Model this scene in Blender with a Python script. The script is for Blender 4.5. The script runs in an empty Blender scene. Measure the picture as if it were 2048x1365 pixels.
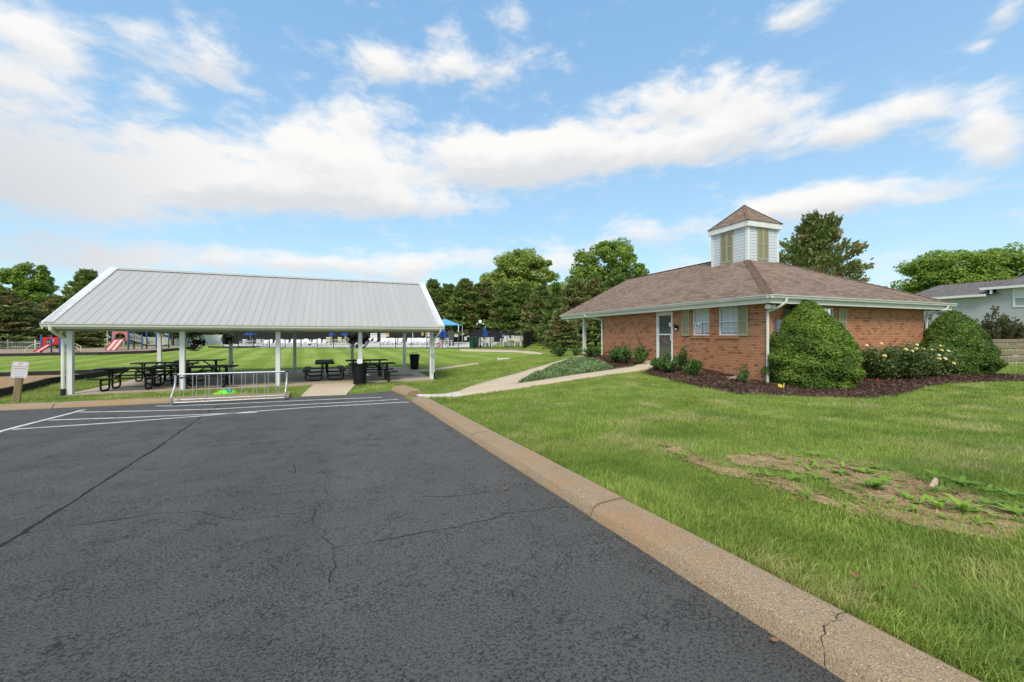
import bpy, math, random
import numpy as np
from mathutils import Vector, Matrix
from math import pi, sin, cos, radians as R
random.seed(7); rng = np.random.default_rng(7)
SC = bpy.context.scene
COL = SC.collection

# ------------------------------------------------------------------ camera
ZC = 1.6; YAW = R(20.9); FPX = 820.0; HOR = 672.0
cam_d = bpy.data.cameras.new('camera'); cam = bpy.data.objects.new('camera', cam_d); COL.objects.link(cam)
cam.location = (0, 0, ZC); cam.rotation_euler = (pi / 2, 0, -YAW)
cam_d.sensor_width = 36; cam_d.lens = 36 * FPX / 2048; cam_d.shift_y = -(682.5 - HOR) / 2048
cam_d.clip_start = 0.05; cam_d.clip_end = 3000
SC.camera = cam
SN, CS = sin(YAW), cos(YAW)

# ------------------------------------------------------------------ view, sun, sky
SC.view_settings.view_transform = 'Standard'; SC.view_settings.look = 'None'
SC.view_settings.exposure = 0.85; SC.view_settings.gamma = 1.0
SC.render.engine = 'CYCLES'
SC.cycles.max_bounces = 6; SC.cycles.diffuse_bounces = 3; SC.cycles.transparent_max_bounces = 6
SUN_EL, SUN_AZ = R(52), R(-150)          # azimuth from +Y, clockwise: behind and left of the camera
sun_d = bpy.data.lights.new('sun', 'SUN'); sun = bpy.data.objects.new('sun', sun_d); COL.objects.link(sun)
sun_d.energy = 2.0; sun_d.angle = R(22); sun_d.color = (1.0, 0.92, 0.80)
sv = Vector((sin(SUN_AZ) * cos(SUN_EL), cos(SUN_AZ) * cos(SUN_EL), sin(SUN_EL)))
sun.rotation_euler = sv.to_track_quat('Z', 'Y').to_euler()

def ray(u, v):
    r = (u - 1024) / FPX; t = (HOR - v) / FPX
    return np.array([CS * r + SN, -SN * r + CS, t])

class NT:
    """tiny helper over a node tree"""
    def __init__(s, nt): s.t = nt; s.n = nt.nodes; s.l = nt.links
    def add(s, typ, **kw):
        n = s.n.new(typ)
        for k, v in kw.items(): setattr(n, k, v)
        return n
    def put(s, sock, v):
        if v is None: return
        if isinstance(v, bpy.types.NodeSocket): s.l.new(v, sock)
        else:
            if isinstance(v, (tuple, list)) and len(v) == 3 and sock.type == 'RGBA': v = (*v, 1)
            sock.default_value = v
    def math(s, op, a, b=None, c=None, clamp=False):
        n = s.add('ShaderNodeMath', operation=op); n.use_clamp = clamp
        for i, x in enumerate((a, b, c)): s.put(n.inputs[i], x)
        return n.outputs[0]
    def vmath(s, op, a, b=None):
        n = s.add('ShaderNodeVectorMath', operation=op); s.put(n.inputs[0], a)
        if b is not None:
            if op == 'SCALE': s.put(n.inputs[3], b)
            else: s.put(n.inputs[1], b)
        return n.outputs[0]
    def mix(s, f, a, b, mode='MIX'):
        n = s.add('ShaderNodeMix', data_type='RGBA', blend_type=mode)
        s.put(n.inputs[0], f); s.put(n.inputs[6], a); s.put(n.inputs[7], b); return n.outputs[2]
    def ss(s, x, a, b, lo=0.0, hi=1.0):
        n = s.add('ShaderNodeMapRange', interpolation_type='SMOOTHSTEP')
        s.put(n.inputs[0], x); n.inputs[1].default_value = a; n.inputs[2].default_value = b
        n.inputs[3].default_value = lo; n.inputs[4].default_value = hi; return n.outputs[0]
    def noise(s, vec, scale, detail=4, rough=0.5, dist=0.0):
        n = s.add('ShaderNodeTexNoise'); s.put(n.inputs['Vector'], vec); n.inputs['Scale'].default_value = scale
        n.inputs['Detail'].default_value = detail; n.inputs['Roughness'].default_value = rough
        n.inputs['Distortion'].default_value = dist; return n.outputs[0]
    def comb(s, x, y, z=0.0):
        n = s.add('ShaderNodeCombineXYZ'); s.put(n.inputs[0], x); s.put(n.inputs[1], y); s.put(n.inputs[2], z); return n.outputs[0]
    def sep(s, v):
        n = s.add('ShaderNodeSeparateXYZ'); s.put(n.inputs[0], v); return n.outputs
    def ramp(s, x, stops):
        n = s.add('ShaderNodeValToRGB'); s.put(n.inputs[0], x); e = n.color_ramp.elements
        while len(e) < len(stops): e.new(0.5)
        for k, (p, c) in enumerate(stops): e[k].position = p; e[k].color = (*c, 1) if len(c) == 3 else c
        return n.outputs[0]

world = bpy.data.worlds.new('World'); SC.world = world; world.use_nodes = True
def build_sky():
    w = NT(world.node_tree); w.n.clear()
    sky = w.add('ShaderNodeTexSky', sky_type='NISHITA'); sky.sun_disc = False
    sky.sun_elevation = SUN_EL; sky.sun_rotation = SUN_AZ; sky.air_density = 1.0; sky.dust_density = 0.6; sky.ozone_density = 1.6
    d = w.add('ShaderNodeNewGeometry').outputs['Incoming']
    d = w.vmath('SCALE', d, -1.0)
    tc = w.add('ShaderNodeTexCoord').outputs['Generated']
    x, y, z = w.sep(tc)
    az = w.math('ARCTAN2', x, y); el = w.math('ARCSINE', z)
    # warped coordinates, stretched sideways as clouds seen low over the horizon are
    base = w.comb(w.math('MULTIPLY', az, 2.2), w.math('MULTIPLY', el, 4.6), 0.0)
    wn = w.add('ShaderNodeTexNoise'); w.put(wn.inputs['Vector'], base); wn.inputs['Scale'].default_value = 1.7; wn.inputs['Detail'].default_value = 5
    wv = w.vmath('SUBTRACT', wn.outputs['Color'], (0.5, 0.5, 0.5))
    wx, wy, wz = w.sep(wv)
    az2 = w.math('ADD', az, w.math('MULTIPLY', wx, 0.08)); el2 = w.math('ADD', el, w.math('MULTIPLY', wy, 0.055))
    fb = w.noise(w.vmath('ADD', base, w.vmath('SCALE', wv, 0.25)), 5.2, 9, 0.60)
    fine = w.noise(base, 9.0, 6, 0.6)
    # cloud banks: (pixel centre in the photo's frame -> azimuth/elevation, half widths in pixels, weight)
    banks = [(60, 60, 170, 75, .95), (330, 90, 140, 60, .62), (450, 110, 75, 55, .62), (60, 190, 190, 85, .85), (300, 175, 70, 40, .55),
             (90, 340, 240, 90, .95), (330, 370, 190, 60, 1.0), (420, 330, 130, 55, .8), (620, 290, 150, 70, 1.05), (720, 235, 80, 45, .8), (760, 140, 90, 40, .85), (930, 130, 190, 42, .85),
             (680, 380, 230, 52, 1.0), (960, 310, 150, 60, 1.0), (1100, 295, 170, 45, 1.1), (1330, 300, 210, 48, 1.0), (1330, 200, 150, 55, .95), (1500, 190, 120, 60, .6),
             (1720, 255, 200, 42, 1.05), (1980, 250, 110, 70, .95), (1990, 300, 70, 26, .5), (150, 405, 270, 50, .7), (560, 395, 190, 42, .75), (1050, 345, 190, 38, .7), (720, 330, 150, 46, .7), (350, 260, 110, 55, .45), (1500, 245, 150, 40, .6), (860, 410, 160, 34, .55), (1580, 30, 100, 38, .75), (2020, 15, 70, 30, .8), (1965, 92, 30, 18, .5),
             (1700, 395, 220, 40, 1.0), (1270, 470, 110, 32, .62), (1560, 420, 130, 35, .6), (160, 515, 260, 52, .95), (420, 520, 110, 40, .6), (620, 530, 150, 40, .85), (800, 545, 110, 50, .7), (900, 520, 140, 42, .5),
             (1120, 530, 120, 45, .8), (1180, 250, 90, 30, .3), (1780, 520, 100, 30, .55), (1020, 45, 60, 25, .5), (880, 55, 50, 18, .45), (1760, 570, 160, 30, .6), (1500, 470, 420, 70, .25), (1420, 545, 140, 40, .5), (1880, 190, 120, 26, .35)]
    tot = None; gray = None
    for (u, v, su, sv_, wt) in banks:
        dd = ray(u, v); dd = dd / np.linalg.norm(dd)
        a0, e0 = math.atan2(dd[0], dd[1]), math.asin(dd[2])
        k = 1.0 / (1 + ((u - 1024) / FPX) ** 2)
        ku = su * .88 / FPX * k; kv = sv_ * .86 / FPX * math.sqrt(k) * cos(e0)
        qa = w.math('MULTIPLY', w.math('SUBTRACT', az2, a0), 1 / ku)
        qe = w.math('MULTIPLY', w.math('SUBTRACT', el2, e0), 1 / kv)
        r2 = w.math('ADD', w.math('MULTIPLY', qa, qa), w.math('MULTIPLY', qe, qe))
        g = w.math('MULTIPLY', w.math('EXPONENT', w.math('MULTIPLY', r2, -1.0)), wt * 1.22)
        tot = g if tot is None else w.math('ADD', tot, g)
        sh = w.math('MULTIPLY', g, w.math('MULTIPLY', qe, -0.5))        # underside of a bank is greyer
        gray = sh if gray is None else w.math('ADD', gray, sh)
    # the rest of the sky, away from the photograph, carries scattered clouds too
    bx = w.math('ABSOLUTE', w.math('SUBTRACT', az, YAW))
    away = w.math('MAXIMUM', w.ss(bx, 0.95, 1.25), w.ss(el, 0.62, 0.8))
    tot = w.math('ADD', tot, w.math('MULTIPLY', away, 0.55))
    dens = w.math('ADD', tot, w.math('MULTIPLY', w.math('SUBTRACT', fb, 0.5), 2.3))
    dens = w.math('ADD', dens, w.math('MULTIPLY', w.math('SUBTRACT', fine, 0.5), 0.55))
    mask = w.ss(dens, 0.16, 1.30)
    lowmask = w.ss(el, 0.28, 0.0, 0.0, 0.18)                             # pale band of thin cloud low down
    mask = w.math('MAXIMUM', mask, w.math('MULTIPLY', lowmask, w.ss(fb, 0.25, 0.6)))
    gshade = w.ss(w.math('ADD', gray, w.math('MULTIPLY', w.math('SUBTRACT', fine, 0.5), 0.5)), -0.22, 0.42, 0.0, 0.75)
    leftgray = w.ss(az, -0.10, -0.55, 0.0, 0.85)
    gshade = w.math('MAXIMUM', gshade, w.math('MULTIPLY', leftgray, w.ss(el, 0.5, 0.2)))
    cloud = w.mix(gshade, CLOUD_HI, CLOUD_LO)
    blue = w.mix(1.0, sky.outputs[0], SKY_TINT, 'MULTIPLY')
    haze = w.mix(w.ss(el, 0.75, 0.0), (1.35, 2.60, 4.45), (2.3, 3.55, 4.9))   # bright, evenly scattered summer air
    blue = w.mix(0.8, blue, haze)
    colr = w.mix(mask, blue, cloud)
    bg = w.add('ShaderNodeBackground'); w.put(bg.inputs[0], colr); bg.inputs[1].default_value = 0.1
    out = w.add('ShaderNodeOutputWorld'); w.l.new(bg.outputs[0], out.inputs[0])
CLOUD_HI = (5.45, 5.4, 5.3); CLOUD_LO = (3.55, 3.75, 4.05); SKY_TINT = (1.9, 2.1, 1.7)
build_sky()

# ------------------------------------------------------------------ ground shape
# (x, y, height below camera)
CP = [(2.5, 0, 1.42), (2.4, 2.5, 1.47), (2.2, 6, 1.55), (1.9, 11.8, 1.70), (10, 3, 1.5), (20, 2, 1.5), (13, 9.6, 1.63), (15, 8.6, 1.66), (19, 8.7, 1.60), (24, 8, 1.53), (31, 10.4, 1.55),
      (13.0, 12.0, 1.43), (12.4, 14.8, 1.24), (12.6, 20, 1.17), (12.4, 25, 1.07), (8, 13.2, 1.52), (11, 14.2, 1.34), (5, 12.3, 1.66), (8, 18, 1.62),
      (-9, 17.2, 1.94), (-2, 17.2, 1.94), (3.4, 17.4, 1.94), (3.2, 25.8, 1.93), (-3, 25.8, 1.93), (-9.5, 25.5, 1.93), (-5, 14.9, 1.82), (-1, 15.1, 1.84), (2.4, 14.8, 1.78),
      (-9, 15.2, 1.80), (-15, 15, 1.82), (-16, 22, 1.92), (-22, 28, 1.9), (-14, 40, 1.68), (-4, 38, 1.58), (5, 36, 1.5), (12, 34, 1.38), (-14, 54, 1.44), (-0.6, 48.6, 1.39), (16.8, 40.4, 1.38),
      (19, 32, 1.2), (0, 66, 1.1), (20, 58, 1.0), (-30, 52, 1.83), (-36, 66, 1.75), (-18, 60, 1.5), (-60, 60, 1.8), (45, 50, 1.0), (40, 20, 1.4), (30, 30, 1.2), (60, 5, 1.5),
      (200, 0, 1.4), (200, 200, 1.2), (0, 240, 1.2), (-200, 200, 1.6), (-200, 0, 1.8), (-30, 0, 1.7), (0, -40, 1.3), (40, -30, 1.4), (-10, -10, 1.4)]
CP = np.array(CP, float)
def _phi(d2): return np.sqrt(d2 + 6.0)
_D = ((CP[:, None, :2] - CP[None, :, :2]) ** 2).sum(-1)
_A = np.zeros((len(CP) + 1,) * 2); _A[:-1, :-1] = _phi(_D) - np.eye(len(CP)) * -0.02; _A[-1, :-1] = 1; _A[:-1, -1] = 1
_W = np.linalg.solve(_A, np.append(-CP[:, 2] + ZC, 0))
def G0(x, y):
    x = np.asarray(x, float); y = np.asarray(y, float); o = np.full(np.broadcast(x, y).shape, _W[-1])
    for (a, b), wt in zip(CP[:, :2], _W[:-1]): o = o + wt * _phi((x - a) ** 2 + (y - b) ** 2)
    return o
def lotz(x, y): return ZC - (1.55 + 0.022 * np.asarray(y, float)) + 0.0 * np.asarray(x, float)
def at_plane(u, v, fz, it=30):
    d = ray(u, v); k = 10.0
    for _ in range(60):
        p = d * k; zz = float(fz(p[0], p[1])) - ZC
        kn = zz / d[2] if d[2] != 0 else k
        k = k + 0.6 * (min(max(kn, 0.5), 200) - k)
    p = d * k; return float(p[0]), float(p[1])
def lp(u, v): return at_plane(u, v, lotz)
def at_d(u, v, k): p = ray(u, v) * k; return np.array([p[0], p[1], p[2] + ZC])
def at_z(u, v, z): d = ray(u, v); k = (z - ZC) / d[2]; return np.array([d[0] * k, d[1] * k, z])
def ud(u, k): d = ray(u, 600) * k; return float(d[0]), float(d[1])     # plan point along a view column at depth k
def gp(u, v):
    d = ray(u, v); ks = np.concatenate([np.arange(1.2, 40, .05), np.arange(40, 140, .25)])
    zz = G(ks * d[0], ks * d[1]) - ZC - ks * d[2]
    i = np.argmax(zz > 0)
    k = ks[i] if zz[i] > 0 else 90.0
    return float(d[0] * k), float(d[1] * k)

KR0 = lp(1690, 1365); KR1 = lp(822, 803)                                # right kerb, lot side
_kd = np.array([KR1[0] - KR0[0], KR1[1] - KR0[1]]); _kd /= np.linalg.norm(_kd)
KN = (KR0[0] - _kd[0] * 9, KR0[1] - _kd[1] * 9)
KB1 = lp(578, 796); KB0 = lp(0, 822); _bd = np.array([KB0[0] - KB1[0], KB0[1] - KB1[1]]); _bd /= np.linalg.norm(_bd)
KBF = (KB0[0] + _bd[0] * 22, KB0[1] + _bd[1] * 22)
LOT = [KN, KR1, lp(785, 782), lp(692, 790), lp(600, 794), KB1, KB0, KBF, (KBF[0], -9), (KN[0], -9)]

PX, PY, PR, PL, PD = -8.6552, 17.5667, .0468, 11.794, 7.4828
SLABZ = ZC - 1.9
def pw(a, b): return (PX + a * cos(PR) - b * sin(PR), PY + a * sin(PR) + b * cos(PR))
SLAB = [pw(-.12, -.10), pw(PL + .12, -.10), pw(PL + .12, PD + .25), pw(-.12, PD + .25)]
ent_l, ent_r = lp(601, 793.5), lp(692, 790.5)
e0 = pw(7.12, -.10); e1 = pw(8.72, -.10)
def ramp_z(x, y):
    t = np.clip((y - ent_l[1]) / (e0[1] - ent_l[1]), 0, 1); return (lotz(x, y) + .012) * (1 - t) + (SLABZ - .002) * t
ENT = [ent_l, ent_r, e1, e0]

def inside(px, py, poly):
    px = np.asarray(px, float); py = np.asarray(py, float); r = np.zeros(np.broadcast(px, py).shape, bool); n = len(poly)
    for i in range(n):
        x1, y1 = poly[i]; x2, y2 = poly[(i + 1) % n]
        c = ((y1 > py) != (y2 > py)) & (px < (x2 - x1) * (py - y1) / ((y2 - y1) if y2 != y1 else 1e-9) + x1)
        r ^= c
    return r
def dist_poly(px, py, poly, closed=True):
    px = np.asarray(px, float); py = np.asarray(py, float); o = np.full(np.broadcast(px, py).shape, 1e9); n = len(poly)
    for i in range(n if closed else n - 1):
        x1, y1 = poly[i]; x2, y2 = poly[(i + 1) % n]
        dx, dy = x2 - x1, y2 - y1; t = np.clip(((px - x1) * dx + (py - y1) * dy) / (dx * dx + dy * dy + 1e-12), 0, 1)
        o = np.minimum(o, np.hypot(px - x1 - t * dx, py - y1 - t * dy))
    return o
def G(x, y):
    """lawn surface: the smooth field, meeting the kerbs beside the lot and sunk below the asphalt inside it"""
    g = G0(x, y); ins = inside(x, y, LOT); d = dist_poly(x, y, LOT)
    dk = np.minimum(dist_poly(x, y, [KN, KR1], False), dist_poly(x, y, [KB1, KBF], False))
    edge = lotz(x, y) + 0.08 * np.clip((1.3 - dk) / 0.6, 0, 1)
    t = np.clip((d - 0.3) / 2.0, 0, 1); t = t * t * (3 - 2 * t)
    out = edge * (1 - t) + g * t
    q = np.clip((d - 0.10) / 0.24, 0, 1)
    out = (lotz(x, y) - 0.06) * (1 - q) + out * q
    out = np.where(ins, lotz(x, y) - 0.06, out)
    de = dist_poly(x, y, ENT); cut = np.clip(1 - np.where(inside(x, y, ENT), 0, de) / 0.8, 0, 1); rz_ = ramp_z(x, y) - 0.02
    return np.where(cut > 0, out * (1 - cut) + np.minimum(out, rz_) * cut, out)
def gz(x, y): return float(G(x, y))

# ------------------------------------------------------------------ tagging and mesh kit
def tag(o, label=None, cat=None, group=None, kind=None):
    if label: o['label'] = label
    if cat: o['category'] = cat
    if group: o['group'] = group
    if kind: o['kind'] = kind
    return o
def empty(name, loc=(0, 0, 0), rz=0.0, label=None, cat=None, group=None):
    o = bpy.data.objects.new(name, None); COL.objects.link(o); o.location = loc; o.rotation_euler = (0, 0, rz)
    o.empty_display_size = 0.2
    return tag(o, label, cat, group)
class MB:
    def __init__(s): s.v = []; s.f = []; s.T = Matrix()
    def vert(s, p): s.v.append(tuple(s.T @ Vector(p))); return len(s.v) - 1
    def face(s, pts): s.f.append([s.vert(p) for p in pts]); return s
    def box(s, x0, x1, y0, y1, z0, z1, M=None):
        P = [(x, y, z) for z in (z0, z1) for y in (y0, y1) for x in (x0, x1)]
        i = [s.vert(M @ Vector(p) if M else p) for p in P]
        for q in ((0, 2, 3, 1), (4, 5, 7, 6), (0, 1, 5, 4), (2, 6, 7, 3), (0, 4, 6, 2), (1, 3, 7, 5)): s.f.append([i[k] for k in q])
        return s
    def beam(s, a, b, w, h, up=(0, 0, 1)):
        a = Vector(a); b = Vector(b); d = (b - a); L = d.length; d.normalize(); up = Vector(up)
        if abs(d.dot(up)) > .99: up = Vector((0, 1, 0))
        sx = d.cross(up).normalized(); uz = sx.cross(d)
        M = Matrix((( sx.x, d.x, uz.x, a.x), (sx.y, d.y, uz.y, a.y), (sx.z, d.z, uz.z, a.z), (0, 0, 0, 1)))
        return s.box(-w / 2, w / 2, 0, L, -h / 2, h / 2, M)
    def tube(s, pts, r, n=8, caps=True, closed=False):
        pts = [Vector(p) for p in pts]; rs = r if isinstance(r, (list, tuple)) else [r] * len(pts); rings = []
        prev = None; N = len(pts)
        for i, p in enumerate(pts):
            if closed: t = pts[(i + 1) % N] - pts[i - 1]
            else: t = pts[min(i + 1, N - 1)] - pts[max(i - 1, 0)]
            t.normalize()
            if prev is None: ref = Vector((0, 0, 1)) if abs(t.z) < .9 else Vector((1, 0, 0)); a = t.cross(ref).normalized()
            else: a = (prev - t * prev.dot(t)).normalized()
            prev = a; b = t.cross(a)
            rings.append([s.vert(p + (a * cos(2 * pi * k / n) + b * sin(2 * pi * k / n)) * rs[i]) for k in range(n)])
        M = N if closed else N - 1
        for i in range(M):
            A, B = rings[i], rings[(i + 1) % N]
            for k in range(n): s.f.append([A[k], A[(k + 1) % n], B[(k + 1) % n], B[k]])
        if caps and not closed: s.f.append(rings[0][::-1]); s.f.append(rings[-1])
        return s
    def lathe(s, prof, n=20, c=(0, 0, 0), caps=True):
        rings = [[s.vert((c[0] + r * cos(2 * pi * k / n), c[1] + r * sin(2 * pi * k / n), c[2] + z)) for k in range(n)] for r, z in prof]
        for A, B in zip(rings, rings[1:]):
            for k in range(n): s.f.append([A[k], A[(k + 1) % n], B[(k + 1) % n], B[k]])
        if caps: s.f.append(rings[0][::-1]); s.f.append(rings[-1])
        return s
    def prism(s, poly, a, b, axis=2):
        """extrude a 2-D outline between a and b along an axis"""
        def P(p, t): return {2: (p[0], p[1], t), 1: (p[0], t, p[1]), 0: (t, p[0], p[1])}[axis]
        A = [s.vert(P(p, a)) for p in poly]; B = [s.vert(P(p, b)) for p in poly]; n = len(poly)
        s.f.append(A[::-1]); s.f.append(B)
        for k in range(n): s.f.append([A[k], A[(k + 1) % n], B[(k + 1) % n], B[k]])
        return s
    def sphere(s, c, r, nu=12, nv=8, sc=(1, 1, 1)):
        prof = [(max(1e-4, sin(pi * j / nv)), -cos(pi * j / nv)) for j in range(nv + 1)]
        rings = [[s.vert((c[0] + r * q * cos(2 * pi * k / nu) * sc[0], c[1] + r * q * sin(2 * pi * k / nu) * sc[1], c[2] + r * z * sc[2])) for k in range(nu)] for q, z in prof]
        for A, B in zip(rings, rings[1:]):
            for k in range(nu): s.f.append([A[k], A[(k + 1) % nu], B[(k + 1) % nu], B[k]])
        return s
    def build(s, name, mat, parent=None, smooth=False, bevel=0.0):
        me = bpy.data.meshes.new(name); me.from_pydata(s.v, [], s.f); me.update()
        import bmesh
        bm = bmesh.new(); bm.from_mesh(me); bmesh.ops.recalc_face_normals(bm, faces=bm.faces)
        if bevel:
            eg = [e for e in bm.edges if len(e.link_faces) == 2 and e.calc_face_angle(0) > .5]
            bmesh.ops.bevel(bm, geom=eg, offset=bevel, segments=2, affect='EDGES', profile=.5)
        bm.to_mesh(me); bm.free()
        if smooth:
            me.polygons.foreach_set('use_smooth', [True] * len(me.polygons))
            try: me.set_sharp_from_angle(angle=R(40))
            except Exception: pass
        me.materials.append(mat)
        o = bpy.data.objects.new(name, me); COL.objects.link(o)
        if parent: o.parent = parent
        return o
def raw_mesh(name, V, loops, starts, mat, parent=None, smooth=False):
    """big meshes straight from numpy arrays"""
    me = bpy.data.meshes.new(name)
    V = np.asarray(V, np.float32); loops = np.asarray(loops, np.int32); starts = np.asarray(starts, np.int32)
    me.vertices.add(len(V)); me.vertices.foreach_set('co', V.ravel())
    me.loops.add(len(loops)); me.loops.foreach_set('vertex_index', loops)
    me.polygons.add(len(starts)); me.polygons.foreach_set('loop_start', starts)
    if smooth: me.polygons.foreach_set('use_smooth', np.ones(len(starts), bool))
    me.update(calc_edges=True); me.validate()
    me.materials.append(mat)
    o = bpy.data.objects.new(name, me); COL.objects.link(o)
    if parent: o.parent = parent
    return o
def quads(name, V, Q, mat, parent=None, smooth=False):
    Q = np.asarray(Q, np.int32).reshape(-1, 4)
    return raw_mesh(name, V, Q.ravel(), np.arange(len(Q)) * 4, mat, parent, smooth)
def unit(a): return a / np.maximum(np.linalg.norm(a, axis=-1, keepdims=True), 1e-9)
def leaf_arrays(P, D, U, L, W, fold=0.15):
    """one folded rhombus per leaf: centre P, length axis D, width axis U"""
    D = unit(D); U = unit(U - D * (U * D).sum(-1, keepdims=True)); N = np.cross(D, U)
    L = np.broadcast_to(np.asarray(L, float), (len(P),))[:, None]; W = np.broadcast_to(np.asarray(W, float), (len(P),))[:, None]
    V = np.stack([P - D * L / 2, P + U * W / 2 + N * W * fold - D * L * .08, P + D * L / 2, P - U * W / 2 + N * W * fold - D * L * .08], 1).reshape(-1, 3)
    return V
def leaf_mesh(name, V, mat, parent=None):
    n = len(V) // 4; return quads(name, V, np.arange(n * 4).reshape(-1, 4), mat, parent)
def copy_tree(o, parent=None):
    c = o.copy(); COL.objects.link(c); c.parent = parent
    for ch in list(o.children): copy_tree(ch, c)
    return c

# ------------------------------------------------------------------ materials
MATS = {}
def mat(name, col=(.5, .5, .5), rough=.6, metal=0.0, spec=.4, nstr=0.0, nscale=8.0, bump=0.0, bscale=40.0, fn=None):
    if name in MATS: return MATS[name]
    m = bpy.data.materials.new(name); m.use_nodes = True; t = NT(m.node_tree); b = t.n['Principled BSDF']
    b.inputs['Roughness'].default_value = rough; b.inputs['Metallic'].default_value = metal; b.inputs['Specular IOR Level'].default_value = spec
    c = (*col, 1) if isinstance(col, tuple) else col
    pos = t.add('ShaderNodeTexCoord').outputs['Object']
    out = None
    if fn: out = fn(t, b, pos)
    if out is None:
        if nstr:
            n = t.noise(pos, nscale, 5, .6); f = t.ss(n, .3, .7)
            out = t.mix(f, tuple(x * (1 - nstr) for x in col), tuple(min(1, x * (1 + nstr)) for x in col))
        else: out = c
    t.put(b.inputs['Base Color'], out)
    if bump:
        bn = t.add('ShaderNodeBump'); bn.inputs['Strength'].default_value = bump; bn.inputs['Distance'].default_value = .02
        t.put(bn.inputs['Height'], t.noise(pos, bscale, 5, .65)); t.l.new(bn.outputs[0], b.inputs['Normal'])
    MATS[name] = m; return m
def bump(t, b, h, strength, dist=.02):
    bn = t.add('ShaderNodeBump'); bn.inputs['Strength'].default_value = strength; bn.inputs['Distance'].default_value = dist
    t.put(bn.inputs['Height'], h); t.l.new(bn.outputs[0], b.inputs['Normal'])
def wallmap(t):
    """running coordinate along a wall or roof face, and height"""
    g = t.add('ShaderNodeNewGeometry'); nx, ny, nz = t.sep(g.outputs['True Normal']); x, y, z = t.sep(g.outputs['Position'])
    s = t.math('GREATER_THAN', t.math('ABSOLUTE', nx), t.math('ABSOLUTE', ny))
    u = t.math('ADD', t.math('MULTIPLY', y, s), t.math('MULTIPLY', x, t.math('SUBTRACT', 1.0, s)))
    return u, z, g.outputs['Position']
def brick_fn(t, b, pos):
    u, z, p = wallmap(t)
    n = t.add('ShaderNodeTexBrick'); n.offset = .5; n.squash = 1
    t.put(n.inputs['Vector'], t.comb(u, z)); n.inputs['Color1'].default_value = (0, 0, 0, 1); n.inputs['Color2'].default_value = (1, 1, 1, 1)
    n.inputs['Scale'].default_value = 1; n.inputs['Brick Width'].default_value = .215; n.inputs['Row Height'].default_value = .1016
    n.inputs['Mortar Size'].default_value = .0075; n.inputs['Mortar Smooth'].default_value = .3; n.inputs['Bias'].default_value = 0
    v = t.sep(n.outputs['Color'])[0]
    c = t.ramp(v, [(0, (.17, .042, .016)), (.12, (.24, .066, .024)), (.20, (.37, .118, .044)), (.55, (.44, .158, .064)), (.85, (.47, .19, .08)), (1.0, (.32, .095, .036))])
    c = t.mix(t.ss(t.noise(p, 26, 4, .7), .25, .8, 0, .55), c, (.48, .235, .115))
    c = t.mix(t.ss(t.noise(p, .9, 3, .6), .4, .75, 0, .22), c, (.46, .30, .20))
    c = t.mix(n.outputs['Fac'], c, (.43, .33, .235))
    bump(t, b, t.math('ADD', t.math('MULTIPLY', n.outputs['Fac'], -1.0), t.math('MULTIPLY', t.noise(p, 60, 4, .7), .5)), .5, .008)
    return c
def shingle_fn(cols, tint=1.0):
    def fn(t, b, pos):
        u, z, p = wallmap(t)
        n = t.add('ShaderNodeTexBrick'); n.offset = .37; n.offset_frequency = 3
        jig = t.math('MULTIPLY', t.noise(p, 1.3, 2), .05)
        t.put(n.inputs['Vector'], t.comb(u, t.math('ADD', z, t.math('MULTIPLY', jig, .1)))); n.inputs['Color1'].default_value = (0, 0, 0, 1); n.inputs['Color2'].default_value = (1, 1, 1, 1)
        n.inputs['Scale'].default_value = 1; n.inputs['Brick Width'].default_value = .30; n.inputs['Row Height'].default_value = .0625
        n.inputs['Mortar Size'].default_value = .006; n.inputs['Mortar Smooth'].default_value = .5
        v = t.sep(n.outputs['Color'])[0]
        v = t.math('ADD', t.math('MULTIPLY', v, .55), t.math('MULTIPLY', t.ss(t.noise(t.comb(t.math('MULTIPLY', u, .55), t.math('MULTIPLY', z, 8.0)), 5.0, 3, .6), .3, .7), .45))
        c = t.ramp(v, [(0.1, cols[0]), (.4, cols[1]), (.7, cols[2]), (1.0, cols[3])])
        c = t.mix(t.ss(t.noise(p, 160, 2, .8), .35, .7, 0, .35), c, tuple(x * .55 for x in cols[1]))
        c = t.mix(t.ss(t.noise(p, .5, 3, .5), .35, .7, 0, .2), c, tuple(x * 1.25 for x in cols[2]))
        fr = t.math('FRACT', t.math('DIVIDE', z, .062))
        c = t.mix(n.outputs['Fac'], c, tuple(x * .3 for x in cols[0]))
        bump(t, b, t.math('ADD', t.math('MULTIPLY', fr, -1.0), t.math('MULTIPLY', t.noise(p, 130, 3, .7), .6)), .55, .012)
        return c
    return fn
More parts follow.
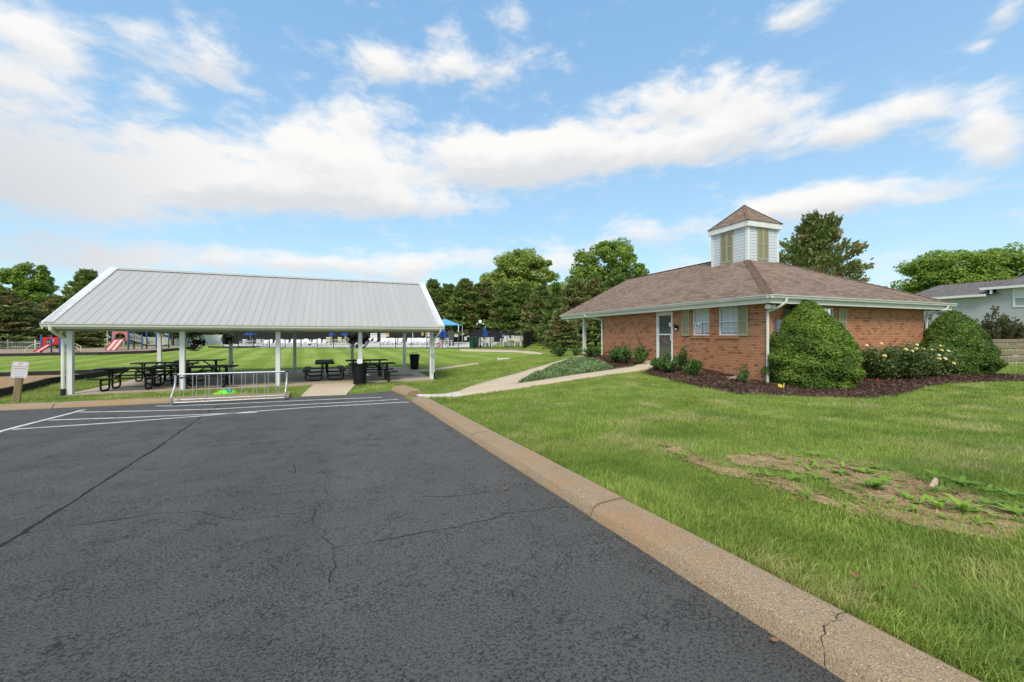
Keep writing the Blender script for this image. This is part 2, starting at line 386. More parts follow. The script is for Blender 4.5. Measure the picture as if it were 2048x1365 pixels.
def asphalt_fn(t, b, pos):
    p = pos; x, y, z = t.sep(p)
    n1 = t.noise(p, 150, 3, .75); n2 = t.noise(p, 1.1, 4, .6); n3 = t.noise(t.comb(t.math('MULTIPLY', x, .6), t.math('MULTIPLY', y, .16)), 1.6, 4, .6)
    crust = t.noise(t.vmath('MULTIPLY', p, (1.0, 1.25, 1.0)), 54, 6, .76)       # sealed crust over coarse stone
    vo = t.add('ShaderNodeTexVoronoi', feature='DISTANCE_TO_EDGE'); wv = t.add('ShaderNodeTexNoise'); t.put(wv.inputs['Vector'], p); wv.inputs['Scale'].default_value = 11; wv.inputs['Detail'].default_value = 5
    t.put(vo.inputs['Vector'], t.vmath('ADD', p, t.vmath('SCALE', wv.outputs['Color'], .10))); vo.inputs['Scale'].default_value = 18
    pit = t.ss(crust, .545, .63); zone = t.ss(t.noise(p, 1.7, 4, .65), .35, .62, .35, 1.0)
    crk = t.math('MULTIPLY', t.ss(vo.outputs['Distance'], .045, .008), t.ss(t.noise(p, 3.0, 4, .65), .52, .66))
    dark = t.math('MAXIMUM', t.math('MULTIPLY', t.math('MULTIPLY', pit, zone), .72), t.math('MULTIPLY', crk, .8))
    c = t.mix(t.ss(n1, .25, .75), (.072, .068, .063), (.150, .142, .132))
    c = t.mix(t.ss(crust, .40, .52, .55, 0), c, (.180, .171, .159))
    c = t.mix(t.ss(n2, .3, .72, 0, .40), c, (.080, .076, .070))
    # the swept drive lane towards the walk is a little paler than the bays
    lane = t.math('MULTIPLY', t.ss(t.math('ADD', x, t.math('MULTIPLY', t.math('SUBTRACT', n2, .5), .25)), -.35, -.2), t.ss(x, 2.4, 1.3))
    c = t.mix(t.math('MULTIPLY', lane, .30), c, (.168, .161, .151))
    c = t.mix(t.ss(n3, .42, .72, 0, .34), c, (.160, .153, .143))
    c = t.mix(t.ss(t.noise(p, .62, 5, .68), .60, .70, 0, .40), c, (.045, .045, .045))            # old oil and damp stains
    c = t.mix(dark, c, (.010, .0102, .0106))
    spk = t.ss(t.noise(p, 260, 1, .5), .72, .79, 0, .55); c = t.mix(spk, c, (.34, .33, .31))
    h = t.math('ADD', t.math('MULTIPLY', t.noise(p, 75, 5, .7), .8), t.math('MULTIPLY', dark, -1.0))
    bump(t, b, h, 1.0, .035)
    t.put(b.inputs['Roughness'], t.ss(n2, .3, .7, .66, .82))
    return c
def concrete_fn(base, warm, dirt=.25):
    def fn(t, b, pos):
        n = t.noise(pos, 1.4, 6, .62); f = t.noise(pos, 60, 4, .7)
        c = t.mix(t.ss(n, .3, .7), base, warm)
        c = t.mix(t.ss(f, .35, .7, 0, .35), c, tuple(x * .72 for x in base))
        c = t.mix(t.ss(t.noise(pos, .55, 5, .65), .56, .75, 0, dirt), c, tuple(x * .45 for x in warm))
        bump(t, b, f, .25, .01); return c
    return fn
def kerb_fn(t, b, pos):
    vo = t.add('ShaderNodeTexVoronoi'); t.put(vo.inputs['Vector'], pos); vo.inputs['Scale'].default_value = 165
    r = t.sep(vo.outputs['Color'])[0]
    c = t.ramp(r, [(0, (.18, .13, .085)), (.25, (.31, .235, .155)), (.6, (.385, .295, .195)), (.85, (.40, .28, .165)), (.96, (.45, .28, .14)), (1, (.60, .55, .48))])
    c = t.mix(t.ss(t.noise(pos, 1.6, 5, .6), .45, .75, 0, .6), c, (.42, .22, .085))
    c = t.mix(t.ss(t.noise(pos, 3.1, 5, .7), .52, .8, 0, .5), c, (.20, .17, .135))
    c = t.mix(t.ss(t.noise(pos, 220, 2, .7), .3, .55, .45, 0), c, (.10, .08, .06))
    bump(t, b, t.math('ADD', t.math('MULTIPLY', vo.outputs['Distance'], -1.4), t.noise(pos, 150, 3, .7)), .45, .008); return c
LAWN_A = (.22, .325, .047); LAWN_B = (.33, .405, .08); LAWN_D = (.15, .24, .034)
def lawn_fn(t, b, pos):
    x, y, z = t.sep(pos)
    big = t.noise(pos, .22, 4, .55); mid = t.noise(pos, 1.3, 5, .65); fine = t.noise(pos, 24, 4, .75)
    c = t.mix(t.ss(big, .36, .64), LAWN_A, LAWN_B)
    c = t.mix(t.ss(mid, .42, .70, 0, .6), c, LAWN_D)
    c = t.mix(t.ss(t.noise(pos, .75, 5, .7), .55, .70, 0, .5), c, (.36, .32, .13))       # thin, straw-coloured turf
    # mowing stripes on the field beyond the pavilion
    q = t.math('ADD', x, t.math('MULTIPLY', y, .10)); q = t.math('ADD', q, t.math('MULTIPLY', mid, .45))
    st = t.math('SINE', t.math('MULTIPLY', q, 2 * pi / 2.1)); fieldm = t.math('MULTIPLY', t.ss(y, 23, 28), t.ss(x, 13, 9))
    c = t.mix(t.math('MULTIPLY', t.ss(st, -.5, .5), t.math('MULTIPLY', fieldm, t.ss(big, .3, .7, .2, .5))), c, (.50, .62, .15))
    c = t.mix(t.math('MULTIPLY', t.ss(st, .4, -.4), t.math('MULTIPLY', fieldm, t.ss(big, .3, .7, .2, .42))), c, (.23, .37, .04))
    c = t.mix(t.ss(fine, .35, .65, 0, .4), c, (.085, .125, .022))
    bump(t, b, t.math('ADD', fine, t.noise(pos, 90, 3, .7)), .9, .05); return c
def leaf_mat(name, a, bb, dark, brown=None, bscale=.5, bthr=(.56, .68), trans=.25, rnd=.8, rough=.55):
    m = bpy.data.materials.new(name); m.use_nodes = True; t = NT(m.node_tree); b = t.n['Principled BSDF']; out = t.n['Material Output']
    g = t.add('ShaderNodeNewGeometry'); pos = g.outputs['Position']; r = g.outputs['Random Per Island']
    c = t.mix(t.math('MULTIPLY', r, rnd), a, bb)
    c = t.mix(t.ss(t.noise(pos, 1.1, 3, .6), .35, .68, 0, .75), c, dark)
    if brown:
        c = t.mix(t.ss(t.noise(pos, bscale, 4, .6), bthr[0], bthr[1], 0, .85), c, brown)
    t.put(b.inputs['Base Color'], c); b.inputs['Roughness'].default_value = rough; b.inputs['Specular IOR Level'].default_value = .3
    tr = t.add('ShaderNodeBsdfTranslucent'); t.put(tr.inputs[0], t.mix(.5, c, bb))
    mx = t.add('ShaderNodeMixShader'); mx.inputs[0].default_value = trans; t.l.new(b.outputs[0], mx.inputs[1]); t.l.new(tr.outputs[0], mx.inputs[2]); t.l.new(mx.outputs[0], out.inputs[0])
    return m
def mulch_fn(a, bb, cc, sc=45):
    def fn(t, b, pos):
        vo = t.add('ShaderNodeTexVoronoi'); t.put(vo.inputs['Vector'], t.vmath('MULTIPLY', pos, (1.0, 2.2, 1.0))); vo.inputs['Scale'].default_value = sc
        r = t.sep(vo.outputs['Color'])[0]; c = t.ramp(r, [(0, a), (.5, bb), (1, cc)])
        c = t.mix(t.ss(t.noise(pos, 2.2, 4, .6), .4, .7, 0, .4), c, a)
        bump(t, b, t.math('ADD', vo.outputs['Distance'], t.noise(pos, sc * 2, 3, .7)), .9, .04); return c
    return fn
def siding_fn(step, col, dk):
    def fn(t, b, pos):
        u, z, p = wallmap(t); fr = t.math('FRACT', t.math('DIVIDE', z, step))
        c = t.mix(t.ss(fr, .17, .03), col, dk)
        c = t.mix(t.ss(t.noise(p, 1.5, 4, .6), .4, .7, 0, .12), c, tuple(x * .8 for x in col))
        bump(t, b, t.math('MULTIPLY', fr, -1.0), .5, .012); return c
    return fn
def louvre_fn(t, b, pos):
    u, z, p = wallmap(t); fr = t.math('FRACT', t.math('DIVIDE', z, .045))
    bump(t, b, fr, .7, .012); return t.mix(t.ss(fr, .25, .0), (.33, .305, .19), (.15, .135, .08))
def grain_fn(a, bb, green=None):
    def fn(t, b, pos):
        n = t.noise(t.vmath('MULTIPLY', pos, (14, 14, 1.3)), 2.2, 5, .65); c = t.mix(t.ss(n, .3, .7), a, bb)
        if green: c = t.mix(t.ss(t.noise(pos, 2.5, 3), .4, .65, 0, .5), c, green)
        bump(t, b, n, .4, .01); return c
    return fn
def glass_mat(name, tint, rough=.04):
    return mat(name, tint, rough, 0, .9)

M_brick = mat('brick', rough=.85, spec=.2, fn=brick_fn)
M_shingle = mat('shingle', rough=.92, spec=.15, fn=shingle_fn([(.13, .086, .062), (.225, .152, .109), (.29, .22, .167), (.37, .215, .145)]))
M_ridgecap = mat('ridge cap', rough=.92, spec=.15, fn=shingle_fn([(.16, .10, .072), (.225, .145, .108), (.25, .17, .13), (.29, .17, .12)]))
M_shingle_gray = mat('grey shingle', rough=.92, spec=.15, fn=shingle_fn([(.12, .105, .10), (.17, .15, .145), (.21, .185, .18), (.24, .22, .21)]))
M_trim = mat('white trim', (.74, .74, .71), .45, nstr=.05, nscale=3)
M_gutter = mat('gutter paint', (.66, .66, .61), .35, nstr=.06, nscale=3)
M_fascia = mat('cream fascia', (.72, .70, .62), .5, nstr=.04, nscale=2)
M_soffit = mat('tan soffit', (.46, .43, .30), .6, nstr=.05, nscale=3)
M_sage = mat('sage shutter', (.355, .33, .205), .5, nstr=.07, nscale=4)
M_louvre = mat('shutter louvre', rough=.5, fn=louvre_fn)
M_siding = mat('lap siding', rough=.5, fn=siding_fn(.142, (.60, .63, .67), (.16, .17, .19)))
M_vinyl = mat('vinyl siding', rough=.5, fn=siding_fn(.14, (.45, .45, .445), (.27, .27, .27)))
M_asphalt = mat('asphalt', rough=.7, spec=.35, fn=asphalt_fn)
M_line = mat('road paint', (.52, .52, .49), .75, nstr=.25, nscale=9, bump=.3, bscale=120)
M_crack = mat('crack', (.030, .028, .026), .95, spec=.1)
M_kerb = mat('aggregate kerb', rough=.9, spec=.2, fn=kerb_fn)
M_walk = mat('walk concrete', rough=.85, spec=.2, fn=concrete_fn((.52, .42, .30), (.58, .455, .32), .22))
M_apron = mat('pale concrete', rough=.85, spec=.2, fn=concrete_fn((.56, .52, .455), (.60, .55, .47), .1))
M_slab = mat('slab concrete', rough=.6, spec=.35, fn=concrete_fn((.42, .345, .255), (.49, .385, .27), .5))
M_deck = mat('pool deck', (.66, .62, .57), .8, nstr=.08, nscale=1.2)
M_lawn = mat('lawn', rough=.9, spec=.1, fn=lawn_fn)
M_mulch = mat('bark mulch', rough=.95, spec=.1, fn=mulch_fn((.045, .026, .018), (.11, .060, .040), (.22, .125, .085)))
M_chips = mat('wood chips', rough=.95, spec=.1, fn=mulch_fn((.30, .215, .16), (.40, .29, .22), (.48, .36, .28), 18))
M_sand = mat('sand', rough=.95, spec=.1, fn=mulch_fn((.40, .26, .13), (.50, .335, .18), (.56, .39, .225), 30))
def soil_fn(t, b, pos):
    n = t.noise(pos, 9, 6, .7); c = t.mix(t.ss(n, .3, .7), (.34, .205, .11), (.54, .36, .21))
    sw = t.noise(t.vmath('MULTIPLY', pos, (60, 22, 20)), 1.6, 3, .7); c = t.mix(t.ss(sw, .52, .66, 0, .7), c, (.74, .58, .37)); c = t.mix(t.ss(sw, .42, .3, 0, .6), c, (.27, .16, .08))
    bump(t, b, t.math('ADD', n, sw), .9, .03); return c
M_soil = mat('bare soil', rough=.95, spec=.1, fn=soil_fn)
def metalroof_fn(t, b, pos):
    x, y, z = t.sep(pos); c = t.mix(t.ss(t.noise(t.comb(x, t.math('MULTIPLY', z, .12), 0.0), 3.4, 5, .65), .3, .7, 0, .9), (.375, .362, .34), (.42, .405, .38))
    return c
M_metalroof = mat('grey metal roof', rough=.42, spec=.5, fn=metalroof_fn)
M_white = mat('white paint', (.88, .88, .87), .42, nstr=.03, nscale=2)
M_postw = mat('post paint', (.74, .74, .73), .45, nstr=.05, nscale=2)
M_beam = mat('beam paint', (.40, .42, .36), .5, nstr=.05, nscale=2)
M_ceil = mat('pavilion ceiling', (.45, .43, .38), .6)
M_black = mat('black coated steel', (.008, .008, .009), .55, spec=.25, nstr=.2, nscale=5)
M_blackp = mat('black paint', (.015, .015, .016), .45)
M_galv = mat('galvanised steel', (.44, .45, .455), .42, .55, nstr=.12, nscale=9)
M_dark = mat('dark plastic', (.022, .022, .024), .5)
M_wood = mat('weathered post', rough=.9, spec=.15, fn=grain_fn((.19, .13, .075), (.36, .27, .17), (.20, .20, .045)))
M_timber = mat('dark timber', rough=.85, spec=.2, fn=grain_fn((.022, .020, .019), (.055, .050, .046)))
M_fencewood = mat('grey fence board', rough=.9, spec=.15, fn=grain_fn((.20, .145, .10), (.33, .25, .18)))
M_picket = mat('weathered picket', (.50, .51, .48), .7, nstr=.2, nscale=2)
M_pvc = mat('white vinyl fence', (.74, .75, .72), .5, nstr=.05, nscale=1)
M_chair = mat('white resin', (.78, .78, .76), .5)
M_chair2 = mat('cream resin', (.74, .69, .52), .5)
M_red = mat('red plastic', (.56, .025, .03), .35)
M_redpale = mat('faded red plastic', (.60, .21, .20), .4)
M_redlt = mat('pink slide bed', (.70, .42, .40), .4)
M_blue = mat('blue post', (.018, .095, .33), .4)
M_cream = mat('cream rail', (.72, .67, .50), .45)
M_beige = mat('beige panel', (.60, .54, .43), .5)
M_fabric = mat('blue umbrella cloth', (.008, .075, .42), .7)
M_canopy = mat('pale blue shade cloth', (.10, .34, .58), .7)
M_green = mat('green bin', (.008, .075, .055), .5)
M_screen = mat('black mesh screen', (.010, .010, .011), .85)
M_sign = mat('sign white', (.80, .78, .78), .4)
M_signred = mat('sign red', (.50, .05, .05), .6)
M_signgray = mat('sign grey lettering', (.30, .22, .23), .6)
M_winglass = mat('window glass', (.36, .39, .40), .06, 0, .6)
M_blind = mat('white blind', (.66, .68, .68), .5)
M_doorglass = mat('door glass', (.095, .105, .092), .03, 0, .9)
M_box = mat('grey meter box', (.16, .175, .19), .45)
M_lens = mat('lamp glass', (.85, .85, .80), .25)
M_stone = mat('dark stone pillar', (.10, .09, .085), .9, nstr=.4, nscale=7)
M_lime = mat('lime plastic', (.18, .62, .01), .35)
M_teal = mat('teal plastic', (.02, .33, .20), .35)
M_yellow = mat('yellow tag', (.75, .58, .07), .5)
M_flagred = mat('red flag', (.65, .03, .03), .5)
M_brass = mat('yellow sign', (.62, .50, .16), .5)
M_bluesign = mat('blue sign', (.03, .13, .30), .5)
M_bark = mat('bark', rough=.95, spec=.1, fn=grain_fn((.05, .035, .025), (.12, .088, .062)))
M_brownleaf = mat('dead leaf', (.25, .125, .06), .8, nstr=.3, nscale=30)
M_stick = mat('bleached stick', (.46, .36, .26), .9, nstr=.2, nscale=20)
M_redrail = mat('red stain rail', (.34, .085, .05), .7)
M_brickfar = mat('far brick', (.40, .17, .10), .9, nstr=.15, nscale=3)
M_petal = mat('yellow petal', (.72, .55, .18), .6)
M_petalw = mat('cream petal', (.74, .66, .42), .6)

L_conifer = leaf_mat('conifer needles', (.16, .245, .056), (.29, .37, .10), (.105, .165, .042), (.27, .16, .085), .42, (.52, .68), .28)
L_conifer_b = leaf_mat('browned conifer needles', (.17, .235, .06), (.30, .345, .11), (.11, .16, .048), (.37, .235, .13), .55, (.48, .66), .28)
L_spruce = leaf_mat('blue green needles', (.055, .090, .022), (.085, .125, .035), (.026, .046, .014), (.10, .062, .03), .7, (.58, .7), .15)
L_decid = leaf_mat('broad leaves', (.20, .32, .045), (.37, .48, .09), (.12, .20, .032), None, trans=.38)
L_decid_l = leaf_mat('pale broad leaves', (.27, .37, .065), (.46, .53, .13), (.18, .25, .044), None, trans=.4)
L_yew = leaf_mat('clipped evergreen sprays', (.11, .20, .024), (.29, .40, .06), (.05, .105, .016), (.10, .12, .03), 1.6, (.58, .72), .2)
L_yewd = leaf_mat('dark evergreen sprays', (.09, .175, .026), (.20, .30, .05), (.05, .105, .018), (.09, .10, .03), 1.6, (.58, .72), .2)
L_laurel = leaf_mat('glossy laurel leaves', (.07, .15, .032), (.15, .26, .055), (.04, .09, .022), None, trans=.15, rough=.32)
L_rose = leaf_mat('rose leaves', (.11, .17, .05), (.22, .28, .09), (.06, .10, .032), (.10, .12, .04), 2.5, (.6, .75), .2)
L_juniper = leaf_mat('juniper sprays', (.17, .26, .10), (.28, .37, .16), (.11, .17, .062), (.15, .11, .06), 1.2, (.66, .78), .15)
L_myrtle = leaf_mat('bronze green leaves', (.085, .12, .04), (.17, .15, .065), (.05, .075, .03), (.19, .09, .045), 1.2, (.5, .7), .2)
L_weed = leaf_mat('weed leaves', (.17, .31, .035), (.30, .46, .06), (.12, .22, .026), None, trans=.3)
def grass_mat():
    m = leaf_mat('grass blades', (.20, .30, .038), (.45, .52, .125), (.105, .195, .028), (.56, .49, .23), .9, (.49, .70), .35, 1.0, .5)
    return m
L_grass = grass_mat()

# ------------------------------------------------------------------ ground, lot, kerbs, paths
def axis(segs):
    o = [segs[0][0]]
    for a, b, st in segs: n = max(1, int(round((b - a) / st))); o += list(np.linspace(a, b, n + 1)[1:])
    return np.array(o)
gx = axis([(-420, -60, 30), (-60, -16, 2), (-16, -6, .5), (-6, 16, .22), (16, 30, .6), (30, 80, 2.5), (80, 420, 34)])
gy = axis([(-300, -12, 24), (-12, -2, 1), (-2, 27, .22), (27, 70, 1.2), (70, 420, 25)])
XX, YY = np.meshgrid(gx, gy); ZZ = G(XX, YY); nx_, ny_ = len(gx), len(gy)
idx = np.arange(nx_ * ny_).reshape(ny_, nx_)
quads('lawn', np.stack([XX, YY, ZZ], -1).reshape(-1, 3), np.stack([idx[:-1, :-1], idx[:-1, 1:], idx[1:, 1:], idx[1:, :-1]], -1), M_lawn, smooth=True)['kind'] = 'structure'

def poly_sheet(name, poly, zf, m, kind='structure', thick=.25):
    b = MB(); n = len(poly)
    top = [b.vert((x, y, float(zf(x, y)))) for x, y in poly]; bot = [b.vert((x, y, float(zf(x, y)) - thick)) for x, y in poly]
    b.f.append(top)
    for k in range(n): b.f.append([top[k], bot[k], bot[(k + 1) % n], top[(k + 1) % n]])
    o = b.build(name, m); o['kind'] = kind; return o
def lot_outline():
    e = np.array(KR1) - np.array(KN); nrm = np.array([e[1], -e[0]]); nrm /= np.linalg.norm(nrm)   # under the kerb a little
    P = [tuple(np.array(p)) for p in LOT]; P[0] = tuple(np.array(P[0]) + nrm * .05); P[1] = tuple(np.array(P[1]) + nrm * .02); return P
poly_sheet('parking_lot', lot_outline(), lotz, M_asphalt, thick=.4)

def kerb_run(name, a, b, side, m, seg=3.29, first=None, w=.40, hgt=.112, ends=True):
    """kerb with a sloped rounded face; 'side' points to the lawn; separate cast lengths with open joints"""
    a = np.array(a, float); b = np.array(b, float); L = np.linalg.norm(b - a); d = (b - a) / L; nr = np.array([d[1], -d[0]]) * side
    cuts = [0.0]; t = first if first else seg
    while t < L - .4: cuts.append(t); t += seg
    cuts.append(L); B = MB()
    prof = [(0, -.2), (0, .01), (.03, .068), (.05, .090), (.08, .104), (.12, hgt), (w - .05, hgt + .010), (w - .012, hgt - .006), (w, hgt - .03), (w, -.2)]
    r = random.Random(3)
    for c0, c1 in zip(cuts, cuts[1:]):
        s0, s1 = c0 + .010, c1 - .010; n = max(2, int((s1 - s0) / .35)); rings = []
        dz = r.uniform(-.006, .006)
        for i in range(n + 1):
            s = s0 + (s1 - s0) * i / n; p = a + d * s; z = float(lotz(p[0], p[1])); sh = 1.0
            if i in (0, n): sh = .965
            rings.append([B.vert((*(p + nr * (q * 1.0 + r.uniform(-.004, .004))), z + (h * sh if h > 0 else h) + dz)) for q, h in prof])
        for A, C in zip(rings, rings[1:]):
            for k in range(len(prof) - 1): B.f.append([A[k], A[k + 1], C[k + 1], C[k]])
        B.f.append(rings[0][::-1]); B.f.append(rings[-1])
    o = B.build(name, m, smooth=True); o.data.set_sharp_from_angle(angle=R(22)); o['kind'] = 'structure'; return o
kj = lp(937, 881); first_j = np.dot(np.array(kj) - np.array(KN), _kd) % 3.29
kerb_run('kerb', KN, KR1, 1, M_kerb, first=first_j)
kerb_run('kerb', KB1, KBF, 1, M_kerb, first=2.1)
# low kerb block on the far side of the walk opening
cb = np.array(lp(812, 793)); cb2 = np.array(lp(781, 781))
kerb_run('kerb', cb, cb2, 1, M_kerb, w=.5, hgt=.15)

def kerb_crack():
    p = np.array(lp(1652, 1338)); nr = np.array([_kd[1], -_kd[0]]); r = random.Random(5); prof = [(0.0, .01), (.03, .068), (.05, .090), (.08, .104), (.12, .112), (.2, .1145), (.3, .1185), (.385, .108)]
    pts = []; q = 0; drift = .012
    for (a, h), (c, g) in zip(prof, prof[1:]):
        n = max(2, int((c - a) / .012))
        for k in range(n):
            t = k / n; q += r.uniform(-.011, .011) + drift * .25; w_ = p + nr * (a + (c - a) * t) + _kd * q; pts.append((w_[0], w_[1], float(lotz(*p)) + h + (g - h) * t + .0006))
    b = MB(); b.tube(pts, [.0019 * r.uniform(.2, 1.5) for _ in pts], 5); o = b.build('kerb_crack', M_crack); o['kind'] = 'structure'
kerb_crack()
def strip_sheet(name, pts, width, zf, off, m, kind='structure', jit=0.0, n_sub=6):
    P = [np.array(p, float) for p in pts]; Q = []
    for p, q in zip(P, P[1:]):
        for t in np.linspace(0, 1, n_sub + 1)[:-1]: Q.append(p + (q - p) * t)
    Q.append(P[-1]); r = random.Random(len(pts)); V = []; F = []
    for i, p in enumerate(Q):
        t = Q[min(i + 1, len(Q) - 1)] - Q[max(i - 1, 0)]; t /= np.linalg.norm(t) + 1e-9; nn = np.array([-t[1], t[0]])
        w = width if not callable(width) else width(i / (len(Q) - 1))
        a = p + nn * (w / 2 + r.uniform(-jit, jit)) + nn * r.uniform(-jit, jit) * 2; c = p - nn * (w / 2 + r.uniform(-jit, jit)) + nn * r.uniform(-jit, jit) * 2
        V += [(a[0], a[1], float(zf(a[0], a[1])) + off), (c[0], c[1], float(zf(c[0], c[1])) + off)]
    for i in range(len(Q) - 1): F.append([2 * i, 2 * i + 1, 2 * i + 3, 2 * i + 2])
    return quads(name, V, F, m)
def lot_line(px, w=.10):
    o = strip_sheet('road_marking', [lp(u, v) for u, v in px], w, lotz, .004, M_line, jit=.003); o['kind'] = 'structure'
lot_line([(-60, 886), (0, 863.5), (169, 820)])
lot_line([(26, 859.5), (230, 846), (404, 832.5), (466, 827), (615, 815.5), (820, 804.5)])
lot_line([(99, 841), (250, 836), (404, 829.5), (514, 825.4)])
lot_line([(160, 825), (300, 822.5), (439, 818.5), (500, 815), (589, 810.5), (700, 805), (797, 799.3)])
lot_line([(312, 812.8), (351, 812.5), (439, 809), (571, 803), (680, 798.5), (765, 795)])
def crack(zp, w, jit, off=.003, lo=.22):
    pts = [(x / 2.2756, 780 + y / 2.2756) for x, y in zp]; P = [np.array(lp(u, v)) for u, v in pts]; Q = [P[0]]; r = random.Random(int(zp[0][0]))
    big = 0.0
    for a, c in zip(P, P[1:]):
        n = max(2, int(np.linalg.norm(c - a) / .025)); nn = np.array([-(c - a)[1], (c - a)[0]]) / np.linalg.norm(c - a); wob = 0
        for i in range(1, n + 1):
            wob = wob * .93 + r.uniform(-jit, jit) * .55; Q.append(a + (c - a) * i / n + nn * ((wob + r.uniform(-.35, .35) * jit) * min(1, 4 * (1 - i / n))))
    ws = [1.0]
    for _ in Q: ws.append(min(1.5, max(lo, ws[-1] + r.uniform(-.32, .32))))
    o = strip_sheet('asphalt_crack', Q, lambda t: w * ws[int(t * (len(Q) - 1))], lotz, off, M_crack, n_sub=1); o['kind'] = 'structure'
crack([(-60, 750), (0, 710), (120, 640), (300, 530), (420, 450), (570, 355), (700, 275), (800, 205), (930, 115), (1000, 70)], .026, .010, .003, .5)
crack([(100, 655), (330, 620), (520, 595), (760, 560), (900, 553), (1060, 590), (1160, 590), (1280, 565), (1400, 558), (1430, 545)], .0085, .016)
crack([(930, 545), (1200, 480), (1450, 455), (1510, 405)], .005, .018)
crack([(1470, 455), (1550, 515), (1700, 500), (2048, 485), (2180, 470)], .005, .018)
crack([(1430, 545), (1425, 620), (1480, 640), (1465, 670), (1520, 720), (1525, 790), (1500, 880)], .0065, .02)
crack([(1510, 720), (1650, 700), (1850, 665), (2048, 630), (2180, 600), (2320, 560), (2480, 540), (2590, 532)], .006, .016)
crack([(1340, 335), (1345, 380), (1310, 370)], .006, .012)
#crack([(2620, 1250), (2800, 1170), (2950, 1130), (3100, 1085)], .010, .02)
#crack([(1180, 1180), (1330, 1140), (1490, 1150)], .007, .02)

def walk(name, left, right, m, off=.035, n=8, nc=4, skirt=.12, joints=True):
    """a slab between two edge polylines, draped over the lawn"""
    def rs(pts, n):
        P = np.array(pts, float); s = np.r_[0, np.cumsum(np.hypot(*np.diff(P, axis=0).T))]; q = np.linspace(0, s[-1], n)
        return np.stack([np.interp(q, s, P[:, 0]), np.interp(q, s, P[:, 1])], 1)
    Ln = max(len(left), len(right)) * n; A = rs(left, Ln); B = rs(right, Ln); V = []; F = []
    for i in range(Ln):
        row = [A[i] + (B[i] - A[i]) * t for t in np.linspace(0, 1, nc + 1)]
        zz = [gz(*p) + off for p in row]
        V += [(*row[0], zz[0] - skirt)] + [(p[0], p[1], z) for p, z in zip(row, zz)] + [(*row[-1], zz[-1] - skirt)]
    k = nc + 3
    for i in range(Ln - 1):
        for j in range(k - 1): F.append([i * k + j, i * k + j + 1, (i + 1) * k + j + 1, (i + 1) * k + j])
    o = quads(name, V, F, m); o['kind'] = 'structure'; return np.vstack([A, B[::-1]])
gl = lambda pts: [gp(u, v) for u, v in pts]
FORK = gp(1040, 768)
L1 = gl([(917, 785), (999, 757), (1060, 740), (1108, 726), (1143, 716), (1160, 712)]); R1 = gl([(1040, 768), (1070, 752), (1100, 738), (1125, 727), (1150, 719), (1175, 714)])
walkA = walk('sidewalk', L1, R1, M_walk)
L2 = gl([(1040, 768), (1080, 762.5), (1150, 751), (1220, 741.5), (1267, 734.5)]) + [(12.9, 15.75)]; R2 = gl([(1010, 782), (1080, 771), (1174, 757), (1230, 749.5), (1284, 742)]) + [(12.9, 14.35)]
walkB = walk('sidewalk', L2, R2, M_walk, off=.036)
L3 = gl([(828, 794.5), (860, 791), (917, 785)]); R3 = gl([(846, 798), (900, 795), (925, 793)])
walkC = walk('sidewalk', L3, R3, M_apron, off=.037)
L3b = [L3[-1], L1[1], FORK] ; R3b = [R3[-1], gp(975, 787), gp(1010, 782), FORK]
walkD = walk('sidewalk', [L3[-1], ((L3[-1][0] + L1[1][0]) / 2, (L3[-1][1] + L1[1][1]) / 2), FORK], [R3[-1], gp(975, 787), gp(1012, 781.5)], M_walk, off=.034)
# path towards the pool gate, and the short path behind the pavilion
walkF = walk('sidewalk', gl([(916, 699.2), (985, 700.2), (1030, 701), (1062, 704), (1088, 708.5)]), gl([(922, 702.5), (985, 704), (1028, 705), (1050, 707.6), (1085, 709.5)]), M_walk, off=.03)
walkG = walk('sidewalk', gl([(812, 741), (836, 741), (873, 737), (915, 732), (955, 727)]), gl([(812, 746), (845, 745), (873, 741.5), (915, 735), (957, 728.5)]), M_walk, off=.03)

# ------------------------------------------------------------------ pavilion frame of reference
poly_sheet('pavilion_slab', SLAB, lambda x, y: SLABZ, M_slab, thick=.3)
poly_sheet('sidewalk', ENT, ramp_z, M_walk, thick=.3)

M_wet = mat('wet concrete', (.20, .175, .14), .06, spec=.6, nstr=.2, nscale=3)
for nm, (ca, cb_), (ra, rb) in (('puddle', (9.35, 3.3), (1.0, .55)), ('puddle', (10.6, 2.2), (.9, .30)), ('puddle', (8.1, 3.6), (.35, .2))):
    P_ = [pw(ca + ra * cos(k * pi / 14) * (1 + .18 * sin(3 * k * pi / 14 + ca)), cb_ + rb * sin(k * pi / 14) * (1 + .2 * sin(2 * k * pi / 14 + cb_))) for k in range(28)]
    b_ = MB(); b_.face([(x, y, SLABZ + .004) for x, y in P_]); b_.build(nm, M_wet)['kind'] = 'structure'
def noise2(x, y, s=1.0):
    return (np.sin(x * 2.1 * s + 1.3 * np.sin(y * 1.7 * s)) + np.sin(y * 2.7 * s + 1.1 * np.sin(x * 3.1 * s + 2)) + .6 * np.sin(x * 6.3 * s + y * 5.1 * s)) / 2.6
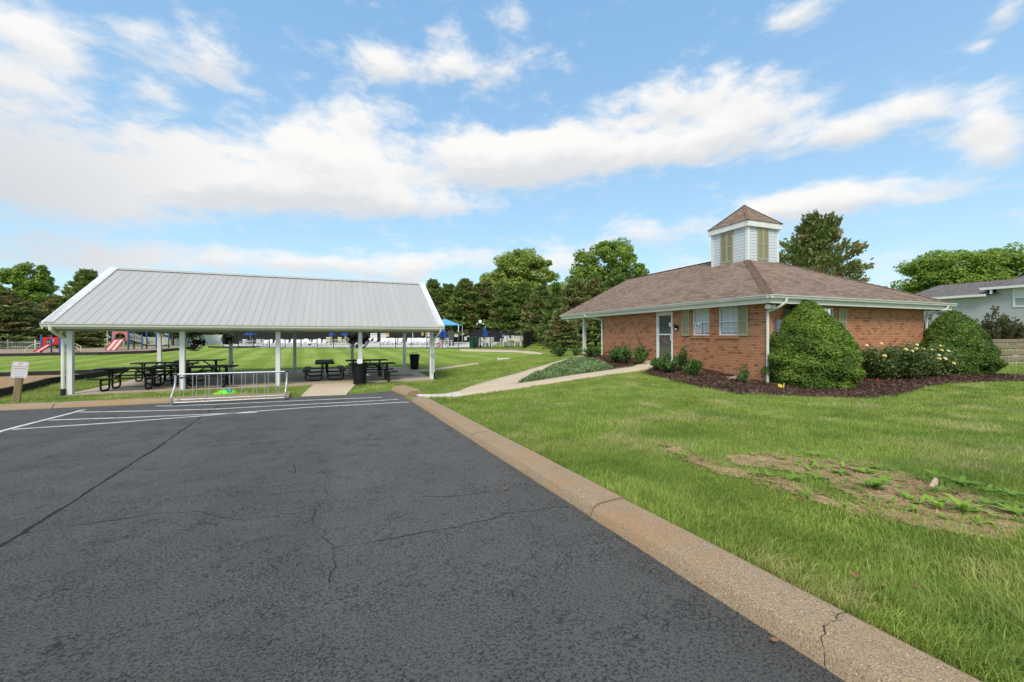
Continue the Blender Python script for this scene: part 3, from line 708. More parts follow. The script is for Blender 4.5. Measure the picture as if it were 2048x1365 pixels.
def drape(name, poly, off, m, cell=.12, wob=.08, kind='structure', zf=None):
    P = np.array(poly); x0, y0 = P.min(0) - .3; x1, y1 = P.max(0) + .3
    xs = np.arange(x0, x1 + cell, cell); ys = np.arange(y0, y1 + cell, cell); X, Y = np.meshgrid(xs, ys)
    cx, cy = X[:-1, :-1] + cell / 2, Y[:-1, :-1] + cell / 2
    keep = inside(cx + noise2(cx, cy, 2.2) * wob, cy + noise2(cy, cx, 2.0) * wob, poly)
    Z = (zf or G)(X, Y) + off; Z = Z + noise2(X, Y, 6) * .006
    I = np.arange(X.size).reshape(X.shape); Q = np.stack([I[:-1, :-1], I[:-1, 1:], I[1:, 1:], I[1:, :-1]], -1)[keep]
    used, inv = np.unique(Q, return_inverse=True)
    o = quads(name, np.stack([X, Y, Z], -1).reshape(-1, 3)[used], inv.reshape(-1, 4), m, smooth=True); o['kind'] = kind; return o
BX0, BY0, BX1, BYP, BY1 = 13.2, 10.05, 22.61, 19.96, 24.34
MULCH = gl([(1284, 748), (1330, 757), (1400, 775), (1480, 790), (1560, 792), (1640, 796), (1740, 798), (1800, 790), (1850, 775), (1900, 767), (1980, 765), (2100, 763)]) + gl([(2100, 752), (1990, 749)]) + [(23.4, 9.6), (BX1, BY0 + .1), (BX0 + .1, BY0 + .1), (BX0 + .1, 14.2), (12.1, 14.25)]
drape('mulch_bed', MULCH, .018, M_mulch, .14, .10)
MULCH2 = gl([(1200, 742), (1262, 734)]) + [(12.9, 15.9), (13.3, 16), (13.3, 19.9), (12.6, 21.5), gp(1168, 717), gp(1150, 722)]
drape('mulch_bed', MULCH2, .016, M_mulch, .14, .08)
zp = lambda L: gl([(1400 + x / 3.1605, 740 + y / 3.1605) for x, y in L])
DIRT1 = zp([(215, 570), (330, 548), (480, 542), (720, 578), (900, 600), (1010, 628), (1180, 660), (1300, 672), (1450, 722), (1600, 770), (1750, 800), (1900, 850), (2150, 885), (2250, 1050), (2000, 1035), (1750, 1005), (1500, 955), (1300, 905), (1150, 872), (1000, 795), (850, 728), (700, 660), (450, 628), (280, 600)])
DIRT2 = zp([(-260, 470), (-120, 520), (0, 580), (250, 636), (520, 712), (850, 818), (1100, 888), (1350, 945), (1800, 1010), (2150, 1060), (2150, 1090), (1850, 1075), (1500, 1020), (1200, 965), (950, 905), (600, 812), (300, 706), (0, 622), (-180, 556)])
DIRT3 = gl([(1120, 796), (1180, 789), (1290, 790), (1320, 797), (1240, 804), (1140, 803)])
DIRT4 = gl([(1040, 852), (1090, 846), (1130, 852), (1100, 860)])
for dd in (DIRT1, DIRT2): drape('bare_soil', dd, .012, M_soil, .05, .15)
# playground chips, sand pit, pool deck
PLAY = [ud(-120, 37)] + gl([(0, 713.5), (135, 711), (200, 710.6), (300, 707), (355, 701.5), (392, 696.5)]) + [ud(400, 58), ud(320, 57), ud(200, 55), ud(0, 52), ud(-120, 50)]
drape('playground_chips', PLAY, .05, M_chips, .7, .2)
PIT_F = gl([(-40, 803), (12, 791.5), (61.5, 780), (98, 769), (132, 764.6), (160, 761), (250, 744)]); PIT_B = gl([(250, 744), (219, 747), (160, 749.5), (0, 755), (-60, 757)])
PIT = PIT_F + PIT_B
drape('sand_pit', PIT, .03, M_sand, .25, .0)
FA, FB, FC = ud(446, 47.3), ud(700, 45.4), ud(1047, 43.3)
FBK = (ud(446, 66), ud(1062, 60))
DECK = [FA, FB, ud(915, 44.2), ud(960, 47), ud(990, 52), ud(1000, 62), ud(446, 66)]
drape('pool_deck', DECK, .06, M_deck, .8, .1)
BEDP = [ud(418, 51), FA, ud(520, 47.2), ud(520, 50), ud(470, 52)]
drape('mulch_bed', BEDP, .045, M_mulch, .5, .05)
KEEP_OUT = [LOT, SLAB, ENT, [tuple(p) for p in walkA], [tuple(p) for p in walkB], [tuple(p) for p in walkC], [tuple(p) for p in walkD], [tuple(p) for p in walkF], [tuple(p) for p in walkG],
            MULCH, MULCH2, PLAY, PIT, DECK, BEDP, [(BX0, BY0), (BX1, BY0), (BX1, BY1), (BX0 - .3, BY1)]]

# ------------------------------------------------------------------ brick clubhouse
def build_clubhouse():
    X0, X1, Y0, Y1 = 12.77, 23.77, 9.605, 24.34; zE = ZC + 1.372; p = .489; hw = (X1 - X0) / 2; xm = X0 + hw; zr = zE + hw * p
    zS = ZC + 1.10                      # soffit
    root = empty('brick_clubhouse', (BX0, BY0, 0), 0, 'low orange brick clubhouse with brown hipped shingle roof and white cupola', 'building')
    inv = Matrix.Translation((-BX0, -BY0, 0))
    def B(): b = MB(); b.T = inv; return b
    def add(b, name, m, parent=None, **k):
        o = b.build(name, m, parent or root, **k); return o
    zb = ZC - 2.1
    # walls with real openings; (u0,u1,z0,z1) along the wall
    def wall_with_holes(b, axis, const, a0, a1, z0, z1, holes, t=.2, sgn=1):
        us = sorted({a0, a1} | {h for q in holes for h in q[:2]}); zs = sorted({z0, z1} | {h for q in holes for h in q[2:]})
        for ua, ub in zip(us, us[1:]):
            for za, zb_ in zip(zs, zs[1:]):
                if any(q[0] <= ua and ub <= q[1] and q[2] <= za and zb_ <= q[3] for q in holes): continue
                if axis == 0: b.face([(const, ua, za), (const, ub, za), (const, ub, zb_), (const, ua, zb_)])
                else: b.face([(ua, const, za), (ub, const, za), (ub, const, zb_), (ua, const, zb_)])
        for q in holes:
            d = const + t * sgn
            if axis == 0:
                for e in ((q[0], q[0]), (q[1], q[1])): b.face([(const, e[0], q[2]), (d, e[0], q[2]), (d, e[0], q[3]), (const, e[0], q[3])])
                for e in (q[2], q[3]): b.face([(const, q[0], e), (d, q[0], e), (d, q[1], e), (const, q[1], e)])
            else:
                for e in (q[0], q[1]): b.face([(e, const, q[2]), (e, d, q[2]), (e, d, q[3]), (e, const, q[3])])
                for e in (q[2], q[3]): b.face([(q[0], const, e), (q[0], d, e), (q[1], d, e), (q[1], const, e)])
    door = (14.49, 15.54, ZC - 1.22, ZC + 1.09); w1 = (12.49, 13.36, ZC + .01, ZC + 1.09); w2 = (11.18, 12.05, ZC + .01, ZC + 1.09)
    w3 = (15.95, 16.80, ZC + .01, ZC + 1.05)
    b = B()
    wall_with_holes(b, 0, BX0, BY0, BYP, zb, zS + .02, [door, w1, w2])
    wall_with_holes(b, 1, BY0, BX0, BX1, zb, zS + .02, [w3])
    b.face([(BX1, BY0, zb), (BX1, BY1 - .5, zb), (BX1, BY1 - .5, zS), (BX1, BY0, zS)]); b.face([(BX0, BYP, zb), (BX1, BYP, zb), (BX1, BYP, zS), (BX0, BYP, zS)])
    add(b, 'brick_wall', M_brick)
    # rowlock course under the soffit is part of the brick wall's look; sills are separate brick ledges
    for (a, c, z0, z1) in (w1, w2):
        b = B(); n = 9
        for i in range(n):
            ya = a - .09 + (c - a + .18) * i / n; b.box(BX0 - .045, BX0 + .05, ya + .004, ya + (c - a + .18) / n - .004, z0 - .115, z0 - .012)
        add(b, 'window_sill', M_brick)
    def window(axis, const, q, sgn, label=None):
        f = B(); a0, a1, z0, z1 = q; d0, d1 = const + .035 * sgn, const + .13 * sgn
        def bx(bb, u0, u1, za, zb_, e0, e1):
            lo, hi = min(e0, e1), max(e0, e1)
            bb.box(lo, hi, u0, u1, za, zb_) if axis == 0 else bb.box(u0, u1, lo, hi, za, zb_)
        w = .05; zm = z0 + (z1 - z0) * .495
        for u0, u1, za, zb_ in ((a0 + .002, a0 + w, z0 + .002, z1 - .002), (a1 - w, a1 - .002, z0 + .002, z1 - .002), (a0 + w, a1 - w, z0 + .002, z0 + w + .02), (a0 + w, a1 - w, z1 - w, z1 - .002), (a0 + w, a1 - w, zm - .022, zm + .022)):
            bx(f, u0, u1, za, zb_, d0, d1)
        fr = add(f, 'window', M_trim, bevel=.004)
        g = B()
        for za, zb_ in ((z0 + w + .021, zm - .024), (zm + .024, z1 - w - .002)): g.face([(const + .076 * sgn, a0 + w, za), (const + .076 * sgn, a1 - w, za), (const + .076 * sgn, a1 - w, zb_), (const + .076 * sgn, a0 + w, zb_)] if axis == 0 else [(a0 + w, const + .076 * sgn, za), (a1 - w, const + .076 * sgn, za), (a1 - w, const + .076 * sgn, zb_), (a0 + w, const + .076 * sgn, zb_)])
        add(g, 'pane', M_pane, fr)
        m = B()
        for za, zb_ in ((z0 + w + .021, zm - .024), (zm + .024, z1 - w - .002)):
            for k in (1, 2):
                u = a0 + w + (a1 - a0 - 2 * w) * k / 3; bx(m, u - .007, u + .007, za, zb_, const + .062 * sgn, const + .073 * sgn)
            zz = (za + zb_) / 2; bx(m, a0 + w + .002, a1 - w - .002, zz - .007, zz + .007, const + .0605 * sgn, const + .0725 * sgn)
        add(m, 'glazing_bar', M_trim, fr)
        bl = B(); z = z0 + .13
        while z < z1 - .03:
            c = const + .115 * sgn; u0, u1 = a0 + w + .01, a1 - w - .01; h = .019
            if axis == 0: bl.face([(c - .004 * sgn, u0, z - h), (c - .004 * sgn, u1, z - h), (c + .004 * sgn, u1, z + h), (c + .004 * sgn, u0, z + h)])
            else: bl.face([(u0, c - .006 * sgn, z - h), (u1, c - .006 * sgn, z - h), (u1, c + .012 * sgn, z + h), (u0, c + .012 * sgn, z + h)])
            z += .034
        add(bl, 'blind', M_blind, fr)
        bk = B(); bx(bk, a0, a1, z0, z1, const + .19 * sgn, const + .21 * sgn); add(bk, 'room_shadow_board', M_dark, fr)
        return fr
    M_pane = bpy.data.materials.new('clear pane'); M_pane.use_nodes = True; t = NT(M_pane.node_tree); out = t.n['Material Output']
    gl_ = t.add('ShaderNodeBsdfGlossy'); gl_.inputs['Roughness'].default_value = .03; tr = t.add('ShaderNodeBsdfTransparent'); tr.inputs[0].default_value = (.93, .95, .95, 1)
    fz = t.add('ShaderNodeFresnel'); fz.inputs[0].default_value = 1.28; mx = t.add('ShaderNodeMixShader'); t.l.new(fz.outputs[0], mx.inputs[0]); t.l.new(tr.outputs[0], mx.inputs[1]); t.l.new(gl_.outputs[0], mx.inputs[2]); t.l.new(mx.outputs[0], out.inputs[0])
    W1 = window(0, BX0, w1, 1); window(0, BX0, w2, 1); window(1, BY0, w3, 1)
    # notice behind the glass of the window next to the door
    nb = B(); nb.box(BX0 + .055, BX0 + .0585, 12.93, 13.28, ZC + .10, ZC + .52); pap = add(nb, 'paper_notice', M_sign, W1)
    nb = B(); r = random.Random(4)
    nb.prism([(13.24, ZC + .47), (13.19, ZC + .47), (13.12, ZC + .37), (13.09, ZC + .34), (13.13, ZC + .33), (13.2, ZC + .40)], BX0 + .052, BX0 + .054, 0)
    nb.prism([(13.05, ZC + .45), (13.02, ZC + .46), (13.0, ZC + .36), (13.03, ZC + .33), (13.06, ZC + .36)], BX0 + .052, BX0 + .054, 0)
    nb.box(BX0 + .052, BX0 + .054, 12.97, 13.25, ZC + .285, ZC + .30)
    add(nb, 'black_mark', M_blackp, W1)
    nb = B()
    for i, z in enumerate((.235, .195, .155, .115)):
        y = 13.25
        while y > 12.97:
            wv = r.uniform(.03, .07); nb.box(BX0 + .052, BX0 + .054, max(12.95, y - wv), y, ZC + z, ZC + z + .018); y -= wv + .018
    add(nb, 'red_lettering', M_signred, W1)
    # shutters
    def shutter(axis, const, a0, a1, z0, z1, sgn, parent, arch=False):
        """louvred leaf standing 3 cm proud of the wall"""
        s_ = MB(); s_.T = inv
        def bx(bb, u0, u1, za, zb_, e0, e1):
            lo, hi = min(e0, e1), max(e0, e1)
            bb.box(lo, hi, u0, u1, za, zb_) if axis == 0 else bb.box(u0, u1, lo, hi, za, zb_)
        w = .055 if a1 - a0 > .3 else .042; zm = z0 + (z1 - z0) * .5
        e0, e1 = const - .004 * sgn, const - .04 * sgn
        for u0, u1, za, zb_ in ((a0, a0 + w, z0, z1), (a1 - w, a1, z0, z1), (a0 + w, a1 - w, z0, z0 + w * 1.3), (a0 + w, a1 - w, z1 - w * 1.2, z1), (a0 + w, a1 - w, zm - w * .5, zm + w * .5)): bx(s_, u0, u1, za, zb_, e0, e1)
        if arch:
            uc = (a0 + a1) / 2; hwid = (a1 - a0) / 2 - w; zt = z1 - w * 1.2; pts = [(uc - hwid, zt), (uc + hwid, zt)] + [(uc + hwid * cos(k * pi / 8), zt - .085 + .075 * sin(k * pi / 8)) for k in range(9)]
            lo, hi = min(e0, e1), max(e0, e1)
            s_.prism(pts, lo + .003, hi - .003, axis if axis == 0 else 1)
        o = s_.build('shutter', M_sage, parent)
        l = MB(); l.T = inv; bx(l, a0 + w + .001, a1 - w - .001, z0 + w * 1.3, z1 - w * 1.2, const - .006 * sgn, const - .022 * sgn); l.build('louvre', M_louvre, o)
    shutter(0, BX0, 13.50, 13.95, ZC, ZC + 1.09, 1, root); shutter(0, BX0, 10.73, 11.16, ZC, ZC + 1.09, 1, root)
    shutter(1, BY0, 16.98, 17.44, ZC + .02, ZC + 1.04, 1, root)
    # door: white frame, storm door of dark glass with a mid rail and a push bar
    d0, d1, z0, z1 = door
    f = B()
    for u0, u1, za, zb_ in ((d0, d0 + .075, z0, z1), (d1 - .075, d1, z0, z1), (d0 + .075, d1 - .075, z1 - .09, z1)): f.box(BX0 - .03, BX0 + .11, u0 + .001, u1 - .001, za, zb_ - .001)
    dr = add(f, 'door', M_trim, bevel=.006)
    f = B(); q0, q1 = d0 + .078, d1 - .078; zt = z1 - .093; zm = ZC + .06
    for u0, u1, za, zb_ in ((q0, q0 + .055, z0 + .02, zt), (q1 - .055, q1, z0 + .02, zt), (q0 + .055, q1 - .055, zt - .07, zt), (q0 + .055, q1 - .055, z0 + .02, z0 + .13), (q0 + .055, q1 - .055, zm - .03, zm + .03)): f.box(BX0 + .012, BX0 + .06, u0, u1, za, zb_)
    add(f, 'door_frame', M_trim, dr)
    f = B()
    for za, zb_ in ((z0 + .131, zm - .031), (zm + .031, zt - .071)): f.box(BX0 + .03, BX0 + .036, q0 + .056, q1 - .056, za, zb_)
    add(f, 'door_glass', M_doorglass, dr)
    f = B(); f.box(BX0 - .035, BX0 + .011, q0 + .012, q0 + .05, zm - .28, zm + .03); add(f, 'door_handle', M_trim, dr)
    f = B(); f.box(BX0 + .027, BX0 + .029, q0 + .06, q0 + .20, ZC + .42, ZC + .60); add(f, 'notice', M_sign, dr)
    f = B(); f.box(BX0 - .5, BX0 + .1, d0 - .1, d1 + .1, z0 - .25, z0 - .01); add(f, 'door_step', M_walk)
    # black bell lamp beside the door
    f = B(); f.box(BX0 - .05, BX0, 14.13, 14.33, ZC + .24, ZC + .43); f.box(BX0 - .11, BX0 - .05, 14.15, 14.31, ZC + .32, ZC + .47); lm = add(f, 'entry_lamp', M_black, bevel=.01)
    f = B(); f.box(BX0 - .10, BX0 - .055, 14.17, 14.28, ZC + .27, ZC + .315); add(f, 'lamp_glass', M_lens, lm)
    # roof
    def roof_pt(x, y): return zE + .012 + p * min(x - X0, X1 - x, y - Y0)
    N, E_ = (X0, Y0, zE + .012), (X1, Y0, zE + .012); K = (xm, Y0 + hw, zr + .012); FE = (xm, Y1, zr + .012); FL, FR = (X0, Y1, zE + .012), (X1, Y1, zE + .012)
    b = B(); b.face([N, K, FE, FL]); b.face([N, E_, K]); b.face([E_, FR, FE, K])
    rf = add(b, 'roof', M_shingle)
    b = B(); b.face([(X0, Y1, zS), (X1, Y1, zS), (X1, Y1, zE), (xm, Y1, zr), (X0, Y1, zE)]); add(b, 'gable_end', M_siding)
    b = B()
    def cap(a, c, w=.16, t=.018):
        a = Vector(a); c = Vector(c); d = (c - a).normalized(); s_ = d.cross(Vector((0, 0, 1))).normalized(); L = (c - a).length; n = int(L / .28)
        for i in range(n):
            q0_ = a + d * (L * i / n); q1_ = a + d * (L * (i + 1) / n + .02); up = Vector((0, 0, 1)); dz = .016 + (i % 2) * .0
            for sg in (1, -1):
                dr_ = -.46 * w
                b.face([q0_ + up * (dz + t), q1_ + up * dz, q1_ + s_ * w * sg + up * (dz + dr_ * .72), q0_ + s_ * w * sg + up * (dz + t + dr_ * .72)])
    cap(N, K); cap(E_, K); cap(K, FE)
    add(b, 'ridge_cap', M_ridgecap, rf)
    # soffit, fascia, gutters
    b = B(); b.face([(X0 + .03, Y0 + .03, zS), (X1 - .03, Y0 + .03, zS), (X1 - .03, Y1 - .02, zS), (X0 + .03, Y1 - .02, zS)]); add(b, 'soffit', M_soffit)
    b = B(); b.box(X0 + .03, X0 + .055, Y0 + .03, Y1, zS - .012, zE - .02); b.box(X0 + .0555, X1 - .03, Y0 + .03, Y0 + .055, zS - .012, zE - .02); b.box(X1 - .055, X1 - .03, Y0 + .0555, Y1, zS - .012, zE - .02)
    add(b, 'fascia', M_fascia)
    prof = [(0, 0), (-.085, 0), (-.10, .025), (-.105, .07), (-.13, .09), (-.135, .125), (-.118, .128), (-.112, .1), (-.085, .02), (-.01, .02), (-.01, .125), (0, .125)]
    b = B(); zg = zE - .13
    for (p0, p1, nx, ny) in (((X0 + .03, Y0 - .105), (X0 + .03, Y1), 1, 0), ((X0 - .105, Y0 + .03), (X1 + .105, Y0 + .03), 0, 1)):
        A = [b.vert((p0[0] + q * nx, p0[1] + q * ny, zg + h)) for q, h in prof]; C = [b.vert((p1[0] + q * nx, p1[1] + q * ny, zg + h)) for q, h in prof]
        for k in range(len(prof)): b.f.append([A[k], A[(k + 1) % len(prof)], C[(k + 1) % len(prof)], C[k]])
        b.f.append(A[::-1]); b.f.append(C)
    add(b, 'gutter', M_gutter)
    def spout(pts, m=M_gutter, w=.075):
        b = B(); b.tube(pts, w * .62, 8); add(b, 'downspout', m)
    spout([(X0 + .74, Y0 - .04, zg + .02), (X0 + .72, Y0 - .03, zg - .12), (X0 + .60, Y0 + .12, zg - .26), (BX0 - .02, BY0 - .06, zg - .42), (BX0 - .03, BY0 - .07, zg - .55), (BX0 - .03, BY0 - .07, zb + .4)])
    spout([(X0 - .04, BYP + 1.3, zg + .02), (X0 - .03, BYP + 1.25, zg - .08), (BX0 - .06, BYP + .14, zg - .32), (BX0 - .06, BYP + .06, zg - .45), (BX0 - .06, BYP + .06, zb + .5)])
    spout([(X1 - .5, Y0 - .04, zg + .02), (X1 - .55, Y0 - .02, zg - .12), (BX1 + .12, BY0 - .05, zg - .36), (BX1 + .06, BY0 - .06, zg - .48), (BX1 + .06, BY0 - .06, zb + .4)])
    b = B(); b.box(BX0 + .0, BX0 + .16, 22.1, 22.26, zb, zS - .002); add(b, 'porch_post', M_trim)
    # twin flood lamps on the soffit corners
    for cx, cy in ((X0 + .32, Y0 + .30), (X1 - .4, Y0 + .32), (X0 + .3, Y1 - .6)):
        b = B(); b.lathe([(.055, 0), (.055, -.03), (.02, -.035), (.02, -.07)], 12, (cx, cy, zS)); fl = add(b, 'flood_lamp', M_black, smooth=True)
        for dv in ((-.75, -.55, -.35), (.75, -.55, -.35)):
            d = Vector(dv).normalized(); c0 = Vector((cx, cy, zS - .06))
            b = B(); b.tube([c0, c0 + d * .07, c0 + d * .10, c0 + d * .19, c0 + d * .20], [.026, .03, .05, .092, .08], 14); add(b, 'lamp_head', M_lens, fl, smooth=True)
    # meter box and tall cabinet on the end wall
    b = B(); b.box(13.55, 14.03, BY0 - .16, BY0 - .002, ZC + .12, ZC + .555); add(b, 'meter_box', M_box, bevel=.012)
    b = B(); b.box(14.05, 14.75, BY0 - .13, BY0 - .002, ZC - .2, ZC + .93); cb = add(b, 'electric_cabinet', M_box, bevel=.012)
    b = B(); b.box(14.42, 14.73, BY0 - .145, BY0 - .131, ZC - .1, ZC + .85); add(b, 'cabinet_door', M_gutter, cb)
    b = B(); b.tube([(13.8, BY0 - .08, ZC + .12), (13.8, BY0 - .08, ZC - 1.6)], .025, 8); add(b, 'conduit', M_box)
    # cupola
    cy = Y0 + hw; s_ = 2.073; a = s_ / 2; zc0 = zr - a * p - .35; zc1 = ZC + 5.30; 
    b = B()
    for P in ([(xm - a, cy - a), (xm - a, cy + a)], [(xm - a, cy - a), (xm + a, cy - a)], [(xm + a, cy - a), (xm + a, cy + a)], [(xm - a, cy + a), (xm + a, cy + a)]):
        b.face([(*P[0], zc0), (*P[1], zc0), (*P[1], zc1), (*P[0], zc1)])
    cup = add(b, 'cupola', M_siding)
    w = .115
    for sx in (-1, 1):
        for sy in (-1, 1):
            b = B()
            b.box(min(xm + sx * (a + .02), xm + sx * (a - w)), max(xm + sx * (a + .02), xm + sx * (a - w)), min(cy + sy * (a + .02), cy + sy * (a - .01)), max(cy + sy * (a + .02), cy + sy * (a - .01)), zc0, zc1)
            b.box(min(xm + sx * (a + .0195), xm + sx * (a - .01)), max(xm + sx * (a + .0195), xm + sx * (a - .01)), min(cy + sy * (a - .0105), cy + sy * (a - w)), max(cy + sy * (a - .0105), cy + sy * (a - w)), zc0, zc1)
            add(b, 'corner_board', M_trim, cup)
    ov = .115; b = B(); q = a + ov; z0c = zc1 - .14; z1c = ZC + 5.416
    b.box(xm - q, xm + q, cy - q, cy - q + .04, z0c, z1c); b.box(xm - q, xm + q, cy + q - .04, cy + q, z0c, z1c); b.box(xm - q, xm - q + .04, cy - q + .041, cy + q - .041, z0c, z1c - .001); b.box(xm + q - .04, xm + q, cy - q + .041, cy + q - .041, z0c, z1c - .001)
    b.box(xm - q + .041, xm + q - .041, cy - q + .041, cy + q - .041, z0c + .01, z0c + .03)
    add(b, 'cornice', M_trim, cup)
    b = B(); q2 = q + .03; zz = z1c + .012; ap = (xm, cy, ZC + 6.56)
    C4 = [(xm - q2, cy - q2, zz), (xm + q2, cy - q2, zz), (xm + q2, cy + q2, zz), (xm - q2, cy + q2, zz)]
    for i in range(4): b.face([C4[i], C4[(i + 1) % 4], ap])
    b.face(C4[::-1])
    add(b, 'cupola_roof', M_shingle, cup)
    b = B()
    for c in C4: cap(c, ap, .085, .012)
    add(b, 'cupola_ridge', M_ridgecap, cup)
    zsh0, zsh1 = zr - a * p + .42, zc1 - .145
    zb2 = ZC + 3.62; zt2 = ZC + 5.14
    for k in (0, 1):
        shutter(0, xm - a, cy - .36 + k * .36 + .10, cy + k * .36 + .10, zb2, zt2, 1, cup, True)
        shutter(1, cy - a, xm - .40 + k * .36 , xm - .04 + k * .36, zb2, zt2, 1, cup, True)
    b = B(); b.sphere((xm - a - .07, cy - a + .52, ZC + 3.24), .115, 14, 10); b.lathe([(.03, 0), (.03, .06)], 8, (xm - a - .03, cy - a + .52, ZC + 3.08)); add(b, 'globe_lamp', M_lens, cup, smooth=True)
    b = B(); b.box(xm - a - .12, xm - a, cy + a - .42, cy + a - .34, ZC + 3.02, ZC + 3.12); b.box(xm - a - .16, xm - a - .06, cy + a - .30, cy + a - .12, ZC + 3.04, ZC + 3.14); add(b, 'security_camera', M_trim, cup, bevel=.01)
build_clubhouse()

# ------------------------------------------------------------------ picnic pavilion
def build_pavilion():
    root = empty('picnic_pavilion', (PX, PY, SLABZ), PR, 'open picnic shelter with grey ribbed metal roof on white posts', 'pavilion')
    H = 1.9                                   # SLABZ + H = camera height
    zE = H + .396; zR = H + 2.7248; ov, oe = .5522, .3983; mid = PD / 2; za = -oe; zb = PL + oe
    zbm0, zbm1 = H + .155, H + .33
    k = (zR - zE) / (mid + ov)
    def rz(b_): return zE + k * (b_ + ov) if b_ < mid else zE + k * (PD + ov - b_)
    zpost = zbm0
    for row, bb in ((0, 0), (1, PD)):
        for i in range(5):
            a = PL * i / 4; b = MB(); b.box(a - .076, a + .076, bb - .076, bb + .076, .0, zpost); po = b.build('post', M_postw, root, bevel=.008)
    # roof sheets with ribs
    b = MB(); t = .03
    for s_ in (0, 1):
        e = -ov if s_ == 0 else PD + ov
        P = [(za, e, zE), (zb, e, zE), (zb, mid, zR), (za, mid, zR)]
        n = int((zb - za) / .235)
        xs = []
        for i in range(n + 1):
            xc = za + (zb - za) * i / n
            if 0 < i < n: xs += [(xc - .03, 0), (xc - .013, .016), (xc + .013, .016), (xc + .03, 0)]
            else: xs.append((xc, 0))
        lo = [b.vert((x, e, zE + h)) for x, h in xs]; hi = [b.vert((x, mid, zR + h)) for x, h in xs]
        for i in range(len(xs) - 1): b.f.append([lo[i], lo[i + 1], hi[i + 1], hi[i]])
    rf = b.build('roof', M_metalroof, root)
    b = MB(); n = int((zb - za) / .2286)
    for s_ in (-1, 1): b.face([(za, mid, zR + .05), (zb, mid, zR + .05), (zb, mid + s_ * .16, zR + .038 - .16 * k), (za, mid + s_ * .16, zR + .038 - .16 * k)])
    b.build('ridge_cap', M_metalroof, rf)
    b = MB()
    for s_ in (0, 1):
        e = -ov if s_ == 0 else PD + ov
        b.face([(za + .05, e, zE - .09), (zb - .05, e, zE - .09), (zb - .05, mid, zR - .09), (za + .05, mid, zR - .09)])
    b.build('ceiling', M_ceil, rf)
    # white rake trim: a face board and a strip lying over the sheet edge
    for x, sg in ((za, -1), (zb, 1)):
        b = MB()
        for s_ in (0, 1):
            e = -ov if s_ == 0 else PD + ov
            x0, x1 = sorted((x + sg * .012, x - sg * .24)); xo = x + sg * .03
            b.face([(x0 if sg < 0 else x0, e, zE + .036), (x1, e, zE + .036), (x1, mid, zR + .056), (x0, mid, zR + .056)])
            y0, y1 = sorted((x, xo))
            b.face([(xo, e, zE + .036), (xo, mid, zR + .056), (xo, mid, zR - .17), (xo, e, zE - .17)]); b.face([(x1 if sg < 0 else x0, e, zE + .036), (xo, e, zE + .036), (xo, mid, zR + .056), (x1 if sg < 0 else x0, mid, zR + .056)])
            b.face([(xo, e, zE - .17), (xo, e, zE + .036), (x - sg * .02, e, zE + .036), (x - sg * .02, e, zE - .17)])
        b.build('rake_trim', M_white, root)
        b = MB()                                   # gable infill above the beam
        xg = x - sg * (oe + .0); b.face([(xg, 0, zbm1), (xg, PD, zbm1), (xg, mid, rz(mid) - .10)]); b.build('gable_panel', M_postw, root)
    for bb, sg in ((-ov, -1), (PD + ov, 1)):
        b = MB(); prof = [(0, -.125), (.085, -.125), (.10, -.10), (.105, -.05), (.13, -.03), (.135, .0), (.118, .0), (.085, -.105), (.01, -.105), (.01, .0), (0, .0)]
        A = [b.vert((za - .01, bb + sg * q, zE + h)) for q, h in prof]; C = [b.vert((zb + .01, bb + sg * q, zE + h)) for q, h in prof]; m_ = len(prof)
        for i in range(m_): b.f.append([A[i], A[(i + 1) % m_], C[(i + 1) % m_], C[i]])
        b.f.append(A[::-1]); b.f.append(C); b.build('gutter', M_fascia, root)
        b = MB(); e0, e1 = sorted((bb - sg * .002, bb - sg * .03)); b.box(za + .06, zb - .06, e0, e1, zE - .175, zE - .05); b.build('fascia', M_fascia, root)
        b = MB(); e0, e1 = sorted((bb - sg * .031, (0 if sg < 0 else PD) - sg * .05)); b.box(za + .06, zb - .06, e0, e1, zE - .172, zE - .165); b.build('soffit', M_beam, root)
    b = MB()
    for bb in (0, PD): b.box(-.2, PL + .2, bb - .07, bb + .07, zbm0, zE - .166)
    for i in range(5): b.box(PL * i / 4 - .07, PL * i / 4 + .07, .071, PD - .071, zbm0 + .02, zE - .168)
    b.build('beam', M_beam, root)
    for a, q, bt in ((-.13, -.02, True), (PL + .13, -.05, False)):
        b = MB(); y0 = -ov - .07
        if bt: b.tube([(a - .06, y0, zE - .06), (a - .06, y0 + .01, zE - .2), (a - .03, y0 + .18, zE - .32), (a, -.09, zE - .46), (a, -.10, zE - .6), (a, -.10, .12)], .05, 8)
        else: b.tube([(PL + .26, y0, zE - .06), (PL + .26, y0 + .02, zE - .2), (PL + .2, y0 + .2, zE - .34), (PL + .13, -.04, zE - .5), (PL + .11, .02, zE - .62), (PL + .11, .02, .3)], .042, 8)
        d = b.build('downspout', M_fascia, root, smooth=True)
        b = MB(); b.lathe([(.062, -.12), (.066, .18), (.055, .2)] if bt else [(.05, -.1), (.055, .26), (.045, .28)], 10, (a if bt else PL + .11, -.10 if bt else .02, .0)); b.build('drain_boot', M_dark, d)
    b = MB(); b.tube([(PL + .0, -.095, .25), (PL, -.095, zbm0 - .05)], .018, 8); b.box(PL - .05, PL + .05, -.125, -.077, 1.0, 1.14); b.build('conduit', M_galv, root)
    for i in (1, 3): b = MB(); b.box(PL * i / 4 + .077, PL * i / 4 + .11, PD - .04, PD + .04, .42, .55); b.build('outlet_box', M_dark, root)
build_pavilion()

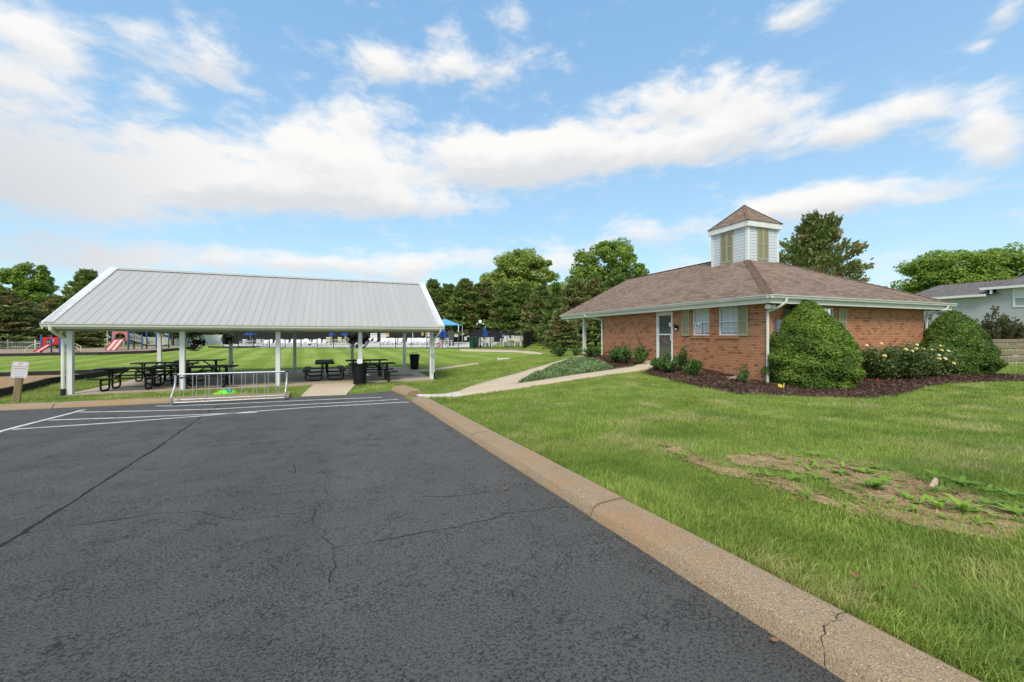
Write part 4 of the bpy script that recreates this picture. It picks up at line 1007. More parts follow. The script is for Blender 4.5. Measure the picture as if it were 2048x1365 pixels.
# ------------------------------------------------------------------ picnic tables
def make_table(name, L):
    """expanded-steel table: rounded top, two benches, two double-loop end frames, braces (long axis along x)"""
    root = empty(name)
    def plank(y0, y1, z, t=.045):
        b = MB(); b.box(-L / 2, L / 2, y0, y1, z - t, z); return b
    plank(-.38, .38, .76).build('tabletop', M_black, root, bevel=.02)
    for s in (-1, 1): plank(min(s * .56, s * .84), max(s * .56, s * .84), .455, .04).build('bench', M_black, root, bevel=.016)
    for e in (-1, 1):
        x = e * (L / 2 - .34); b = MB()
        for s in (-1, 1):
            # loop: from under the top down, along the ground and back up under the bench
            b.tube([(x, s * .11, .72), (x, s * .11, .13), (x, s * .14, .06), (x, s * .21, .03), (x, s * .62, .03), (x, s * .70, .06), (x, s * .73, .13), (x, s * .73, .42)], .030, 7)
            b.tube([(x, s * .11, .37), (x, s * .60, .37), (x, s * .66, .42)], .022, 6)
            b.tube([(x, s * .11, .22), (x, s * .55, .22), (x, s * .70, .30)], .016, 6)
        b.box(x - .03, x + .03, -.33, .33, .69, .716)
        b.build('end_frame', M_black, root)
        b = MB()
        for s in (-1, 1): b.tube([(x, s * .05, .33), (x - e * .50, s * .05, .705)], .017, 6)
        b.build('brace', M_black, root)
    return root
TG = 'black steel picnic tables on the pavilion slab'
def place_table(src, x, y, rz, label, first=False):
    o = src if first else copy_tree(src); o.location = (x, y, SLABZ); o.rotation_euler = (0, 0, rz); tag(o, label, 'picnic table', TG); return o
T = make_table('picnic_table', 1.86)
place_table(T, -7.48, 18.62, PR + R(1), 'black picnic table at the front left corner of the pavilion, nearest the sand pit', True)
place_table(T, -7.85, 21.95, PR, 'black picnic table second row back, half hidden by the front left table')
place_table(T, -6.72, 20.25, PR + R(78), 'black picnic table standing end-on behind the second white front post')
place_table(T, -6.85, 23.45, PR, 'black picnic table at the back of the slab, left of the fan post')
place_table(T, -5.18, 18.45, PR - R(1), 'black picnic table right of the second front post, behind the bike rack')
place_table(T, .50, 20.75, PR, 'black picnic table at the right, farther of the two behind the trash bin')
place_table(T, .66, 18.10, PR, 'black picnic table at the right, directly behind the front trash bin')
T6 = make_table('picnic_table', 2.9); T6.location = (-1.29, 20.15, SLABZ); T6.rotation_euler = (0, 0, R(94)); tag(T6, 'long black picnic table seen end-on in the middle of the slab', 'picnic table', TG)

# ------------------------------------------------------------------ drum fans on the posts
FG = 'black drum fans fixed to the pavilion posts'
def make_fan(r, name='drum_fan'):
    """wire-caged fan: two ring hoops joined by a wire cage, hub, three blades, yoke and wall bracket; faces -y"""
    root = empty(name)
    b = MB()
    for y, q in ((-.09, r), (0, r * 1.0), (.09, r * .96)): b.tube([(q * cos(2 * pi * k / 28), y, q * sin(2 * pi * k / 28)) for k in range(28)], .011, 5, closed=True)
    for k in range(16):
        a = 2 * pi * k / 16; c, s = cos(a), sin(a); b.tube([(.07 * c, -.15, .07 * s), (r * .6 * c, -.145, r * .6 * s), (r * c, -.09, r * s), (r * c, .09, r * s), (r * .5 * c, .13, r * .5 * s)], .0045, 4)
    for q in (.35, .68): b.tube([(r * q * cos(2 * pi * k / 24), -.148, r * q * sin(2 * pi * k / 24)) for k in range(24)], .005, 4, closed=True)
    b.build('cage', M_black, root)
    b = MB()
    for k in range(3):
        a = 2 * pi * k / 3 + .3
        def P(q, t, y): return (q * cos(a + t), y, q * sin(a + t))
        b.face([P(.06, -.2, -.02), P(r * .9, -.42, -.05), P(r * .92, .0, -.01), P(r * .86, .3, .05), P(.06, .3, .03)])
    b.build('blade', M_dark, root)
    b = MB(); b.tube([(0, -.06, 0), (0, .2, 0)], .085, 12); b.build('motor', M_black, root)
    b = MB(); b.tube([(-r - .02, 0, 0), (-r - .02, .18, 0), (r + .02, .18, 0), (r + .02, 0, 0)], .014, 6); b.tube([(0, .18, 0), (0, .33, 0)], .028, 8); b.box(-.06, .06, .33, .345, -.12, .12); b.build('bracket', M_black, root)
    return root
F1 = make_fan(.34); F2 = make_fan(.26)
def place_fan(o, a, b_, z, rz, label, tilt=0): o.location = (*pw(a, b_), SLABZ + z); o.rotation_euler = (tilt, 0, rz); tag(o, label, 'fan', FG)
place_fan(F1, PL / 4 + .2, .62, 1.68, PR + R(-38), 'large black drum fan behind the second white front post', R(-8))
F3 = copy_tree(F1); place_fan(F3, PL * 3 / 4 + .05, .60, 1.70, PR + R(-30), 'large black drum fan behind the front post above the trash bin', R(-10))
place_fan(F2, PL / 4 - .05, PD - .50, 1.72, PR + R(-12), 'small black drum fan on the rear post left of centre')
F4 = copy_tree(F2); place_fan(F4, PL * 3 / 4 - .05, PD - .50, 1.70, PR + R(14), 'small black drum fan on the rear post right of centre')

# ------------------------------------------------------------------ trash receptacles
def make_bin(name, lid):
    root = empty(name); b = MB(); n = 30
    for k in range(n):
        a = 2 * pi * k / n; c, s = cos(a), sin(a); tx, ty = -s, c; w = .019
        P = [(.235, .06), (.245, .3), (.262, .62), (.285, .80)]
        for (r0, z0), (r1, z1) in zip(P, P[1:]): b.face([(r0 * c - tx * w, r0 * s - ty * w, z0), (r0 * c + tx * w, r0 * s + ty * w, z0), (r1 * c + tx * w, r1 * s + ty * w, z1), (r1 * c - tx * w, r1 * s - ty * w, z1)])
    b.build('slat_body', M_black, root)
    b = MB()
    for q, z in ((.238, .06), (.262, .60), (.292, .80), (.300, .845)): b.tube([(q * cos(2 * pi * k / 28), q * sin(2 * pi * k / 28), z) for k in range(28)], .014, 6, closed=True)
    b.build('hoop', M_black, root)
    b = MB(); b.lathe([(.20, .03), (.225, .05), (.262, .80), (.25, .80), (.20, .07)], 24); b.build('liner', M_dark, root, smooth=True)
    if lid:
        b = MB(); b.lathe([(.30, .85), (.29, .875), (.16, .885), (.15, .875)], 26); b.build('lid', M_black, root, smooth=True)
        b = MB()
        for s in (-1, 1): b.tube([(s * .10, 0, .88), (s * .10, 0, .97)], .012, 6)
        b.tube([(-.16, 0, .975), (.16, 0, .975)], .014, 6); b.build('lid_handle', M_black, root)
    else:
        b = MB(); b.lathe([(.285, .845), (.29, .87), (.24, .872), (.235, .85)], 26); b.build('rim', M_black, root, smooth=True)
    return root
b1 = make_bin('trash_receptacle', False); b1.location = (.16, 17.28, gz(.16, 17.28) + .02); tag(b1, 'black slatted trash bin on the grass in front of the pavilion slab', 'trash bin', 'black slatted trash bins')
nb_ = MB(); nb_.box(-.10, .10, -.325, -.318, .86, 1.02); nb_.box(-.06, .06, -.318, -.29, .84, .87); nb_.build('notice', M_sign, b1)
b2 = make_bin('trash_receptacle', True); _p = gp(829, 739); b2.location = (*_p, gz(*_p)); tag(b2, 'black slatted trash bin with raised lid handle behind the pavilion', 'trash bin', 'black slatted trash bins')

# ------------------------------------------------------------------ bike rack
def build_rack():
    A = np.array(lp(346, 811)); Bq = np.array(lp(572, 800)); L = float(np.linalg.norm(Bq - A)); rz = math.atan2(*(Bq - A)[::-1]); z = float(lotz(*A))
    root = empty('bike_rack', (*A, z), rz, 'galvanised grid bike rack standing on the painted bay by the kerb', 'bike rack'); root.rotation_euler = (0, math.atan2(z - float(lotz(*Bq)), L), rz)
    h = .80
    for x in (0, L):
        b = MB(); b.tube([(x, .16, h), (x, .155, h - .14), (x, .12, h - .30), (x, .02, h - .43), (x, -.08, h - .53), (x, -.11, .22), (x, -.10, .10), (x, -.05, .035), (x, .05, .025), (x, .50, .025)], .026, 10); b.build('end_frame', M_galv, root, smooth=True)
        b = MB(); b.tube([(x - .05, .16, h + .01), (x + .05, .16, h + .01)], .036, 8); b.build('end_cap', M_dark, root)
    b = MB(); b.tube([(-.02, .16, h), (L + .02, .16, h)], .024, 10); b.build('top_rail', M_galv, root, smooth=True)
    b = MB(); b.tube([(0, .12, .12), (L, .12, .12)], .017, 8); b.tube([(0, -.06, .07), (L, -.06, .07)], .017, 8); b.build('bottom_rail', M_galv, root, smooth=True)
    x = .10; k = 0
    xs = []
    pitch = (L - .2) / 8.6
    while x < L - .05:
        xs += [x, x + .085]; x += pitch
    for x in xs:
        if x > L - .05: continue
        b = MB(); b.tube([(x, .16, h - .02), (x, .15, h * .5), (x, .12, .12)], .0085, 6); b.build('bar', M_galv, root)
build_rack()

# ------------------------------------------------------------------ lime plastic sheet lying on the grass
def build_sheet():
    x, y = gp(449, 789); z = gz(x, y); root = empty('plastic_sheet', (x, y, z), .1, 'crumpled lime green and teal plastic sheet on the grass behind the bike rack', 'plastic sheet'); root.scale = (.62, .7, .75)
    for nm, m, sx, sy, h, ox, sd in (('lime_sheet', M_lime, .50, .34, .16, 0, 1), ('teal_sheet', M_teal, .26, .26, .20, .10, 2)):
        r = np.random.default_rng(sd); n = 22; U, V = np.meshgrid(np.linspace(-1, 1, n), np.linspace(-1, 1, n)); rr = np.sqrt(U ** 2 * .9 + V ** 2 * .9)
        ed = 1 + .16 * np.sin(5 * np.arctan2(V, U) + sd) + .1 * np.sin(9 * np.arctan2(V, U))
        Z = np.clip(1 - (rr / ed) ** 2, -.25, 1) * h * (1 + .45 * noise2(U * 3 + sd, V * 3)) + r.normal(0, .008, U.shape) + (.02 if sd == 2 else 0)
        I = np.arange(n * n).reshape(n, n)
        quads(nm, np.stack([U * sx + ox, V * sy, Z], -1).reshape(-1, 3), np.stack([I[:-1, :-1], I[:-1, 1:], I[1:, 1:], I[1:, :-1]], -1), m, root)
build_sheet()

# ------------------------------------------------------------------ parking sign
def text_mesh(name, body, size, m, parent, loc, spacing=1.0):
    c = bpy.data.curves.new(name, 'FONT'); c.body = body; c.size = size; c.align_x = 'CENTER'; c.extrude = .001; c.space_character = spacing; c.resolution_u = 3; c.offset = size * .012
    t = bpy.data.objects.new(name + '_tmp', c); COL.objects.link(t); bpy.context.view_layer.update()
    me = bpy.data.meshes.new_from_object(t.evaluated_get(bpy.context.evaluated_depsgraph_get())); bpy.data.objects.remove(t); bpy.data.curves.remove(c)
    me.materials.clear(); me.materials.append(m); o = bpy.data.objects.new(name, me); COL.objects.link(o); o.parent = parent; o.location = loc; o.rotation_euler = (pi / 2, 0, 0); return o
def build_sign():
    x, y = gp(31, 806); z = gz(x, y)
    root = empty('parking_sign', (x, y, z - .02), R(34), 'white no overnight parking sign nailed to a leaning timber post', 'sign'); root.rotation_euler = (R(-2), R(4.5), R(20))
    b = MB(); b.box(-.07, .07, 0, .14, -.2, .93); b.build('post', M_wood, root, bevel=.012)
    pts = []; w, h0, h1, r = .15, .70, 1.15, .032
    for cx, cz, a0 in ((w - r, h1 - r, 0), (-w + r, h1 - r, pi / 2), (-w + r, h0 + r, pi), (w - r, h0 + r, 1.5 * pi)):
        pts += [(cx + r * cos(a0 + k * pi / 8), cz + r * sin(a0 + k * pi / 8)) for k in range(5)]
    b = MB(); b.prism(pts, -.012, -.004, 1); pl = b.build('sign_panel', M_sign, root)
    b = MB()
    for x0, x1, z0, z1 in ((-.135, .135, 1.131, 1.135), (-.135, .135, .925, .929), (-.135, -.132, .719, 1.131), (.132, .135, .719, 1.131), (-.135, .135, .715, .719)): b.box(x0, x1, -.0145, -.0125, z0, z1)
    b.build('border', M_signred, pl)
    for body, s, zz, m in (('NO', .056, 1.072, M_signred), ('OVERNIGHT', .045, 1.008, M_signred), ('PARKING', .050, .948, M_signred), ('ALL VEHICLES WILL BE', .0215, .888, M_signgray), ('TOWED AWAY AT', .0235, .838, M_signgray), ("VEHICLE OWNER'S", .0235, .788, M_signgray), ('EXPENSE & RISK', .0235, .738, M_signgray)):
        text_mesh('lettering', body, s, m, pl, (0, -.0135, zz), 1.08)
    b = MB(); b.tube([(0, -.016, 1.118), (0, -.010, 1.118)], .008, 8); b.tube([(0, -.016, .727), (0, -.010, .727)], .008, 8); b.build('bolt', M_galv, pl)
build_sign()

# ------------------------------------------------------------------ timber edging
def timber(pts, w, h, label, off=0, name='timber_edging', seg=2.4):
    b = MB(); P = [np.array(p) for p in pts]
    for p, q in zip(P, P[1:]):
        L = np.linalg.norm(q - p); n = max(1, int(round(L / seg)))
        for i in range(n):
            a, c = p + (q - p) * i / n, p + (q - p) * ((i + 1) / n - .006)
            for lay in range(2): b.beam((a[0], a[1], gz(*a) + h * (.25 + .5 * lay) + off), (c[0], c[1], gz(*c) + h * (.25 + .5 * lay) + off), w - .015 * lay, h * .49)
    tag(b.build(name, M_timber), label, 'edging')
timber(PIT_F, .14, .26, 'dark timber edging along the front of the sand pit'); timber(PIT_B, .14, .22, 'dark timber edging along the back of the sand pit by the mown field')
timber(PLAY[1:7], .18, .26, 'long dark timber edging along the front of the playground chips', seg=3)
timber([BEDP[0], BEDP[1], BEDP[2]], .18, .2, 'dark timber edging of the small bed at the pool fence corner')

# ------------------------------------------------------------------ playground
def arch_panel(b, x0, x1, y0, y1, z0, z1, hw, hz, n=10):
    """panel with an arched doorway, as one outline"""
    xc = (x0 + x1) / 2; out = [(x0, z0), (xc - hw, z0), (xc - hw, z0 + hz - hw)] + [(xc - hw * cos(pi * k / n), z0 + hz - hw + hw * sin(pi * k / n)) for k in range(1, n)] + [(xc + hw, z0 + hz - hw), (xc + hw, z0), (x1, z0), (x1, z1), (x0, z1)]
    b.prism(out, y0, y1, 1)
def slide(name, top, bot, w, m_bed, m_side, parent, lanes=1):
    top = Vector(top); bot = Vector(bot); d = bot - top; side = Vector((-d.y, d.x, 0)).normalized()
    prof = [(0, 0), (.08, -.03), (.2, -.17), (.78, -.86), (.9, -.965), (1.0, -1.0)]; hh = top.z - bot.z
    pts = [Vector((top.x + d.x * t, top.y + d.y * t, top.z + z * hh)) for t, z in prof]
    b = MB()
    for p, q in zip(pts, pts[1:]):
        b.face([p - side * w / 2, p + side * w / 2, q + side * w / 2, q - side * w / 2]); b.face([p - side * w / 2 - Vector((0, 0, .05)), p + side * w / 2 - Vector((0, 0, .05)), q + side * w / 2 - Vector((0, 0, .05)), q - side * w / 2 - Vector((0, 0, .05))])
    o = b.build(name, m_bed, parent)
    b = MB()
    for i in range(lanes + 1):
        off = side * (-w / 2 + w * i / lanes)
        for p, q in zip(pts, pts[1:]): b.beam(p + off + Vector((0, 0, .05)), q + off + Vector((0, 0, .05)), .045, .15)
    b.build('slide_side', m_side, o)
    return o
def build_small_playset():
    x, y = ud(104, 42.0); z = gz(x, y) + .02
    r_ = empty('playset', (x, y, z), -math.atan2(x, y), 'small playset with one red slide, blue posts and an arched climber', 'playset'); r_.scale = (.88, .9, 1)
    A, B_, C_, D_ = (-.82, 0), (.61, -.25), (-.05, 1.0), (1.33, .75)
    for p in (A, B_, C_, D_):
        b = MB(); b.tube([(*p, -.1), (*p, 1.78), (*p, 1.84)], [.085, .085, .05], 10); b.build('post', M_blue, r_, smooth=True)
    b = MB(); b.prism([A, B_, D_, C_], .74, .82); b.build('platform', M_blackp, r_)
    ang = math.atan2(B_[1] - A[1], B_[0] - A[0]); M = Matrix.Translation((*A, 0)) @ Matrix.Rotation(ang, 4, 'Z'); L = math.hypot(B_[0] - A[0], B_[1] - A[1])
    b = MB(); b.T = M; arch_panel(b, .08, L - .08, -.04, .04, .80, 1.62, .36, .68); b.build('arch_panel', M_red, r_)
    b = MB(); b.T = M; b.prism([(L - .62 + .0, .86), (L - .09, .86), (L - .09, 1.6), (L - .3, 1.6)], -.07, -.041, 1); b.build('side_panel', M_red, r_)
    slide('slide', (-.15, -.16, .84), (-1.15, -1.45, .16), .56, M_redlt, M_red, r_)
    b = MB(); b.prism([(.0, .86), (1.3, .86), (1.3, 1.45), (0, 1.45)], -.02, .02, 1)
    b.v = [tuple(Vector((C_[0], C_[1], 0)) + Matrix.Rotation(math.atan2(D_[1] - C_[1], D_[0] - C_[0]), 3, 'Z') @ Vector(v)) for v in b.v]; b.build('back_panel', M_beige, r_)
    b = MB()                                                             # arched ladder climber
    for off in (-.25, .25):
        b.tube([(-.85 - 1.25 * sin(k * pi / 16), .35 + off * 1.2, .95 * cos(k * pi / 16) + .02) for k in range(9)], .03, 6)
    for k in range(1, 9): b.tube([(-.85 - 1.25 * sin(k * pi / 18), .35 - .3, .95 * cos(k * pi / 18)), (-.85 - 1.25 * sin(k * pi / 18), .35 + .3, .95 * cos(k * pi / 18))], .024, 6)
    b.build('climber', M_cream, r_)
    b = MB()                                                             # stairs with rails
    for i in range(4): b.box(1.15 + i * .28, 1.45 + i * .28, -.1, .65, .58 - i * .17, .63 - i * .17)
    b.build('stair', M_blackp, r_)
    b = MB()
    for yy in (-.12, .66):
        for dz in (.25, .6): b.tube([(1.05, yy, .82 + dz), (2.2, yy, .12 + dz)], .026, 6)
        b.tube([(2.2, yy, .72), (2.32, yy, .6), (2.3, yy, .3), (2.25, yy, 0)], .03, 6)
        for k in range(5): b.tube([(1.05 + k * .24, yy, 1.0 - k * .145), (1.05 + k * .24, yy, 1.4 - k * .145)], .014, 5)
    b.build('stair_rail', M_cream, r_)
build_small_playset()
def build_big_playset():
    x, y = ud(256.6, 47.0); z = gz(x, y) + .03
    r_ = empty('playset', (x, y, z), -math.atan2(x, y), 'large playset with faded red double slide, blue posts, ramp and decks', 'playset'); r_.scale = (.84, .9, 1)
    posts = [(-1.55, .1, 2.9), (0, 0, 2.9), (.57, 1.25, 2.9), (-1.3, 1.3, 2.9), (1.38, .0, 1.75), (1.9, 1.05, 2.7), (2.87, -.05, 2.3), (3.3, 1.1, 2.7), (4.3, 1.3, 2.6), (4.15, .1, 1.5)]
    for px, py, h in posts[:-1]:
        b = MB(); b.tube([(px, py, -.1), (px, py, h), (px, py, h + .06)], [.085, .085, .05], 10); b.build('post', M_blue, r_, smooth=True)
    b = MB(); b.prism([(-1.6, 0), (.1, -.05), (.6, 1.3), (-1.35, 1.35)], 1.10, 1.19); b.build('platform', M_blackp, r_)
    b = MB(); b.prism([(1.95, .05), (4.2, .05), (4.35, 1.35), (1.9, 1.1)], .42, .5); b.build('platform', M_blackp, r_)
    b = MB(); b.face([(.1, .05, 1.18), (.55, 1.15, 1.18), (2.0, 1.1, .50), (1.95, .08, .50)]); b.face([(.1, .05, 1.04), (.55, 1.15, 1.04), (2.0, 1.1, .36), (1.95, .08, .36)]); b.face([(.1, .05, 1.18), (.1, .05, 1.04), (1.95, .08, .36), (1.95, .08, .50)]); b.build('ramp', M_blackp, r_)
    b = MB(); arch_panel(b, -1.58, -.08, -.06, .03, 1.15, 2.15, .55, .80); b.build('arch_panel', M_redpale, r_)
    slide('slide', (-.82, -.1, 1.2), (-1.75, -1.65, .05), 1.15, M_redlt, M_red, r_, 2)
    b = MB()
    for (x0, y0, z0), (x1, y1, z1) in (((.1, .03, 1.25), (1.35, .03, .80)), ((.6, 1.2, 1.25), (1.9, 1.08, .72))):
        for dz in (.0, .62): b.tube([(x0, y0, z0 + dz), (x1, y1, z1 + dz)], .028, 6)
        for k in range(9): t = k / 8; b.tube([(x0 + (x1 - x0) * t, y0 + (y1 - y0) * t, z0 + (z1 - z0) * t), (x0 + (x1 - x0) * t, y0 + (y1 - y0) * t, z0 + (z1 - z0) * t + .62)], .022, 5)
    b.build('ramp_rail', M_beige, r_)
    b = MB()
    for (x0, y0), (x1, y1) in (((1.45, .02), (1.85, 1.0)), ((2.05, 1.08), (3.2, 1.12)), ((3.4, 1.14), (4.2, 1.3))):
        n = max(3, int(math.hypot(x1 - x0, y1 - y0) / .13))
        for k in range(n + 1): t = k / n; b.box(x0 + (x1 - x0) * t - .035, x0 + (x1 - x0) * t + .035, y0 + (y1 - y0) * t - .012, y0 + (y1 - y0) * t + .012, .58, 1.42)
        for zz in (.62, 1.30): b.beam((x0, y0, zz), (x1, y1, zz), .05, .06)
    b.build('barrier', M_cream, r_)
    b = MB(); b.box(2.98, 3.72, -.08, -.04, .50, 1.42); b.build('play_panel', M_beige, r_)
    b = MB(); b.tube([(2.0, 1.05, 2.25), (4.25, 1.28, 2.25)], .035, 6); b.tube([(4.3, 1.3, .35), (2.9, 0, .35)], .03, 6); b.build('cross_rail', M_cream, r_)
    b = MB(); b.tube([(-2.05, .25, 0), (-2.05, .25, 2.4), (-1.6, .2, 2.5)], .035, 7)
    b.tube([(-2.05 + .28 * cos(k * .7), .25 + .28 * sin(k * .7), .12 + k * .075) for k in range(22)], .03, 6); b.build('spiral_climber', M_cream, r_)
build_big_playset()
def build_bench():
    x, y = ud(388, 52); z = gz(x, y); r_ = empty('park_bench', (x, y, z), R(-45), 'small beige bench at the edge of the playground by the white fence', 'bench')
    b = MB(); b.box(-.75, .75, -.2, .2, .42, .47); b.build('seat', M_beige, r_)
    b = MB(); b.box(-.75, .75, .2, .26, .5, .9); b.build('backrest', M_beige, r_)
    for s in (-.5, .5):
        b = MB(); b.box(s - .04, s + .04, -.15, .22, 0, .42); b.build('leg', M_blackp, r_)
build_bench()

# ------------------------------------------------------------------ fences
def picket_fence(name, pts, h, m, label, step, pw_, post_step, gap=True):
    r_ = empty(name, (*pts[0], gz(*pts[0])), 0, label, 'fence'); o0 = Vector((*pts[0], gz(*pts[0]))); b = MB(); rl = MB(); po = []
    for p, q in zip(pts, pts[1:]):
        p = np.array(p); q = np.array(q); L = np.linalg.norm(q - p); n = int(L / step); d = (q - p) / L
        for i in range(n):
            c = p + d * (i + .5) * step; z = gz(*c); a0 = c - d * pw_ / 2; a1 = c + d * pw_ / 2
            b.beam(Vector((*c, z + .06)) - o0, Vector((*c, z + h)) - o0, pw_, .02, up=(d[0], d[1], 0))
        for zz in (.22, h * .55, h - .18) if h > 1.3 else (.25, h - .22):
            for i in range(max(1, int(L / 3))):
                a = p + (q - p) * i / max(1, int(L / 3)); c = p + (q - p) * (i + 1) / max(1, int(L / 3)); rl.beam(Vector((*a, gz(*a) + zz)) - o0, Vector((*c, gz(*c) + zz)) - o0, .03, .07)
        for i in range(int(L / post_step) + 1): po.append(p + d * min(L, i * post_step))
    b.build('picket_panel', m, r_); rl.build('rail', m, r_)
    for c in po:
        k = MB(); z = gz(*c); k.box(c[0] - o0.x - .06, c[0] - o0.x + .06, c[1] - o0.y - .06, c[1] - o0.y + .06, z - o0.z, z - o0.z + h + .12); k.build('post', m, r_)
    return r_
picket_fence('picket_fence', [ud(-160, 50), ud(16, 52.5), ud(200, 57), ud(345, 62)], 1.08, M_picket, 'weathered white picket fence behind the playground', .15, .085, 2.4)
def vinyl_fence():
    a, c = ud(345, 66), ud(470, 69); b = MB(); z = min(gz(*a), gz(*c)) - .05; r_ = empty('vinyl_fence', (*a, z), 0, 'solid white vinyl fence behind the playground bench', 'fence')
    L = math.hypot(c[0] - a[0], c[1] - a[1]); an = math.atan2(c[1] - a[1], c[0] - a[0]); r_.rotation_euler = (0, 0, an)
    for i in range(int(L / .2)): b.box(i * .2 + .004, i * .2 + .196, -.02, .02, .05, 1.62)
    b.build('panel', M_pvc, r_); b = MB(); b.box(0, L, -.035, .035, 1.6, 1.7); b.box(0, L, -.035, .035, .05, .2); b.build('rail', M_pvc, r_)
    for i in range(int(L / 2) + 1):
        b = MB(); b.box(i * 2 - .06, i * 2 + .06, -.06, .06, 0, 1.78); b.build('post', M_pvc, r_)
vinyl_fence()
def pool_fence():
    h = 1.72; r_ = empty('pool_fence', (*FA, gz(*FA)), 0, 'black aluminium picket fence along the front of the pool', 'fence'); o0 = Vector((*FA, gz(*FA)))
    b = MB(); rl = MB(); posts = []
    for p, q in ((FA, FB), (FB, FC)):
        p = np.array(p); q = np.array(q); L = np.linalg.norm(q - p); d = (q - p) / L; n = int(round(L / 1.83)); m = L / n
        for i in range(n + 1): posts.append(p + d * m * i)
        for i in range(int(L / .114)):
            c = p + d * (i + .5) * .114; z = gz(*c); b.beam(Vector((*c, z + .06)) - o0, Vector((*c, z + h - .02)) - o0, .017, .017, up=(d[0], d[1], 0))
        for i in range(n):
            a = p + d * m * i; c = p + d * m * (i + 1)
            for zz in (.14, h - .17, h): rl.beam(Vector((*a, gz(*a) + zz)) - o0, Vector((*c, gz(*c) + zz)) - o0, .025, .035)
    b.build('picket_panel', M_blackp, r_); rl.build('rail', M_blackp, r_)
    for c in posts:
        k = MB(); z = gz(*c); k.box(c[0] - o0.x - .03, c[0] - o0.x + .03, c[1] - o0.y - .03, c[1] - o0.y + .03, z - o0.z, z - o0.z + h + .06); k.build('post', M_blackp, r_)
pool_fence()
def screen_fence(pts, h, label, seg=2.4):
    o0 = Vector((*pts[0], gz(*pts[0]))); r_ = empty('screened_fence', o0, 0, label, 'fence')
    for p, q in zip(pts, pts[1:]):
        p = np.array(p); q = np.array(q); L = np.linalg.norm(q - p); n = int(round(L / seg)); b = MB()
        for i in range(n):
            a = p + (q - p) * i / n; c = p + (q - p) * (i + 1) / n; sg = .03 if i % 2 else -.02; d = (q - p) / L; nn = np.array([-d[1], d[0]]) * sg
            za, zc = gz(*a), gz(*c); b.face([Vector((*a, za + .05)) - o0, Vector((*c, zc + .05)) - o0, Vector((*(c + nn), zc + h)) - o0, Vector((*(a + nn), za + h)) - o0])
        b.build('mesh_screen', M_screen, r_)
        for i in range(n + 1):
            a = p + (q - p) * i / n; k = MB(); k.tube([Vector((*a, gz(*a))) - o0, Vector((*a, gz(*a) + h + .1)) - o0], .035, 6); k.build('post', M_blackp, r_)
screen_fence([ud(446, 66), ud(700, 65), ud(915, 63), ud(1052, 61)], 1.95, 'black mesh screened fence along the back of the pool')
screen_fence([FC, ud(1052, 46), ud(1064, 54), ud(1068, 60)], 1.72, 'black mesh screened fence running back from the pool fence corner')

# ------------------------------------------------------------------ pool terrace furniture
def dz(x, y): return gz(x, y) + .06
def lounge_chair():
    r_ = MB()
    r_.box(-.32, .32, -.9, .35, .30, .36); r_.box(-.32, -.27, -.9, .35, .36, .40); r_.box(.27, .32, -.9, .35, .36, .40)
    r_.face([(-.32, .33, .33), (.32, .33, .33), (.32, .78, .95), (-.32, .78, .95)]); r_.face([(-.32, .37, .31), (.32, .37, .31), (.32, .82, .93), (-.32, .82, .93)])
    for sx in (-.29, .29):
        for sy in (-.8, .25): r_.box(sx - .03, sx + .03, sy - .03, sy + .03, 0, .30)
    return r_.build('lounge_chair', M_chair)
def dining_chair():
    b = MB(); b.box(-.25, .25, -.25, .22, .40, .44)
    for k in range(5): b.box(-.22 + k * .1, -.16 + k * .1, .20, .24, .44, .86)
    b.box(-.25, .25, .19, .25, .84, .90)
    for sx in (-.23, .23):
        for sy in (-.22, .2): b.box(sx - .03, sx + .03, sy - .03, sy + .03, 0, .40)
        b.box(sx - .035, sx + .035, -.25, .22, .62, .66); b.box(sx - .03, sx + .03, -.25, -.2, .4, .62)
    return b.build('resin_chair', M_chair)
LCH = lounge_chair(); DCH = dining_chair(); used = {'l': False, 'd': False}
def put(kind, u, d, rz, label, grp, m=None, s=1.0):
    src = LCH if kind == 'l' else DCH
    o = src if not used[kind] else src.copy()
    if used[kind]: COL.objects.link(o)
    used[kind] = True; x, y = ud(u, d); o.location = (x, y, dz(x, y)); o.rotation_euler = (0, 0, rz - YAW); o.scale = (s,) * 3
    if m: o.data = o.data.copy(); o.data.materials.clear(); o.data.materials.append(m)
    return tag(o, label, 'chair', grp)
G1, G2 = 'white lounge chairs in a row by the pool', 'white lounge chairs standing upright near the pool signs'
for i, u in enumerate(np.linspace(528, 648, 12)): put('l', u, 51.5 + (i % 2) * .5, R(12 + 9 * sin(i * 2)), 'white resin lounge chair in the long low row by the pool', G1, None, .8)
for i, u in enumerate((762, 771, 781, 788, 798, 816, 821, 830, 838, 846, 851, 858)): put('l', u, 52.5 + (i % 3) * .6, R(5 * sin(i)), 'white resin lounge chair in the row beneath the pool signs', G2, None, .9)
for i, u in enumerate((536, 560, 585, 608, 632, 735, 748)): put('l', u, 56.5 + i * .1, R(20 * sin(i)), 'white resin lounge chair in the row behind along the far side of the pool', 'white lounge chairs in the back row', None, .8)
def pool_table(u, d, grp, label, m=M_chair, rad=.55):
    x, y = ud(u, d); r_ = empty('pool_table', (x, y, dz(x, y)), 0, label, 'table', grp); b = MB(); b.lathe([(rad, .68), (rad, .72)], 18); b.build('tabletop', m, r_)
    b = MB()
    for k in range(4): a = k * pi / 2 + .6; b.tube([(.36 * cos(a), .36 * sin(a), 0), (.25 * cos(a), .25 * sin(a), .68)], .03, 6)
    b.build('leg', m, r_); return r_
